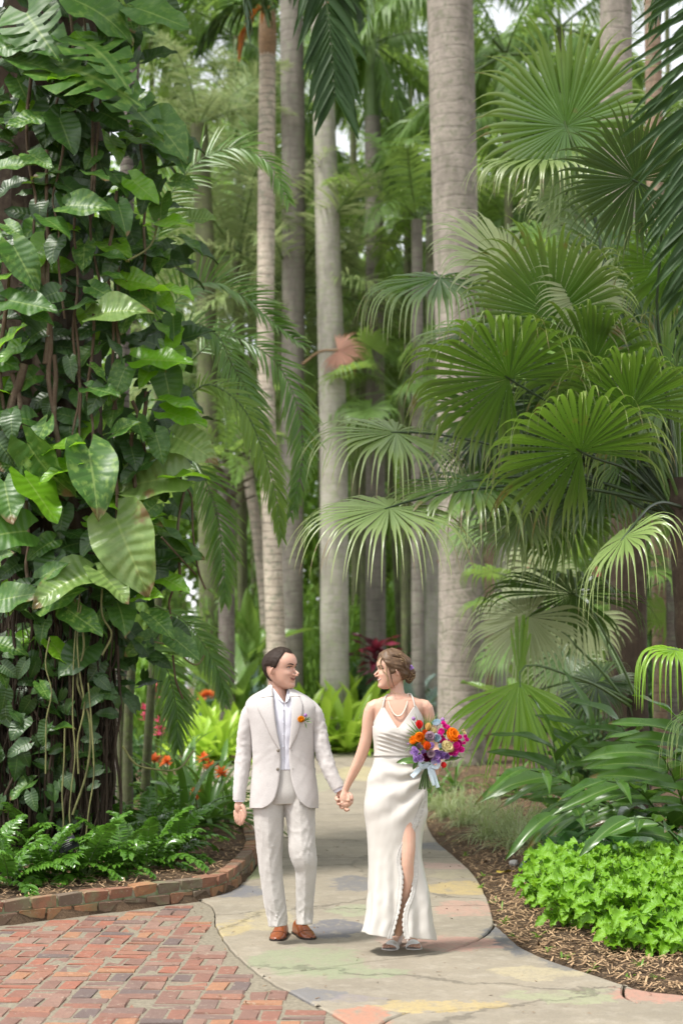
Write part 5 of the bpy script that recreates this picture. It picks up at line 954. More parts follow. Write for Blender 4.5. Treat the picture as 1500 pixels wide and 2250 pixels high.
for px, py, Y, lab in [(1175, 1222, 30, 'pink-red blossom above the silver fan leaf right of the thickest palm'), (1310, 1255, 30, 'small pink-red blossom left of the dark-footed trunk'), (1170, 1240, 31, 'second blossom hanging below the pink-red one'), (968, 1238, 36, 'tiny orange blossom at the edge of the thickest palm')]:
    p = at(px, py, Y); r_ = empty('blossom', (p[0], Y, 0), lab, 'flower'); g = Geo(); tube(g, [(p[0] + .3, Y, 0), (p[0] + .2, Y, p[2] * .6), p], .02, 5); g.build('stalk', M['vine'], r_); spray(r_, 'petals', M['pink_bract'] if px != 968 else M['orange_petal'], p, 40, .16, .07, .5, (-40, 70))

# crumbs of bark and leaf blown over the paving and the path
g = Geo(); n = 170; c = np.c_[rng.uniform(-2.6, 2.2, 3000), rng.uniform(7.5, 16, 3000)]; ok_ = inside(PAV, c)
for P in PATHP: ok_ |= inside(P, c)
c = c[ok_][:n]; n = len(c); az = rng.uniform(0, 6.28, n); D = np.c_[np.cos(az), np.sin(az), rng.normal(0, .15, n)]
strips(g, np.c_[c, np.full(n, .019)], D, rng.gamma(2.5, .009, n) + .006, rng.uniform(.004, .013, n), (0, 0, 1), .4, 2, ([0, .5, 1], [.5, 1, .2]), .25); tag(g.build('leaf_litter', M['dry']), kind='stuff')
# ------------------------------------------------------------------ the couple
def skin_mat(name, col, red):
    m, nt = new_mat(name); b = NB(nt); po = b.pos(); n1 = b.noise(14, 3, po); n2 = b.noise(120, 3, po)
    c = b.mix(b.ramp(n1, [(.35, 0.), (.7, .6)]), col, red)
    b.out(b.bsdf(c, .48, b.bump(n2, .12, .002), .4, Subsurface_Weight=.12, Subsurface_Radius=(.012, .005, .003))); return m
def cloth_mat(name, col, rough, weave=500, amt=.12, sheen=.2, slub=None):
    m, nt = new_mat(name); b = NB(nt); po = b.pos()
    w1 = b.noise(weave, 2, b.vmap(po, (1, 1, .15))); w2 = b.noise(weave, 2, b.vmap(po, (.15, .15, 1))); n = b.noise(6, 3, po)
    c = b.mix(b.math('MULTIPLY', b.ramp(b.math('MULTIPLY', b.math('ADD', w1, w2), .5), [(.35, 1.), (.6, 0.)]), amt * 4), col, tuple(x * .8 for x in col))
    c = b.mix(b.math('MULTIPLY', n, amt), c, tuple(x * .85 for x in col))
    b.out(b.bsdf(c, rough, b.bump(b.math('ADD', w1, w2), .12, .0015), .3, Sheen_Weight=sheen)); return m
M['skin_m'] = skin_mat('light_skin', (.53, .33, .245), (.54, .27, .2)); M['skin_w'] = skin_mat('tanned_skin', (.55, .345, .25), (.56, .29, .21))
M['linen'] = cloth_mat('cream_linen', (.5, .47, .45), .85, 420, .16); M['linen2'] = cloth_mat('cream_linen_trousers', (.47, .445, .415), .8, 420, .16)
M['shirt'] = cloth_mat('white_shirting', (.6, .595, .655), .7, 600, .06); M['satin'] = cloth_mat('ivory_satin', (.53, .5, .455), .36, 700, .05, .1)
M['lace'] = cloth_mat('ivory_lace', (.56, .535, .495), .7, 160, .35); M['leather'] = plain('brown_leather', (.27, .075, .02), .28, .3, 14, .05, .55, (.16, .04, .012)); M['sole'] = plain('dark_sole', (.03, .02, .015), .5)
M['hair_m'] = plain('dark_brown_hair', (.018, .011, .008), .55, .4, 160, .6, .15, (.04, .027, .02)); M['hair_w'] = plain('light_brown_hair', (.075, .045, .027), .45, .4, 60, .5, .22, (.14, .085, .048)); M['hair_l'] = plain('blond_hair', (.4, .28, .15), .42, .2, 60)
M['eye_white'] = plain('eye_white', (.5, .47, .44), .3); M['iris'] = plain('dark_iris', (.03, .018, .01), .15); M['lip'] = plain('lip', (.42, .14, .11), .4); M['lip_m'] = plain('man_lip', (.4, .17, .13), .5); M['teeth'] = plain('teeth', (.8, .78, .72), .3)
M['white_leather'] = plain('white_leather', (.82, .8, .77), .4, .05); M['pearl'] = plain('pearl', (.72, .6, .5), .2, .05, spec=.8); M['button'] = plain('horn_button', (.2, .17, .13), .35); M['lace_cord'] = plain('shoe_lace', (.05, .02, .01), .6)
M['nail'] = plain('nail_polish', (.6, .3, .26), .25)
def fuse(g, name, mat, parent, voxel=.0036, it=4, fac=.5):      # union of closed pieces as one continuous skin
    tmp = link('tmp', g.mesh('tmp', mat)); r = tmp.modifiers.new('r', 'REMESH'); r.mode = 'VOXEL'; r.voxel_size = voxel; r.use_smooth_shade = True
    sm = tmp.modifiers.new('s', 'SMOOTH'); sm.factor = fac; sm.iterations = it
    dg = bpy.context.evaluated_depsgraph_get(); me = bpy.data.meshes.new_from_object(tmp.evaluated_get(dg)); bpy.data.objects.remove(tmp)
    me.transform(Matrix.Translation(-wloc(parent))); me.name = name; me.materials.clear(); me.materials.append(mat)
    me.polygons.foreach_set('use_smooth', np.ones(len(me.polygons), bool)); return link(name, me, parent)
class Fig:
    def __init__(s, Y0): s.Y0, s.s = Y0, Y0 / F_PX
    def W(s, px, py, pd=0.):
        px, py, pd = np.broadcast_arrays(np.asarray(px, float), np.asarray(py, float), np.asarray(pd, float)); u = px - CX; v = CY - py
        dy = F_PX * math.cos(PITCH) - v * math.sin(PITCH); dz = F_PX * math.sin(PITCH) + v * math.cos(PITCH); Yq = s.Y0 + pd * s.s
        return np.stack([u / dy * Yq, Yq, CAM_H + dz / dy * Yq], -1)
    def limb(s, g, pts, n=16, m=24, disp=None, b=None, tint=.5):   # pts: px, py, depth px, radius px (depth radius = radius*b)
        q = path_pts(pts, m); P = s.W(q[:, 0], q[:, 1], q[:, 2]); r = np.maximum(q[:, 3], .3) * s.s
        bb = None if b is None else r * np.interp(np.linspace(0, 1, m), np.linspace(0, 1, len(b)), b) if np.ndim(b) else r * b
        tube(g, P, r, n, tint, 0, True, (0, 1, 0), disp and (lambda t, p: disp(t, p) * s.s), bb); return g
    def ell(s, g, px, py, pd, r, M_=None, n=14, m=10, noise=0): return ellipsoid(g, s.W(px, py, pd), np.asarray(r, float) * s.s, M_, n, m, noise=noise)
class Head:
    ZF = [0, .03, .1, .16, .2, .235, .265, .31, .37, .5, .57, .7, .8, .9, .96, 1.]
    XF = [.26, .345, .385, .36, .375, .368, .385, .372, .385, .372, .41, .405, .36, .26, .15, .02]
    XF0 = [.26, .34, .372, .372, .37, .37, .37, .372, .376, .376, .392, .40, .36, .26, .15, .02]
    ZB = [0, .05, .1, .2, .3, .4, .5, .6, .7, .8, .9, .96, 1.]
    XB = [.1, .0, -.09, -.2, -.32, -.4, -.44, -.455, -.44, -.38, -.26, -.15, -.02]
    ZW = [0, .04, .1, .2, .3, .4, .5, .6, .7, .8, .9, .96, 1.]
    HW = [.06, .14, .19, .25, .285, .31, .325, .335, .33, .29, .2, .12, .02]
    def __init__(s, fig, cx, chin, H, yaw, pd=0., male=True):
        s.f, s.H, s.male = fig, H * fig.s, male; s.o = fig.W(cx, chin, pd); a = math.radians(yaw)
        s.F = np.array([math.sin(a), -math.cos(a), 0]); s.L = np.array([math.cos(a), math.sin(a), 0])
    def T(s, P): P = np.asarray(P, float); return s.o + s.H * (P[..., :1] * s.F + P[..., 1:2] * s.L + P[..., 2:3] * np.array([0, 0, 1.]))
    def surf(s, ph, z, off=0.):         # ph 0 = face, +-180 = nape
        xf, xb, w = smooth_interp(z, s.ZF, s.XF), smooth_interp(z, s.ZB, s.XB), smooth_interp(z, s.ZW, s.HW)
        if not s.male: w = w * .94 - .012 * (z < .25) * (1 - z / .25) ; xf = xf - .012 * np.exp(-((z - .57) / .06) ** 2)
        c, si = np.cos(ph), np.sin(ph); e = .9; xd = xf - smooth_interp(z, s.ZF, s.XF0); xf = xf - xd
        x = (xf + xb) / 2 + ((xf - xb) / 2 + off) * np.sign(c) * np.abs(c) ** e; y = (w + off) * np.sign(si) * np.abs(si) ** e
        k = xd * np.exp(-(y / .12) ** 2) * (c > 0)
        for sy in (-1, 1):
            k -= .034 * np.exp(-(((y - sy * .135) / .07) ** 2 + ((z - .525) / .05) ** 2)) * (x > 0); k += .018 * np.exp(-(((y - sy * .17) / .08) ** 2 + ((z - .37) / .06) ** 2)) * (x > 0)
            k -= .012 * np.exp(-(((y - sy * .2) / .05) ** 2 + ((z - .2) / .06) ** 2)) * (x > 0)
        return np.stack([x + k, y, z + off * np.clip((z - .75) / .25, 0, 1)], -1)
    def build(s, g):
        z = np.r_[np.linspace(0, .12, 8), np.linspace(.14, .9, 40), np.linspace(.915, 1., 10)]; ph = np.linspace(0, 2 * np.pi, 64, endpoint=False)
        Z_, P_ = np.meshgrid(z, ph, indexing='ij'); V = s.T(s.surf(P_, Z_)); g.add(V, grid_faces(len(z), 64, True))
        for k in (0, len(z) - 1): g.add(np.vstack([V[k], V[k].mean(0)]), [[j, (j + 1) % 64, 64] for j in range(64)])
        nl = .142 if s.male else .105
        nose = [(.36, 0, .52), (.39, 0, .47), (.385 + nl * .55, 0, .41), (.385 + nl * .92, 0, .365), (.385 + nl * .8, 0, .34), (.38, 0, .325)]
        tube(g, s.T(nose), np.array([.018, .023, .028, .034, .032, .02]) * s.H, 12, up=(0, 0, 1))
        for sy in (-1, 1): ellipsoid(g, s.T(np.array([.405, sy * .045, .345])), np.array([.028, .026, .024]) * s.H)
        for sy in (-1, 1):
            base = s.T(np.array([-.035, sy * (.335 if s.male else .31), .43])); R = np.stack([s.F, s.L, [0, 0, 1.]], 1); ellipsoid(g, base, np.array([.05, .022, .085]) * s.H, R)
            a = np.linspace(-2.0, 2.6, 16); ring = np.stack([-.035 - .05 * np.cos(a + 2.1) * .95, sy * (.365 + .025 * np.cos(a)) + 0 * a, .435 + .085 * np.sin(a + .3)], 1)
            if not s.male: ring[:, 1] -= sy * .02
            tube(g, s.T(ring), .02 * s.H, 8, up=(0.3, .2, .9))
        return g
    def patch(s, name, parent, mat, zmin, off, n=96, m=60, thick=.03, noise=.0, nf=14, streak=0.):   # hair cap above a hairline
        z = np.linspace(.1, 1., m); ph = np.linspace(-np.pi, np.pi, n); Z_, P_ = np.meshgrid(z, ph, indexing='ij'); zm = np.interp(np.abs(np.degrees(ph)), *zmin)
        Z2 = np.maximum(Z_, zm[None] + 0 * Z_); edge = np.clip((Z2 - zm[None]) / .05, 0, 1)
        o = off * (.35 + .65 * edge); base = s.surf(P_, Z2)
        if noise: o = o + noise * fbm(base * nf, 3) * edge
        if streak: o = o + streak * pnoise(np.stack([Z2 * 16 + P_ * 2.2, P_ * 1.3, Z2 * 2], -1)) * edge
        V = s.T(s.surf(P_, Z2, 0) + 0) + s.H * o[..., None] * nrm(np.stack([base[..., 0] + .02, base[..., 1], np.clip(base[..., 2] - .55, -.1, 1)], -1)) @ np.stack([s.F, s.L, [0, 0, 1.]])
        g = Geo(); g.add(V, grid_faces(m, n)); h = g.build(name, mat, parent); return h
    def on(s, y, z, off=0.):            # point of the face surface at sideways y and height z
        y = np.asarray(y, float); z = np.asarray(z, float) + 0 * y; w = smooth_interp(z, s.ZW, s.HW) * (1 if s.male else .94)
        ph = np.arcsin(np.clip(spow(y / w, 1 / .9), -1, 1)); P = s.surf(ph, z); return P + off * np.stack([np.cos(ph), np.sin(ph), 0 * ph], -1)
    def face(s, root):
        R = np.stack([s.F, s.L, [0, 0, 1.]], 1); a = np.linspace(-1, 1, 9)
        for sy in (-1, 1):
            p = s.on(sy * .132, .522, -.012); e = Geo(); ellipsoid(e, s.T(p), np.array([.026, .045, .0165]) * s.H, R); eye = e.build('eye', M['eye_white'], root)
            e = Geo(); ellipsoid(e, s.T(p + [.014, .012, 0]), np.array([.018, .027, .0185]) * s.H, R); e.build('iris', M['iris'], eye)
            e = Geo(); tube(e, s.T(s.on(sy * (.132 + .062 * a), .54 + .01 * (1 - a ** 2) - .012 * a, .006)), .0075 * s.H, 6); e.build('eyelid', M['hair_m'], root)
            b = a * .5 + .5; e = Geo(); tube(e, s.T(s.on(sy * (.055 + .15 * b), .592 + .02 * (1 - (a - .2) ** 2), .004)), np.array([.01, .014, .0155, .0155, .0145, .013, .011, .008, .004]) * s.H * (1 if s.male else .7), 6); e.build('eyebrow', M['hair_m'], root)
        a = np.linspace(-1, 1, 17); sm = .045 * a ** 2; lip = M['lip_m'] if s.male else M['lip']; yy = .125 * a
        if s.male:
            e = Geo(); tube(e, s.T(s.on(yy, .24 + sm, .001)), .0085 * s.H * (1.1 - .6 * a ** 2), 6); e.build('mouth', plain('mouth_line', (.16, .05, .04), .6), root)
            for dz, r_ in ((.02, .009), (-.022, .014)): e = Geo(); tube(e, s.T(s.on(yy * .85, .24 + dz + sm * .85, -.002)), r_ * s.H * np.cos(a * 1.35) + .0006, 6); e.build('lip', lip, root)
        else:
            e = Geo(); tube(e, s.T(s.on(yy, .24 + sm, -.003)), .017 * s.H * np.cos(a * 1.4) + .001, 8); e.build('teeth', M['teeth'], root)
            for dz, r_ in ((.021, .01), (-.024, .014)): e = Geo(); tube(e, s.T(s.on(yy * 1.04, .24 + sm + dz * np.cos(a * 1.45), .0)), r_ * s.H * (.35 + .65 * np.cos(a * 1.4)), 8); e.build('lip', lip, root)
            for sy in (-1, 1): e = Geo(); tube(e, s.T(s.on(sy * (.132 + .06 * np.linspace(-1, 1, 9)), .545 + .008 * (1 - np.linspace(-1, 1, 9) ** 2), .01)), .005 * s.H, 5); e.build('lashes', M['iris'], root)
def spow(v, e): return np.sign(v) * np.abs(v) ** e
class Torso:                            # elliptical sections by photograph row, in pixels
    def __init__(s, rows, ex=.86, ed=.8): r = np.array(rows, float); s.y, s.cx, s.a, s.b = r.T; s.ex, s.ed = ex, ed
    def sec(s, y): return smooth_interp(y, s.y, s.cx), smooth_interp(y, s.y, s.a), smooth_interp(y, s.y, s.b)
    def phi(s, x, y): cx, a, b = s.sec(y); return np.arccos(np.clip(spow(np.clip((x - cx) / a, -1, 1), 1 / s.ex), -1, 1))
    def xy(s, ph, y): cx, a, b = s.sec(y); return cx + a * spow(np.cos(ph), s.ex), -b * spow(np.sin(ph), s.ed)
    def depth(s, x, y): cx, a, b = s.sec(y); ph = s.phi(x, y); return -b * np.abs(np.sin(ph)) ** s.ed
def sheet(fig, T, yv, phA, phB, nu, disp=None, off=0., yfun=None):   # open sheet round a torso, from front edge phA the long way round to phB
    yv = np.asarray(yv, float); u = np.linspace(0, 1, nu)[None]; Yg = yv[:, None] + 0 * u; A = phA(yv)[:, None]; B = phB(yv)[:, None]
    ph = A + (B - 2 * np.pi - A) * u
    if yfun is not None:
        for _ in range(2): x, d = T.xy(ph, Yg); Yg = yfun(x, d, np.linspace(0, 1, len(yv))[:, None] + 0 * u)
    x, d = T.xy(ph, Yg); cx, a, b = T.sec(Yg); nx, nd = np.cos(ph), -np.sin(ph); o = off + (disp(x, Yg, d, ph) if disp is not None else 0)
    return fig.W(x + nx * o, Yg, d + nd * o)
def solid(o, t, offset=-1): m = o.modifiers.new('thickness', 'SOLIDIFY'); m.thickness = t; m.offset = offset; return o
def ramp_(x, a, b): t = np.clip((x - a) / (b - a), 0, 1); return t * t * (3 - 2 * t)

# ---- the man
mf = Fig(9.78); mp = gnd(630, 2050); man = empty('person', (mp[0], 9.78, 0), 'man with short dark hair in a cream linen suit and open white shirt, smiling sideways', 'person', 'couple walking hand in hand')
hd = Head(mf, 617, 1514, 89, 58, -6)
g = Geo(); hd.build(g); W_ = mf
W_.limb(g, [(607, 1478, 8, 19), (609, 1500, 6, 19.5), (613, 1525, 3, 20), (616, 1550, 2, 24), (619, 1580, 4, 30)], b=.95); mf.limb(g, [(619, 1545, 4, 40), (620, 1600, 2, 54), (621, 1690, 2, 54), (622, 1745, 2, 50)], b=.5)
mf.limb(g, [(575, 1550, 2, 14), (545, 1585, 2, 12), (538, 1650, 4, 11), (531, 1700, -2, 10), (526, 1740, -8, 8), (525.5, 1762, -9, 8)]); mf.limb(g, [(665, 1550, 0, 14), (694, 1580, 0, 12), (708, 1645, -10, 11), (723, 1695, -22, 10), (740, 1728, -28, 8), (752, 1746, -27, 9)])
mf.limb(g, [(598, 1740, 2, 20), (592, 1830, 0, 18), (594, 1890, 0, 17), (604, 1980, 6, 14), (611, 2035, 8, 11)]); mf.limb(g, [(650, 1740, 2, 20), (663, 1830, -8, 18), (668, 1888, -14, 17), (670, 1980, 4, 13), (671, 2030, 8, 11)])
mf.ell(g, 524.5, 1772, -10, (9.5, 7.5, 14))                                  # hanging hand: palm, four curled fingers, thumb
for i, (x0, x1, x2, y2, dp) in enumerate([(531, 535, 532, 1811, -15), (526, 529, 527, 1814, -11), (521, 523, 522, 1811, -7), (517, 517, 518, 1805, -3)]): mf.limb(g, [(x0, 1780, dp, 4.1), (x1, 1793, dp - 2, 3.7), ((x1 + x2) / 2 + 1, 1803, dp - 1, 3.3), (x2, y2, dp + 5, 2.7)], 8, 10)
mf.limb(g, [(531, 1768, -16, 4.6), (537, 1779, -19, 4.2), (539, 1790, -19, 3.6), (537, 1799, -18, 2.9)], 8, 10)
mf.ell(g, 761, 1757, -22, (11, 8, 14))                                      # clasping hand, fingers closing round hers from below
for (x0, y0, x1, y1, x2, y2) in [(752, 1752, 741, 1749, 741, 1758), (752, 1760, 743, 1760, 745, 1767), (756, 1766, 749, 1771, 752, 1775), (764, 1769, 759, 1778, 763, 1780)]: mf.limb(g, [(x0, y0, -22, 4.4), (x1, y1, -29, 4.2), (x2, y2, -40, 3.6), (x2 + 4, y2 - 2, -44, 2.9)], 8, 12)
mf.limb(g, [(764, 1744, -28, 5), (771, 1749, -38, 4.6), (773, 1758, -42, 4), (769, 1766, -44, 3.2)], 8, 12)
fuse(g, 'body', M['skin_m'], man); hd.face(man)
hd.patch('hair', man, M['hair_m'], ([0, 18, 38, 52, 66, 76, 88, 96, 112, 126, 150, 180], [.865, .875, .905, .84, .72, .52, .5, .56, .55, .3, .17, .15]), .036, noise=.022, nf=16)
g = Geo(); nh = 900; hp = np.radians(rng.uniform(-180, 180, nh)); hz = rng.uniform(.2, .99, nh); zm_ = np.interp(np.abs(np.degrees(hp)), [0, 18, 38, 52, 66, 76, 88, 96, 112, 126, 150, 180], [.865, .875, .905, .84, .72, .52, .5, .56, .55, .3, .17, .15]); k_ = hz > zm_ - .012; hp, hz = hp[k_], hz[k_]
b0 = hd.surf(hp, hz); nn = nrm(b0 - np.array([0, 0, .5])); D_ = (nn * .55 + np.array([.25, 0, -.5]) + rng.normal(0, .25, b0.shape)) @ np.stack([hd.F, hd.L, [0, 0, 1.]])
strips(g, hd.T(b0 + nn * .026), D_, .014 * rng.uniform(.6, 1.3, len(hp)), .0026, nn @ np.stack([hd.F, hd.L, [0, 0, 1.]]), .4, 2, ([0, 1], [1, .2]), .2, 2); tag(g.build('short_hairs', M['hair_m'], man), kind='stuff')
JT = Torso([(1506, 613, 22, 20), (1514, 613, 31, 23), (1522, 613, 46, 27), (1530, 614, 60, 31), (1540, 615, 71, 35), (1552, 617, 77, 39), (1570, 619, 75, 43), (1600, 620, 69, 45), (1640, 622, 67, 43), (1690, 623, 67.5, 42), (1720, 624, 71, 44), (1750, 624.5, 74, 46), (1776, 624, 74.5, 47)])
def xl(y): return smooth_interp(y, [1506, 1530, 1560, 1600, 1645, 1690, 1720, 1742, 1757, 1767, 1773, 1777], [598, 601, 603, 608, 616, 616, 613, 608, 602, 593, 583, 572])
def xr(y): return smooth_interp(y, [1506, 1530, 1560, 1600, 1645, 1690, 1720, 1742, 1757, 1767, 1773, 1777], [630, 638, 641, 639, 635, 637, 642, 649, 656, 665, 674, 686])
def jdisp(x, y, d, ph):
    w = 1.1 * fbm(np.stack([x / 26, y / 60, d / 40], -1), 3) + .9 * pnoise(np.stack([(x + .5 * y) / 13, y / 70, d / 30], -1)) * ramp_(y, 1640, 1700) + 1.6 * pnoise(np.stack([x / 40, (y - .6 * np.abs(x - 622)) / 15, d / 50], -1)) * np.exp(-((y - 1665) / 34) ** 2)
    return w
yv = np.r_[np.linspace(1506, 1560, 30), np.linspace(1563, 1740, 70), np.linspace(1742, 1776, 24)]
g = Geo(); g.add(sheet(mf, JT, yv, lambda y: JT.phi(xr(y), y), lambda y: JT.phi(xl(y), y), 110, jdisp), grid_faces(len(yv), 110)); jk = solid(g.build('jacket', M['linen'], man), .004)
def fold_fn(seed, bend, amt, k=26, at_=.55, w=.3):
    def f(t, p):
        n1 = pnoise(np.stack([t * k * .42 + 1.5 * np.sin(p + bend), np.cos(p) * .9 + seed, np.sin(p) * .9], -1)); n2 = pnoise(np.stack([t * k * .5 - 1.3 * np.sin(p + bend + 1), np.cos(p) * .9 - seed, np.sin(p) * .9 + 7], -1))
        r = np.maximum(0, 1 - np.abs(n1) * 5.5) ** 1.6 + .8 * np.maximum(0, 1 - np.abs(n2) * 6) ** 1.6
        return amt * (.62 * r * (.22 + np.exp(-((t - at_) / w) ** 2)) + .32 * fbm(np.stack([t * 5, np.cos(p) * 1.6 + seed, np.sin(p) * 1.6], -1), 2))
    return f
g = Geo(); mf.limb(g, [(580, 1549, 2, 11), (563, 1551, 2, 16), (551, 1564, 2, 17.5), (541.5, 1592, 2, 16), (537, 1645, 6, 16.5), (530.5, 1700, 0, 15.5), (526, 1742, -7, 13.5), (525.5, 1758, -8, 13.2)], 28, 70, fold_fn(3, .5, 2.6), .98); sl = g.build('sleeve', M['linen'], jk)
g = Geo(); mf.limb(g, [(526, 1750, -8, 12.2), (525.5, 1761, -8, 12)], 20, 6); g.build('shirt_cuff', M['shirt'], man)
g = Geo(); mf.limb(g, [(658, 1548, 0, 11), (674, 1550, 0, 16), (687, 1563, 0, 17.5), (699, 1594, 0, 16), (708, 1645, -9, 16.5), (723, 1691, -21, 15.3), (737, 1720, -27, 14.2), (743, 1732, -29, 13.8)], 28, 70, fold_fn(9, 2.4, 3.), .98); g.build('sleeve', M['linen'], jk)
g = Geo(); mf.limb(g, [(737, 1721, -27, 12.4), (746, 1738, -29, 12)], 20, 6); g.build('shirt_cuff', M['shirt'], man)
def jpatch(name, mat, L_, R_, off, parent, n=30, m=8, puff=0.):   # a facing laid on the jacket between two edges given as (px, py)
    a, b = path_pts(L_, n), path_pts(R_, n); t = np.linspace(0, 1, m)[None, :, None]; q = a[:, None] * (1 - t) + b[:, None] * t
    d = JT.depth(q[..., 0], q[..., 1]) - off - puff * np.sin(np.pi * t[..., 0]); g = Geo(); g.add(mf.W(q[..., 0], q[..., 1], d), grid_faces(n, m)); return solid(g.build(name, mat, parent), .0025, 1)
jpatch('lapel', M['linen'], [(600, 1530), (602, 1560), (607, 1600), (616, 1647)], [(572, 1535), (566, 1549), (580, 1585), (598, 1622), (615, 1649)], 3.0, jk, puff=1.2)
jpatch('lapel', M['linen'], [(639, 1530), (641, 1560), (639, 1600), (635, 1645)], [(659, 1531), (665, 1546), (662, 1582), (652, 1618), (637, 1647)], 3.0, jk, puff=1.2)
jpatch('collar', M['linen'], [(595, 1509), (598, 1520), (600, 1531)], [(584, 1514), (576, 1524), (572, 1534)], 4.2, jk, 10, 6); jpatch('collar', M['linen'], [(632, 1510), (637, 1521), (639, 1531)], [(646, 1516), (655, 1524), (660, 1531)], 4.2, jk, 10, 6)
jpatch('pocket', M['linen'], [(563, 1691), (561, 1725), (561, 1750), (570, 1757)], [(586, 1694), (586, 1725), (584, 1748), (576, 1757)], .9, jk, 14, 8); jpatch('pocket', M['linen'], [(664, 1687), (668, 1720), (673, 1745), (680, 1754)], [(688, 1683), (692, 1720), (694, 1742), (688, 1754)], .9, jk, 14, 8)
jpatch('pocket', M['linen'], [(644, 1585), (644, 1590)], [(664, 1584), (664, 1589)], 1.6, jk, 4, 6)
for px, py in [(611, 1649), (610, 1690)]: g = Geo(); mf.ell(g, px, py, float(JT.depth(px, py)) - 2.5, (3.4, 1.4, 3.4)); g.build('button', M['button'], jk)
for px, py in [(640, 1650), (642, 1690)]: g = Geo(); d = float(JT.depth(px, py)) - 1.5; tube(g, [mf.W(px - 3, py, d), mf.W(px + 3, py - .5, d)], .0014, 5); g.build('buttonhole', M['button'], jk)
ST = Torso([(1508, 613, 21, 17), (1530, 616, 40, 26), (1560, 619, 60, 36), (1600, 620, 60, 39), (1650, 622, 58, 37), (1700, 623, 58, 38)])
def sdisp(x, y, d, ph): return 1.5 * pnoise(np.stack([(x + .4 * y) / 14, y / 26, d / 20], -1)) + 1.2 * fbm(np.stack([x / 9, y / 24, d / 20], -1), 2)
yv = np.linspace(1512, 1692, 80); g = Geo()
g.add(sheet(mf, ST, yv, lambda y: ST.phi(np.interp(y, [1512, 1545, 1700], [632, 626.2, 626.2]), y), lambda y: ST.phi(np.interp(y, [1512, 1545, 1700], [601, 625.2, 625.2]), y), 140, sdisp), grid_faces(80, 140)); sh = solid(g.build('shirt', M['shirt'], man), .002)
for L_, R_ in (([(594, 1501), (600, 1516), (610, 1531), (625, 1545)], [(594, 1511), (598, 1523), (605, 1532), (617, 1541)]), ([(638, 1503), (637, 1518), (632, 1532), (626, 1545)], [(638, 1513), (639, 1525), (637, 1535), (631, 1542)])):
    a, b = path_pts(L_, 14), path_pts(R_, 14); t = np.linspace(0, 1, 6)[None, :, None]; q = a[:, None] * (1 - t) + b[:, None] * t; v_ = np.linspace(0, 1, 14)[:, None]
    d = (-9 - 24 * v_) - 5 * np.sin(np.pi * t[..., 0]) ; g = Geo(); g.add(mf.W(q[..., 0], q[..., 1], d), grid_faces(14, 6)); solid(g.build('shirt_collar', M['shirt'], man), .003)
g = Geo(); yy = np.linspace(1545, 1690, 24); tube(g, mf.W(626 + 0 * yy, yy, ST.depth(626 + 0 * yy, yy) - .5), .0016, 5, b=None); g.build('placket', M['shirt'], sh)
for py in (1560, 1587, 1614, 1641, 1668): g = Geo(); mf.ell(g, 622.5, py, float(ST.depth(622.5, py)) - 2.2, (1.7, .8, 1.7)); g.build('button', M['shirt'], sh)
def crease(t, p): return 1.6 * np.exp(-((np.sin(p) * 0 + np.angle(np.exp(1j * (p - PF)))) / .16) ** 2)
PF = 1.5 * math.pi if np.cross(np.cross([0, 0, -1.], [0, 1, 0]), [0, 0, -1.])[1] > 0 else .5 * math.pi
def tfold(seed):
    f = fold_fn(seed, seed, 2.2, 18, .5, .16); f2 = fold_fn(seed + 5, seed, 3.8, 24, .96, .1)
    return lambda t, p: f(t, p) * .8 + f2(t, p) * .8 + crease(t, p) * ramp_(t, .1, .3) + 1.9 * np.maximum(0, 1 - 4 * np.abs(pnoise(np.stack([t * 9 - 2.2 * np.cos(p), np.cos(p) + seed, np.sin(p)], -1)))) ** 1.5 * (1 - ramp_(t, .15, .42))
gt = Geo(); mf.limb(gt, [(591, 1688, 4, 36), (590.5, 1740, 3, 36), (590.5, 1774, 2, 34), (591.5, 1830, 0, 30), (592.5, 1870, 0, 26.8), (594, 1900, 0, 25), (597, 1930, 2, 24.2), (604, 1982, 5, 23), (608.5, 2008, 7, 21), (611, 2034, 6, 19)], 40, 110, tfold(2), [1.1, 1.08, 1.05, 1.02, 1, 1, 1.05, 1.1, 1.1])
mf.limb(gt, [(657, 1688, 4, 34.5), (658, 1740, 2, 33), (659, 1774, -1, 32), (662.5, 1830, -8, 29), (664, 1868, -13, 28.5), (668, 1888, -14, 27), (671.5, 1908, -10, 23), (671.5, 1935, -4, 21.5), (669.5, 1980, 5, 19), (668.5, 2008, 8, 17), (669, 2031, 6, 16.5)], 40, 110, tfold(7), [1.15, 1.12, 1.08, 1.02, 1, 1, 1.05, 1.1, 1.15])
mf.limb(gt, [(623, 1682, 2, 64), (623.5, 1715, 2, 66), (624, 1745, 1, 66), (624.5, 1764, 1, 58)], 40, 24, None, .62); fuse(gt, 'trousers', M['linen2'], man, .0034, 5)
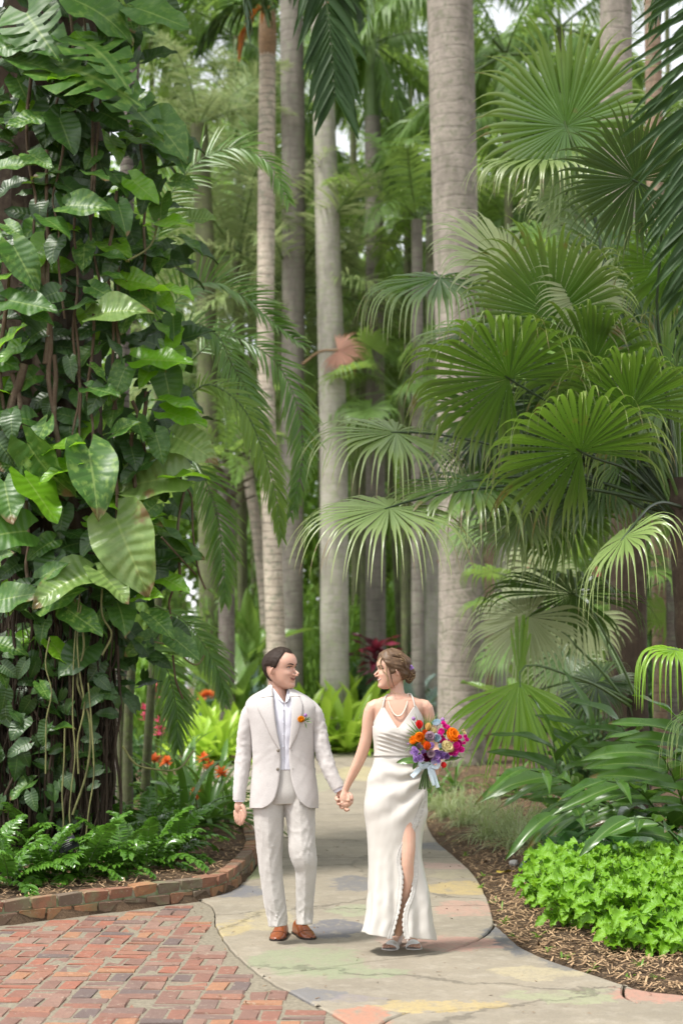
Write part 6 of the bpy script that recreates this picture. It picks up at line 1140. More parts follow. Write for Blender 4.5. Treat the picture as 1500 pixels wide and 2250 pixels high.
def shoe(parent, toe, dirv, tilt=0.):
    d = nrm(np.array([dirv[0], dirv[1], 0.])); l = np.array([-d[1], d[0], 0]); o = toe - d * .305
    def T(P): P = np.asarray(P, float); return o + P[..., :1] * d + P[..., 1:2] * l + P[..., 2:3] * np.array([0, 0, 1.])
    root = empty('shoe', o, None, None); root.parent = parent; root.location = Vector(o) - wloc(parent)
    X_ = np.array([0, .012, .05, .09, .13, .17, .21, .25, .28, .297, .304]); hw = np.array([.018, .03, .036, .038, .041, .047, .051, .047, .037, .022, .008]); tp = np.array([.07, .09, .1, .108, .098, .08, .064, .053, .045, .038, .03])
    x = np.linspace(0, .304, 34); w = smooth_interp(x, X_, hw); t = smooth_interp(x, X_, tp); a = np.linspace(-.35, math.pi + .35, 22)
    V = np.stack([x[:, None] + 0 * a, w[:, None] * spow(np.cos(a), .9)[None], .02 + (t - .02)[:, None] * np.maximum(np.sin(a), 0)[None] ** (.75) - .004 * (np.sin(a) < 0)], -1)
    g = Geo(); g.add(T(V), grid_faces(34, 22)); g.build('upper', M['leather'], root)
    g = Geo(); out = np.r_[np.c_[x, w + .004], np.c_[x[::-1], -(w[::-1] + .004)]]; n = len(out); zt = np.full(n, .024); zb = np.where((out[:, 0] > .09) & (out[:, 0] < .15), .012, .0)
    Vs = np.vstack([np.c_[out, zb], np.c_[out, zt]]); i = np.arange(n); j = (i + 1) % n; g.add(T(Vs), np.stack([i, j, j + n, i + n], 1)); g.F.append((np.array([i]), 0)); g.F.append((np.array([i + n]), 0)); g.build('sole', M['sole'], root, False)
    for k in range(4):
        xx = .115 + .017 * k; tt = float(smooth_interp(np.array(xx), X_, tp)); c = np.linspace(-.014, .014, 5); g = Geo(); tube(g, T(np.stack([np.full(5, xx), c, tt + .002 - 6 * c ** 2], 1)), .0017, 5); g.build('lace', M['lace_cord'], root)
    c = np.linspace(-1, 1, 16); xx = .222 + .0 * c - .022 * c ** 2; ww = smooth_interp(xx, X_, hw); tt = smooth_interp(xx, X_, tp); an = math.pi / 2 - c * 1.45
    g = Geo(); tube(g, T(np.stack([xx, ww * spow(np.cos(an), .9) * 1.01, .02 + (tt - .02) * np.sin(an) ** .75 + .0008], 1)), .0013, 5); g.build('cap_seam', M['lace_cord'], root); return root
shoe(man, gnd(606, 2073), (-.12, -1)); shoe(man, gnd(684, 2070), (.36, -1))

# ---- flowers: petals round an axis
def bloom(g, c, ax, r, layers, w=.75, curl=-.6, tint=None):
    ax = nrm(np.asarray(ax, float)); e1 = nrm(np.cross(ax, [.3, .2, .9])); e2 = np.cross(ax, e1)
    for (n, th, L) in layers:
        a = np.linspace(0, 6.283, n, endpoint=False) + rng.uniform(0, 6); R = np.cos(a)[:, None] * e1 + np.sin(a)[:, None] * e2; t = math.radians(th); D = R * math.sin(t) + ax * math.cos(t)
        P = np.repeat(np.asarray(c, float)[None], n, 0); nt = 5; d = D.copy(); pts = [P]; p = P
        for i in range(nt): d = nrm(d + (-R * curl + ax * .0) * .18 * -1 + R * 0); p = p + d * r * L / nt; d = nrm(d + ax * (.28 if th > 50 else .1)); pts.append(p)
        pts = np.stack(pts, 1); s = np.cross(ax, R); pr = np.interp(np.linspace(0, 1, nt + 1), [0, .35, .7, 1], [.35, .9, 1, .45]) * r * L * w; V = np.stack([pts - s[:, None] * pr[None, :, None] * .5, pts - R[:, None] * 0 + ax * r * .03 * -1, pts + s[:, None] * pr[None, :, None] * .5], 2)
        F = (np.arange(n)[:, None, None] * (nt + 1) * 3 + grid_faces(nt + 1, 3)[None]).reshape(-1, 4); g.add(V, F, np.repeat(rng.uniform(0, 1, n), (nt + 1) * 3), np.tile([-1, 0, 1], n * (nt + 1)), np.tile(np.repeat(np.linspace(0, 1, nt + 1), 3), n))
    return g
def petal_mat(nm, c1, c2): return leaf_mat(nm, c1, c2, trans=.4, tcol=c2, rough=.5, spec=.3)
PM = dict(orange=petal_mat('orange_petals', (.88, .25, .01), (.95, .4, .03)), redor=petal_mat('red_orange_petals', (.72, .06, .015), (.85, .2, .02)), red=petal_mat('red_petals', (.6, .015, .02), (.75, .05, .04)), magenta=petal_mat('magenta_petals', (.68, .015, .3), (.82, .06, .45)), lilac=petal_mat('lilac_petals', (.42, .24, .62), (.6, .42, .75)),
    cream=petal_mat('cream_petals', (.65, .55, .25), (.72, .65, .38)), blue=petal_mat('pale_blue_petals', (.3, .48, .6), (.5, .62, .68)), mauve=petal_mat('mauve_petals', (.42, .28, .36), (.55, .42, .48)), burg=petal_mat('burgundy_petals', (.1, .005, .03), (.18, .01, .06)), peach=petal_mat('peach_petals', (.72, .5, .12), (.8, .6, .25)), ball=petal_mat('purple_balls', (.35, .18, .42), (.45, .25, .5)), amber=petal_mat('amber_petals', (.8, .36, .01), (.9, .48, .03)))
RAN = [(5, 15, .5), (8, 32, .75), (10, 52, .95), (12, 72, 1.05), (12, 88, 1.)]; TUL = [(3, 12, 1.1), (4, 24, 1.15)]; OPN = [(4, 25, .8), (6, 60, 1.1), (6, 80, 1.1)]
btn = empty('boutonniere', mf.W(662, 1582, float(JT.depth(662, 1582)) - 6), 'orange ranunculus boutonniere with a purple ball pinned to the lapel', 'boutonniere'); d_ = float(JT.depth(662, 1582))
g = Geo(); bloom(g, mf.W(662, 1582, d_ - 5), (-.1, -.8, .35), 10 * mf.s, RAN, .8); g.build('ranunculus', PM['amber'], btn); g = Geo(); mf.ell(g, 671, 1571.5, d_ - 8, (3.8, 3.8, 3.8), noise=.2); g.build('ball_flower', PM['ball'], btn)
g = Geo(); strips(g, mf.W([671, 672, 668, 673, 670], [1584, 1582, 1586, 1585, 1588], d_ - 5), mf.W([680, 682, 675, 681, 674], [1574, 1579, 1570, 1586, 1600], d_ - 8) - mf.W([671, 672, 668, 673, 670], [1584, 1582, 1586, 1585, 1588], d_ - 5), .04, .007, (0, -1, .2), .2, 4); g.build('leaf', M['strap'], btn)

# ---- the woman
wf = Fig(9.5); wp = gnd(875, 2075); wom = empty('person', (wp[0], 9.5, 0), 'woman with pinned-up brown hair in a long ivory slit dress, smiling in profile', 'person', 'couple walking hand in hand')
wh = Head(wf, 861, 1514, 83, -74, -4, False); g = Geo(); wh.build(g)
wf.limb(g, [(872, 1480, 4, 15), (871, 1500, 4, 14.5), (872, 1520, 3, 15.5), (874, 1538, 3, 19), (875, 1560, 4, 26)], b=1.)
BT = [(1526, 874, 22, 16), (1533, 875, 40, 19), (1541, 876, 56, 22), (1552, 876, 60, 25), (1570, 875, 54, 28), (1590, 874, 51, 32), (1612, 874, 50, 35), (1640, 874, 47, 31), (1660, 874, 46, 28), (1700, 873, 55, 34), (1740, 872, 62, 38), (1790, 870, 62, 38)]
q = np.array(BT, float); bt = Torso(BT, .95, .95); yv = np.linspace(1524, 1790, 60); ph = np.linspace(0, 2 * np.pi, 48, endpoint=False); Pg, Yg = np.meshgrid(ph, yv); x, d = bt.xy(Pg, Yg)
d = d - 7 * (np.exp(-(((x - 850) / 14) ** 2 + ((Yg - 1608) / 17) ** 2)) + np.exp(-(((x - 898) / 14) ** 2 + ((Yg - 1608) / 17) ** 2))) * (np.sin(Pg) > 0); V = wf.W(x, Yg, d); g.add(V, grid_faces(60, 48, True))
for k in (0, 59): g.add(np.vstack([V[k], V[k].mean(0)]), [[j, (j + 1) % 48, 48] for j in range(48)])
for sx in (-1, 1): wf.limb(g, [(874 + sx * 6, 1540, -19, 2.5), (874 + sx * 26, 1538, -17, 3), (874 + sx * 46, 1541, -8, 3)], 8, 10)
wf.limb(g, [(836, 1550, 2, 15), (821, 1553, 3, 16), (811, 1575, 4, 14.5), (807, 1606, 6, 13), (800, 1640, 10, 13.3), (789, 1670, 16, 12.3), (775, 1700, 23, 10.3), (763, 1725, 29, 7.8), (758, 1738, 31, 7.6), (757, 1746, 31, 9)])
wf.limb(g, [(916, 1550, 2, 15), (932, 1553, 3, 16), (941, 1575, 5, 14), (948, 1610, 10, 13), (956, 1645, 12, 12.5), (961, 1668, -8, 11), (962, 1682, -28, 9), (960, 1690, -40, 8)])
wf.ell(g, 757, 1753, 29, (11.5, 7, 15))
for (x0, y0, x1, y1) in [(751, 1762, 754, 1771), (756, 1765, 760, 1772), (761, 1764, 766, 1769), (765, 1759, 770, 1764)]: wf.limb(g, [(x0, y0, 26, 3.9), (x1, y1, 28, 3.7), (x1 + 3, y1 - 2, 36, 3.2), (x1 + 2, y1 - 9, 40, 2.8)], 8, 10)
wf.limb(g, [(763, 1745, 27, 4), (767, 1753, 23, 3.7), (765, 1761, 20, 3)], 8, 10)
wf.ell(g, 955, 1692, -46, (8, 9, 9))
for k in range(4): wf.limb(g, [(960, 1686 + 5 * k, -46, 3.8), (958, 1686 + 5 * k, -57, 3.6), (949, 1687 + 5 * k, -62, 3.3), (942, 1688 + 5 * k, -58, 2.8)], 8, 10)
wf.limb(g, [(954, 1684, -46, 4), (945, 1681, -54, 3.6), (939, 1684, -59, 3)], 8, 10)
wf.limb(g, [(890, 1760, -6, 28), (893, 1830, -24, 20), (894, 1880, -34, 16.5), (893, 1895, -35, 15.5), (893, 1935, -30, 15.5), (886, 1990, -20, 12), (878, 2035, -8, 8.4), (874, 2054, -4, 8.2)]); wf.limb(g, [(855, 1760, 6, 30), (870, 1850, 10, 20), (895, 1960, 18, 15), (906, 2040, 14, 8.5), (908, 2056, 8, 8)])
def foot_frame(toe, dirv, ln=.245):
    d = nrm(np.array([dirv[0], dirv[1], 0.])); l = np.array([-d[1], d[0], 0]); o = toe - d * ln
    return lambda P: o + np.asarray(P, float)[..., :1] * d + np.asarray(P, float)[..., 1:2] * 1.16 * l + np.asarray(P, float)[..., 2:3] * np.array([0, 0, 1.])
feet = [(gnd(852, 2092), (-.34, -1)), (gnd(910, 2091), (.04, -1))]
for toe, dv in feet:
    T = foot_frame(toe, dv); tube(g, T([(0.012, 0, .085), (.05, 0, .085), (.09, 0, .072), (.13, 0, .052), (.165, 0, .037), (.19, 0, .031)]), [.018, .025, .026, .03, .035, .033], 14, up=(0, 0, 1), b=[.025, .03, .026, .02, .015, .012]); tube(g, T([(.05, 0, .08), (.045, 0, .13), (.04, 0, .18)]), [.027, .025, .026], 12)
    for k in range(5): yy = -.027 + .0135 * k; sg_ = 1 if dv[0] < 0 else -1; ln = .245 - .006 * (k if sg_ > 0 else 4 - k) ** 1.3; tube(g, T([(.175, yy * 1., .03), (ln - .018, yy, .032), (ln, yy, .024)]), [.0085, .0085, .006] if (k != (0 if sg_ > 0 else 4)) else [.011, .0115, .009], 8)
fuse(g, 'body', M['skin_w'], wom); wh.face(wom)
for toe, dv in feet:
    T = foot_frame(toe, dv); sa = empty('sandal', toe, None, None); sa.parent = wom; sa.location = Vector(toe) - wloc(wom)
    xs_ = np.linspace(-.008, .252, 26); w = smooth_interp(xs_, [-.008, .03, .09, .14, .19, .235, .252], [.016, .028, .026, .034, .042, .036, .016]); zt = smooth_interp(xs_, [-.008, .04, .09, .15, .19, .252], [.062, .058, .04, .017, .013, .014]); n = 52; out = np.r_[np.c_[xs_, w, zt], np.c_[xs_[::-1], -w[::-1], zt[::-1]]]; lo = out - [0, 0, .012]; g = Geo(); i = np.arange(n); j = (i + 1) % n
    g.add(T(np.vstack([lo, out])), np.stack([i, j, j + n, i + n], 1)); k_ = np.arange(25); g.add(T(out), np.stack([k_, k_ + 1, n - 2 - k_, n - 1 - k_], 1)); g.add(T(lo), np.stack([k_, k_ + 1, n - 2 - k_, n - 1 - k_], 1)); g.build('sole', M['white_leather'], sa)
    g = Geo(); tube(g, T([(.03, 0, .0), (.03, 0, .03), (.032, 0, .054)]), [.021, .022, .025], 10); g.build('heel', M['white_leather'], sa)
    a = np.linspace(-.15, math.pi + .15, 18)[None]; xx = np.array([.14, .16, .185, .21])[:, None]; ww = np.array([.036, .041, .044, .043])[:, None]; hh = np.array([.064, .058, .05, .041])[:, None]
    g = Geo(); g.add(T(np.stack([xx + 0 * a, ww * np.cos(a), .012 + (hh - .012) * np.sin(a).clip(-.2) ], -1)), grid_faces(4, 18)); solid(g.build('toe_band', M['white_leather'], sa), .003)
    a = np.linspace(0, 6.283, 20); g = Geo(); tube(g, T(np.stack([.045 + .031 * np.cos(a), .029 * np.sin(a), .125 + .006 * np.cos(a)], 1)), .0055, 6, b=.003); g.build('ankle_strap', M['white_leather'], sa)
DT = Torso([(1545, 875, 54, 28), (1585, 875, 54, 36), (1610, 874, 53, 41), (1640, 874, 50, 36), (1658, 874, 50, 34), (1675, 873, 54, 36), (1700, 872, 60, 40), (1740, 871.5, 68.5, 45), (1775, 869.5, 69.5, 47), (1830, 867, 60.5, 45), (1870, 867, 58.5, 44), (1930, 870.5, 63, 46), (1990, 873, 71, 52), (2030, 872, 77, 56), (2052, 871, 81, 59), (2075, 870.5, 84, 61)], .95, .92)
def wl(y): return smooth_interp(y, [1650, 1700, 1740, 1775, 1800, 1820, 1838, 1850, 1864, 1882, 1930, 1960, 2000, 2030, 2080], [921, 930, 936.5, 930, 921, 912, 902.5, 893, 885, 880, 884, 882, 877, 869, 854])
def wr(y): return np.where(y < 1838, wl(y) - 5, smooth_interp(y, [1838, 1880, 1930, 1958, 1975, 1990, 2010, 2040, 2080], [901, 905, 906.5, 903, 897, 890, 885, 884, 893]))
def skirt_disp(x, y, d, ph):
    fr = (np.sin(ph) > -.2) * 1.; th = np.arctan2(y - 1690, 962 - x); r = np.hypot(y - 1690, 962 - x); nz = fbm(np.stack([x / 60, y / 60, d / 90], -1), 2)
    f1 = 2.9 * np.sin(th * 15 + 2.6 * nz) * ramp_(r, 18, 60) * (1 - ramp_(r, 110, 215)) * (1 - ramp_(y, 1800, 1880)) * ramp_(y, 1662, 1690) * fr
    cx, a, b = DT.sec(y); u = (x - cx) / a; f2 = ramp_(y, 1840, 2050) * (5.2 * np.sin(u * 7.5 + 2.4 * pnoise(np.stack([u * 1.4, y / 260, 0 * u + 3], -1)) + ph * .0) + 2.6 * np.sin(u * 17 + 3 * nz))
    f3 = 1.5 * fbm(np.stack([x / 20, y / 45, d / 30], -1), 2)
    return f1 + f2 + f3
def hem(x, d): return np.interp(x, [788, 820, 857, 885, 900, 950], [2047, 2055, 2062, 2056, 2060, 2066]) - 4 * np.clip(d / 50, 0, 1)
t_ = np.linspace(0, 1, 170); y0 = 1657 + (2066 - 1657) * t_
def yfun(x, d, t): return 1657 + (hem(x, d) - 1657) * t
g = Geo(); g.add(sheet(wf, DT, y0, lambda y: DT.phi(wr(y) + 2.5 * (y > 1838), y), lambda y: DT.phi(wl(y) - 2.5, y), 190, skirt_disp, yfun=yfun), grid_faces(170, 190)); dress = solid(g.build('dress', M['satin'], wom), .0018)
# bodice
nu, nv = 200, 60; ph = np.linspace(0, 2 * np.pi, nu); xt = 874 + 54 * np.cos(ph); ft = np.interp(xt, [820, 826, 840, 846, 873, 905, 911, 925, 930], [1588, 1576, 1552, 1556, 1601, 1554, 1550, 1574, 1585]); top = np.where(np.sin(ph) > 0, ft, 1592)
v = np.linspace(0, 1, nv)[:, None]; Yg = top[None] + (1661 - top[None]) * v; Pg = ph[None] + 0 * v; x, d = DT.xy(Pg, Yg); fr = (np.sin(Pg) > .1)
o = 1.6 + 1.3 * np.sin(2 * np.pi * (Yg - 1600 - .33 * (x - 823)) / 9.5 + 1.2 * pnoise(np.stack([x / 30, Yg / 30, 0 * x], -1))) * ramp_(Yg, 1606, 1620) * (1 - ramp_(Yg, 1646, 1657)) * fr * ramp_(x, 826, 842)
bust = 6 * (np.exp(-(((x - 850) / 15) ** 2 + ((Yg - 1608) / 18) ** 2)) + np.exp(-(((x - 898) / 15) ** 2 + ((Yg - 1608) / 18) ** 2))) * fr; seam = 2.2 * ramp_((x - 873) * .78 - (Yg - 1600), -1.5, .5) * 0 + 1.8 * (1 - ramp_((x - 873) * 1.75 - (Yg - 1600), -2, 2)) * (Yg > 1596) * fr
o = o + seam; g = Geo(); g.add(wf.W(x + np.cos(Pg) * o, Yg, d - bust - np.sin(Pg) * o), grid_faces(nv, nu)); solid(g.build('bodice', M['satin'], dress), .0018)
for pts in ([(840, 1554, -24), (843, 1542, -21), (847, 1530, -12), (852, 1525, 0), (858, 1527, 12), (866, 1545, 24)], [(911, 1552, -24), (908, 1540, -21), (904, 1528, -12), (900, 1524, 0), (893, 1527, 12), (884, 1545, 24)]): q = path_pts(pts, 20); g = Geo(); tube(g, wf.W(q[:, 0], q[:, 1], q[:, 2] - 1.5), 1.5 * wf.s, 6); g.build('strap', M['satin'], dress)
g = Geo(); ph = np.linspace(0, 2 * np.pi, 70); x, d = DT.xy(ph, np.full(70, 1658.)); tube(g, wf.W(x, 1658. + 0 * x, d * 1.03), 1.7 * wf.s, 6, up=(0, 0, 1)); g.build('waist_seam', M['satin'], dress)
def lace(fn, y0_, y1_, side, nm='lace_trim'):
    n = int((y1_ - y0_) * 1.4); y = np.linspace(y0_, y1_, n); x = fn(y); sc = 2.2 + 2.2 * np.abs(np.sin(np.arange(n) * .2)); cols = [-7., -5.2, -5., -2.5, 0., 1.]; q = []
    for k, c in enumerate(cols): xx = x + side * (c if k < 5 else 0) + (side * sc if k == 5 else 0); ph = DT.phi(xx, y); xs2, d2 = DT.xy(ph, y); o = 1.5 + skirt_disp(xs2, y, d2, ph) + (.35 if k in (1, 3) else 0); q.append(wf.W(xs2 + np.cos(ph) * o, y, d2 - np.sin(ph) * o))
    g = Geo(); g.add(np.stack(q, 1), grid_faces(n, 6)); solid(g.build(nm, M['lace'], dress), .001)
lace(lambda y: wl(y) - 2.5, 1742, 2063, 1); lace(lambda y: wr(y) + 3., 1846, 2063, -1)
nk = empty('necklace', (wp[0], 9.5, 0), None, None); nk.parent = wom; nk.location = (0, 0, 0); q = path_pts([(851, 1526, -6), (853, 1541, -19), (860, 1560, -27), (868, 1571, -31.5), (874, 1573.5, -33), (881, 1571, -32), (889, 1559, -27.5), (895, 1541, -19), (896, 1524, -6)], 43)
pe = Geo(); ellipsoid(pe, (0, 0, 0), (1, 1, 1), n=10, m=6); pe = pe.mesh('pearl', M['pearl'])
for k, p in enumerate(q): inst('pearl', pe, Matrix.Translation(Vector(wf.W(p[0], p[1], p[2] - 1.2))) @ Matrix.Scale((1.35 + .55 * math.sin(math.pi * k / 42)) * wf.s, 4), nk)
hw_ = wh.patch('hair', wom, M['hair_w'], ([0, 12, 30, 48, 62, 74, 84, 95, 108, 122, 150, 180], [.84, .835, .8, .7, .55, .4, .42, .5, .36, .3, .24, .22]), .075, noise=.012, nf=7, streak=.05)
g = Geo(); wf.ell(g, 901, 1484, 2, (11, 10, 12.5), noise=.35); wf.ell(g, 906, 1478, -3, (7, 7, 8), noise=.4); wf.ell(g, 898, 1494, 4, (8, 8, 8), noise=.4); fuse(g, 'bun', M['hair_w'], hw_, .0032, 2)
def lock(pts, r, mat='hair_w'): q = path_pts(pts, 22); g = Geo(); tube(g, wf.W(q[:, 0], q[:, 1], q[:, 2]), np.r_[np.linspace(r, r, 12), np.linspace(r, r * .2, 10)] * wf.s, 5); g.build('loose_lock', M[mat], hw_)
for pts, r, mt in [([(842, 1440, -24), (835, 1452, -27), (838, 1470, -28), (850, 1485, -30), (852, 1500, -29), (858, 1515, -26), (868, 1524, -24), (882, 1526, -22)], 1.2, 'hair_l'), ([(843, 1440, -22), (848, 1462, -30), (849, 1482, -31), (853, 1496, -30), (849, 1506, -28)], 1.1, 'hair_l'), ([(846, 1440, -24), (853, 1462, -31), (858, 1485, -31), (864, 1505, -28), (867, 1512, -26)], 1.5, 'hair_w'), ([(845, 1438, -18), (834, 1444, -18), (829, 1455, -16), (831, 1466, -18)], 1.2, 'hair_l'), ([(848, 1437, -20), (838, 1446, -24), (836, 1458, -26)], 1.6, 'hair_w')]: lock(pts, r, mt)
for k in range(46):
    a = random.uniform(0, 6.28); x0, y0_ = 901 + 9 * math.cos(a), 1484 + 10 * math.sin(a); b_ = a + random.uniform(.6, 1.6); lock([(x0 - 4 * math.cos(a), y0_ - 4 * math.sin(a), -8 + random.uniform(-3, 3)), (x0 + 1.5 * math.cos(a), y0_ + 1.5 * math.sin(a), -8), (901 + 11.5 * math.cos(b_), 1484 + 12 * math.sin(b_), -4)], .7, random.choice(['hair_w', 'hair_l']))
for k in range(60):                       # combed strands from the hairline back to the bun
    t0 = random.random(); x0 = 838 + 34 * t0 + random.uniform(-3, 3); y0_ = 1446 - 9 * math.sin(t0 * 2.4) + 42 * max(0, t0 - .65); xm = (x0 + 901) / 2; ym = min(y0_, 1474) - 5 + 10 * t0
    ph_ = None; lock([(x0, y0_, -27 + 4 * (1 - t0)), (xm, ym + random.uniform(-2, 2), -31), (893, 1472 + 14 * t0 + random.uniform(-3, 3), -12)], .75, random.choice(['hair_w', 'hair_w', 'hair_w', 'hair_l']))
g = Geo()
for dx, dy in [(0, 0), (3, 4), (-1, 6)]: bloom(g, wf.W(902 + dx, 1464 + dy, -14), (.5, -.8, .3), 4.2 * wf.s, [(5, 40, 1), (6, 80, 1)], .8)
g.build('hair_flower', PM['lilac'], hw_)

# ---- bouquet
bq = empty('bouquet', wf.W(945, 1690, -60), 'bright bouquet of orange, magenta and lilac flowers with palm sprigs and a pale blue ribbon', 'bouquet')
def flower(nm, px, py, r, mat, lay, ax=(0, -.85, .4), pd=-66, w=.75): g = Geo(); bloom(g, wf.W(px, py, pd), np.array(ax) + rng.normal(0, .12, 3), r * 1.28 * wf.s, lay, w); return g.build(nm, PM[mat], bq)
flower('ranunculus', 988, 1618, 16.5, 'orange', RAN, (.35, -.75, .5), -70); flower('ranunculus', 923, 1620, 11.5, 'orange', RAN, (-.2, -.9, .2), -76); flower('ranunculus', 911, 1627, 10, 'orange', RAN, (-.6, -.7, .1), -68)
flower('tulip', 936, 1647, 14, 'redor', TUL + [(5, 34, 1.0)], (.05, -.6, .75), -80, .85); flower('tulip', 921, 1601, 13, 'red', TUL, (-.1, -.35, .95), -66, .85); flower('tulip', 938, 1605, 12, 'peach', TUL, (.15, -.3, .95), -62, .8); flower('tulip', 969, 1678, 10, 'red', TUL, (.5, -.8, -.2), -66, .9)
flower('anthurium', 943, 1620, 11, 'mauve', OPN, (.1, -.9, .4), -80, .95); flower('delphinium', 960, 1593, 10, 'blue', OPN, (.1, -.6, .8), -62); flower('delphinium', 957, 1622, 10, 'blue', OPN, (.1, -.9, .2), -76); flower('dahlia', 937, 1663, 10, 'burg', RAN, (0, -.9, 0), -74); flower('freesia', 978, 1645, 14, 'cream', OPN + [(3, 10, .8)], (.3, -.8, .5), -78, .9); flower('freesia', 946, 1655, 9, 'mauve', OPN, (0, -.9, .1), -80)
def stock(mat, pts):
    g = Geo()
    for px, py, r in pts: bloom(g, wf.W(px, py, -70 + random.uniform(-6, 6)), (random.gauss(0, .4), -.85, random.gauss(.1, .4)), r * 1.5 * wf.s, [(4, 35, .8), (6, 75, 1.)], .85)
    return g.build('stock_flower', PM[mat], bq)
stock('magenta', [(973, 1590, 5), (976, 1597, 6), (967, 1607, 7), (964, 1613, 6), (971, 1620, 6), (973, 1628, 6), (966, 1630, 5)]); stock('magenta', [(1006, 1628, 7), (1012, 1634, 8), (1003, 1640, 8), (1013, 1645, 7), (998, 1650, 8), (1006, 1653, 7), (990, 1655, 6), (1011, 1619, 5)])
for px, py, r, mt, ly in [(948, 1640, 8, 'lilac', OPN), (929, 1633, 7, 'amber', OPN), (986, 1634, 8, 'magenta', OPN), (982, 1663, 8, 'lilac', OPN), (920, 1641, 7, 'mauve', OPN), (952, 1607, 7, 'cream', OPN), (931, 1611, 7, 'redor', OPN), (983, 1600, 6, 'magenta', OPN), (953, 1667, 8, 'burg', OPN), (997, 1660, 7, 'lilac', OPN), (930, 1655, 7, 'lilac', OPN), (970, 1640, 7, 'blue', OPN)]: flower('filler_flower', px, py, r, mt, ly, pd=-62)
stock('magenta', [(1022, 1617, 4.5), (1024, 1626, 5), (1020, 1632, 4)])
stock('lilac', [(908, 1647, 6), (914, 1652, 7), (907, 1656, 6), (916, 1661, 7), (922, 1667, 8), (913, 1669, 6), (926, 1661, 5)]); stock('lilac', [(960, 1650, 7), (966, 1656, 7), (957, 1660, 7), (963, 1667, 8), (970, 1664, 7), (956, 1671, 7), (975, 1658, 5), (965, 1674, 6)]); stock('cream', [(1017, 1604, 4), (1019, 1611, 3.5), (992, 1649, 4), (995, 1643, 4)])
for px, py, r in [(908, 1579, 4.2), (972, 1581, 4.4), (897, 1635, 2.4), (899, 1644, 2)]: g = Geo(); wf.ell(g, px, py, -64, (r, r, r), noise=.25); tube(g, [wf.W(px, py, -64), wf.W(px * .6 + 940 * .4, py * .5 + 1640 * .5, -64), wf.W(942, 1670, -62)], .0012, 4, mi=1); g.build('ball_flower', [PM['ball'], M['stalk']], bq)
def sprig(c, tips, L=1.): c = wf.W(*c); t = np.array([wf.W(*p) for p in tips]); g = Geo(); strips(g, np.repeat(c[None], len(t), 0), t - c, np.linalg.norm(t - c, axis=1), .0095, (0, -1, .3), .15, 5, ([0, .2, .6, 1], [.35, 1, .8, .05]), .3); g.build('palm_sprig', M['feather'], bq)
sprig((928, 1625, -64), [(890 + random.uniform(-3, 3), 1598 + 9 * k, -72) for k in range(6)] + [(894, 1586, -70), (902, 1578, -68), (912, 1566, -66), (885, 1650, -70)]); sprig((938, 1615, -60), [(930 + 6 * k, 1566 + random.uniform(-3, 6), -60) for k in range(6)]); sprig((985, 1640, -60), [(1030 + random.uniform(0, 8), 1618 + 6 * k, -62) for k in range(7)] + [(1018, 1664, -62)]); sprig((975, 1615, -58), [(984, 1590, -60), (993, 1590, -60), (1003, 1598, -60), (1010, 1602, -60), (1000, 1603, -60), (978, 1588, -58)])
for pa, pb, wd in [((935, 1672, -66), (872, 1670, -74), 24), ((925, 1660, -60), (905, 1690, -60), 14), ((975, 1672, -56), (1018, 1660, -58), 12)]: a, b_ = wf.W(*pa), wf.W(*pb); g = Geo(); g.merge(broad(1., wd / math.dist(pa[:2], pb[:2]), 0., .15, .3, .04, 7, 11, seed=3), frame(b_ - a, (0, -.7, .7), a, np.linalg.norm(b_ - a))); g.build('leaf', M['ginger'], bq)
g = Geo()
for k in range(26): a = k * 2.4; r = 1.6 * math.sqrt(k); x0, d0 = 941 + .9 * r * math.cos(a), -59 + r * math.sin(a); tube(g, wf.W([952 + 2.2 * r * math.cos(a), x0 + 2, x0 - 8, 934 + 1.9 * r * math.cos(a)], [1650, 1682, 1704, 1733 + random.uniform(-6, 5)], [-66, d0, d0, d0 - 4]), .0026, 5)
g.build('stems', [M['stalk']], bq)
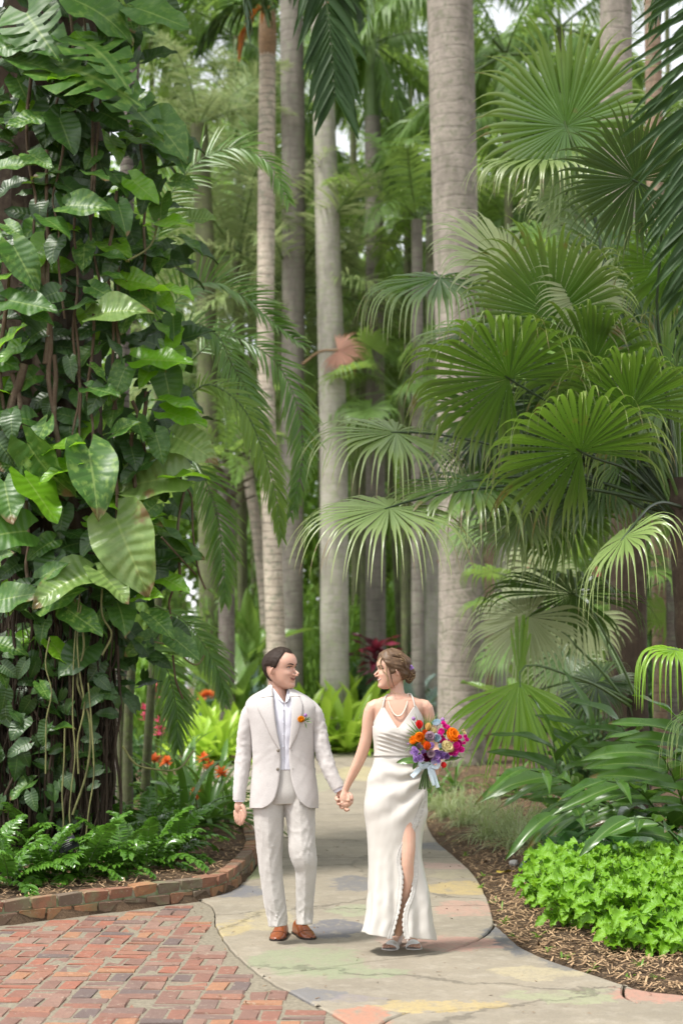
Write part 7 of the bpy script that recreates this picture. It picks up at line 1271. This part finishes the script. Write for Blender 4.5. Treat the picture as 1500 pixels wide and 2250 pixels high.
m_, nt_ = new_mat('sheer_ribbon'); b_ = NB(nt_); p_ = b_.bsdf((.55, .66, .72), .35, None, .5); t_n = b_.n('BsdfTransparent'); mx_ = b_.n('MixShader'); mx_.inputs[0].default_value = .3; nt_.links.new(p_, mx_.inputs[1]); nt_.links.new(t_n.outputs[0], mx_.inputs[2]); b_.out(mx_.outputs[0]); M['ribbon'] = m_
def ribbon(pts, w):
    q = path_pts(pts, 26); P = wf.W(q[:, 0], q[:, 1], q[:, 2]); T = nrm(np.gradient(P, axis=0)); s = nrm(np.cross(T, [0.15, 1, .1])); tw = np.sin(np.linspace(0, 5, 26))[:, None]; s = nrm(s + .5 * tw * np.array([0, 1., 0])); u = np.linspace(-1, 1, 5)[None, :, None]; g = Geo(); g.add(P[:, None] + s[:, None] * u * w / 2 * wf.s, grid_faces(26, 5)); solid(g.build('ribbon', M['ribbon'], bq), .0006)
for _p in range(26):
    a, b_ = wf.W(945 + random.uniform(-8, 8), 1668, -58), wf.W(945 + 52 * math.cos(_p * 2.4) * random.uniform(.6, 1), 1630 + 38 * math.sin(_p * 2.4) * random.uniform(.6, 1), -58); g = Geo(); g.merge(broad(1., .3, 0., .15, .3, .04, 5, 9, seed=_p), frame(b_ - a, (random.gauss(0, .3), -.8, .5), a * .4 + b_ * .6, .4 * np.linalg.norm(b_ - a))); g.build('leaf', M['strap' if _p % 3 else 'fan_lime'], bq)
ribbon([(945, 1680, -70), (952, 1700, -72), (957, 1718, -70), (962, 1731, -70)], 10); ribbon([(942, 1681, -70), (944, 1698, -74), (948, 1712, -73), (953, 1726, -72)], 8); ribbon([(941, 1680, -70), (928, 1684, -74), (915, 1696, -74), (904, 1707, -72)], 11); ribbon([(943, 1680, -70), (932, 1672, -76), (922, 1676, -78), (926, 1686, -76), (942, 1682, -71)], 8); ribbon([(945, 1680, -70), (956, 1672, -76), (964, 1677, -77), (960, 1686, -75), (946, 1682, -71)], 8); ribbon([(934, 1682, -66), (943, 1686, -72), (952, 1683, -68)], 9)
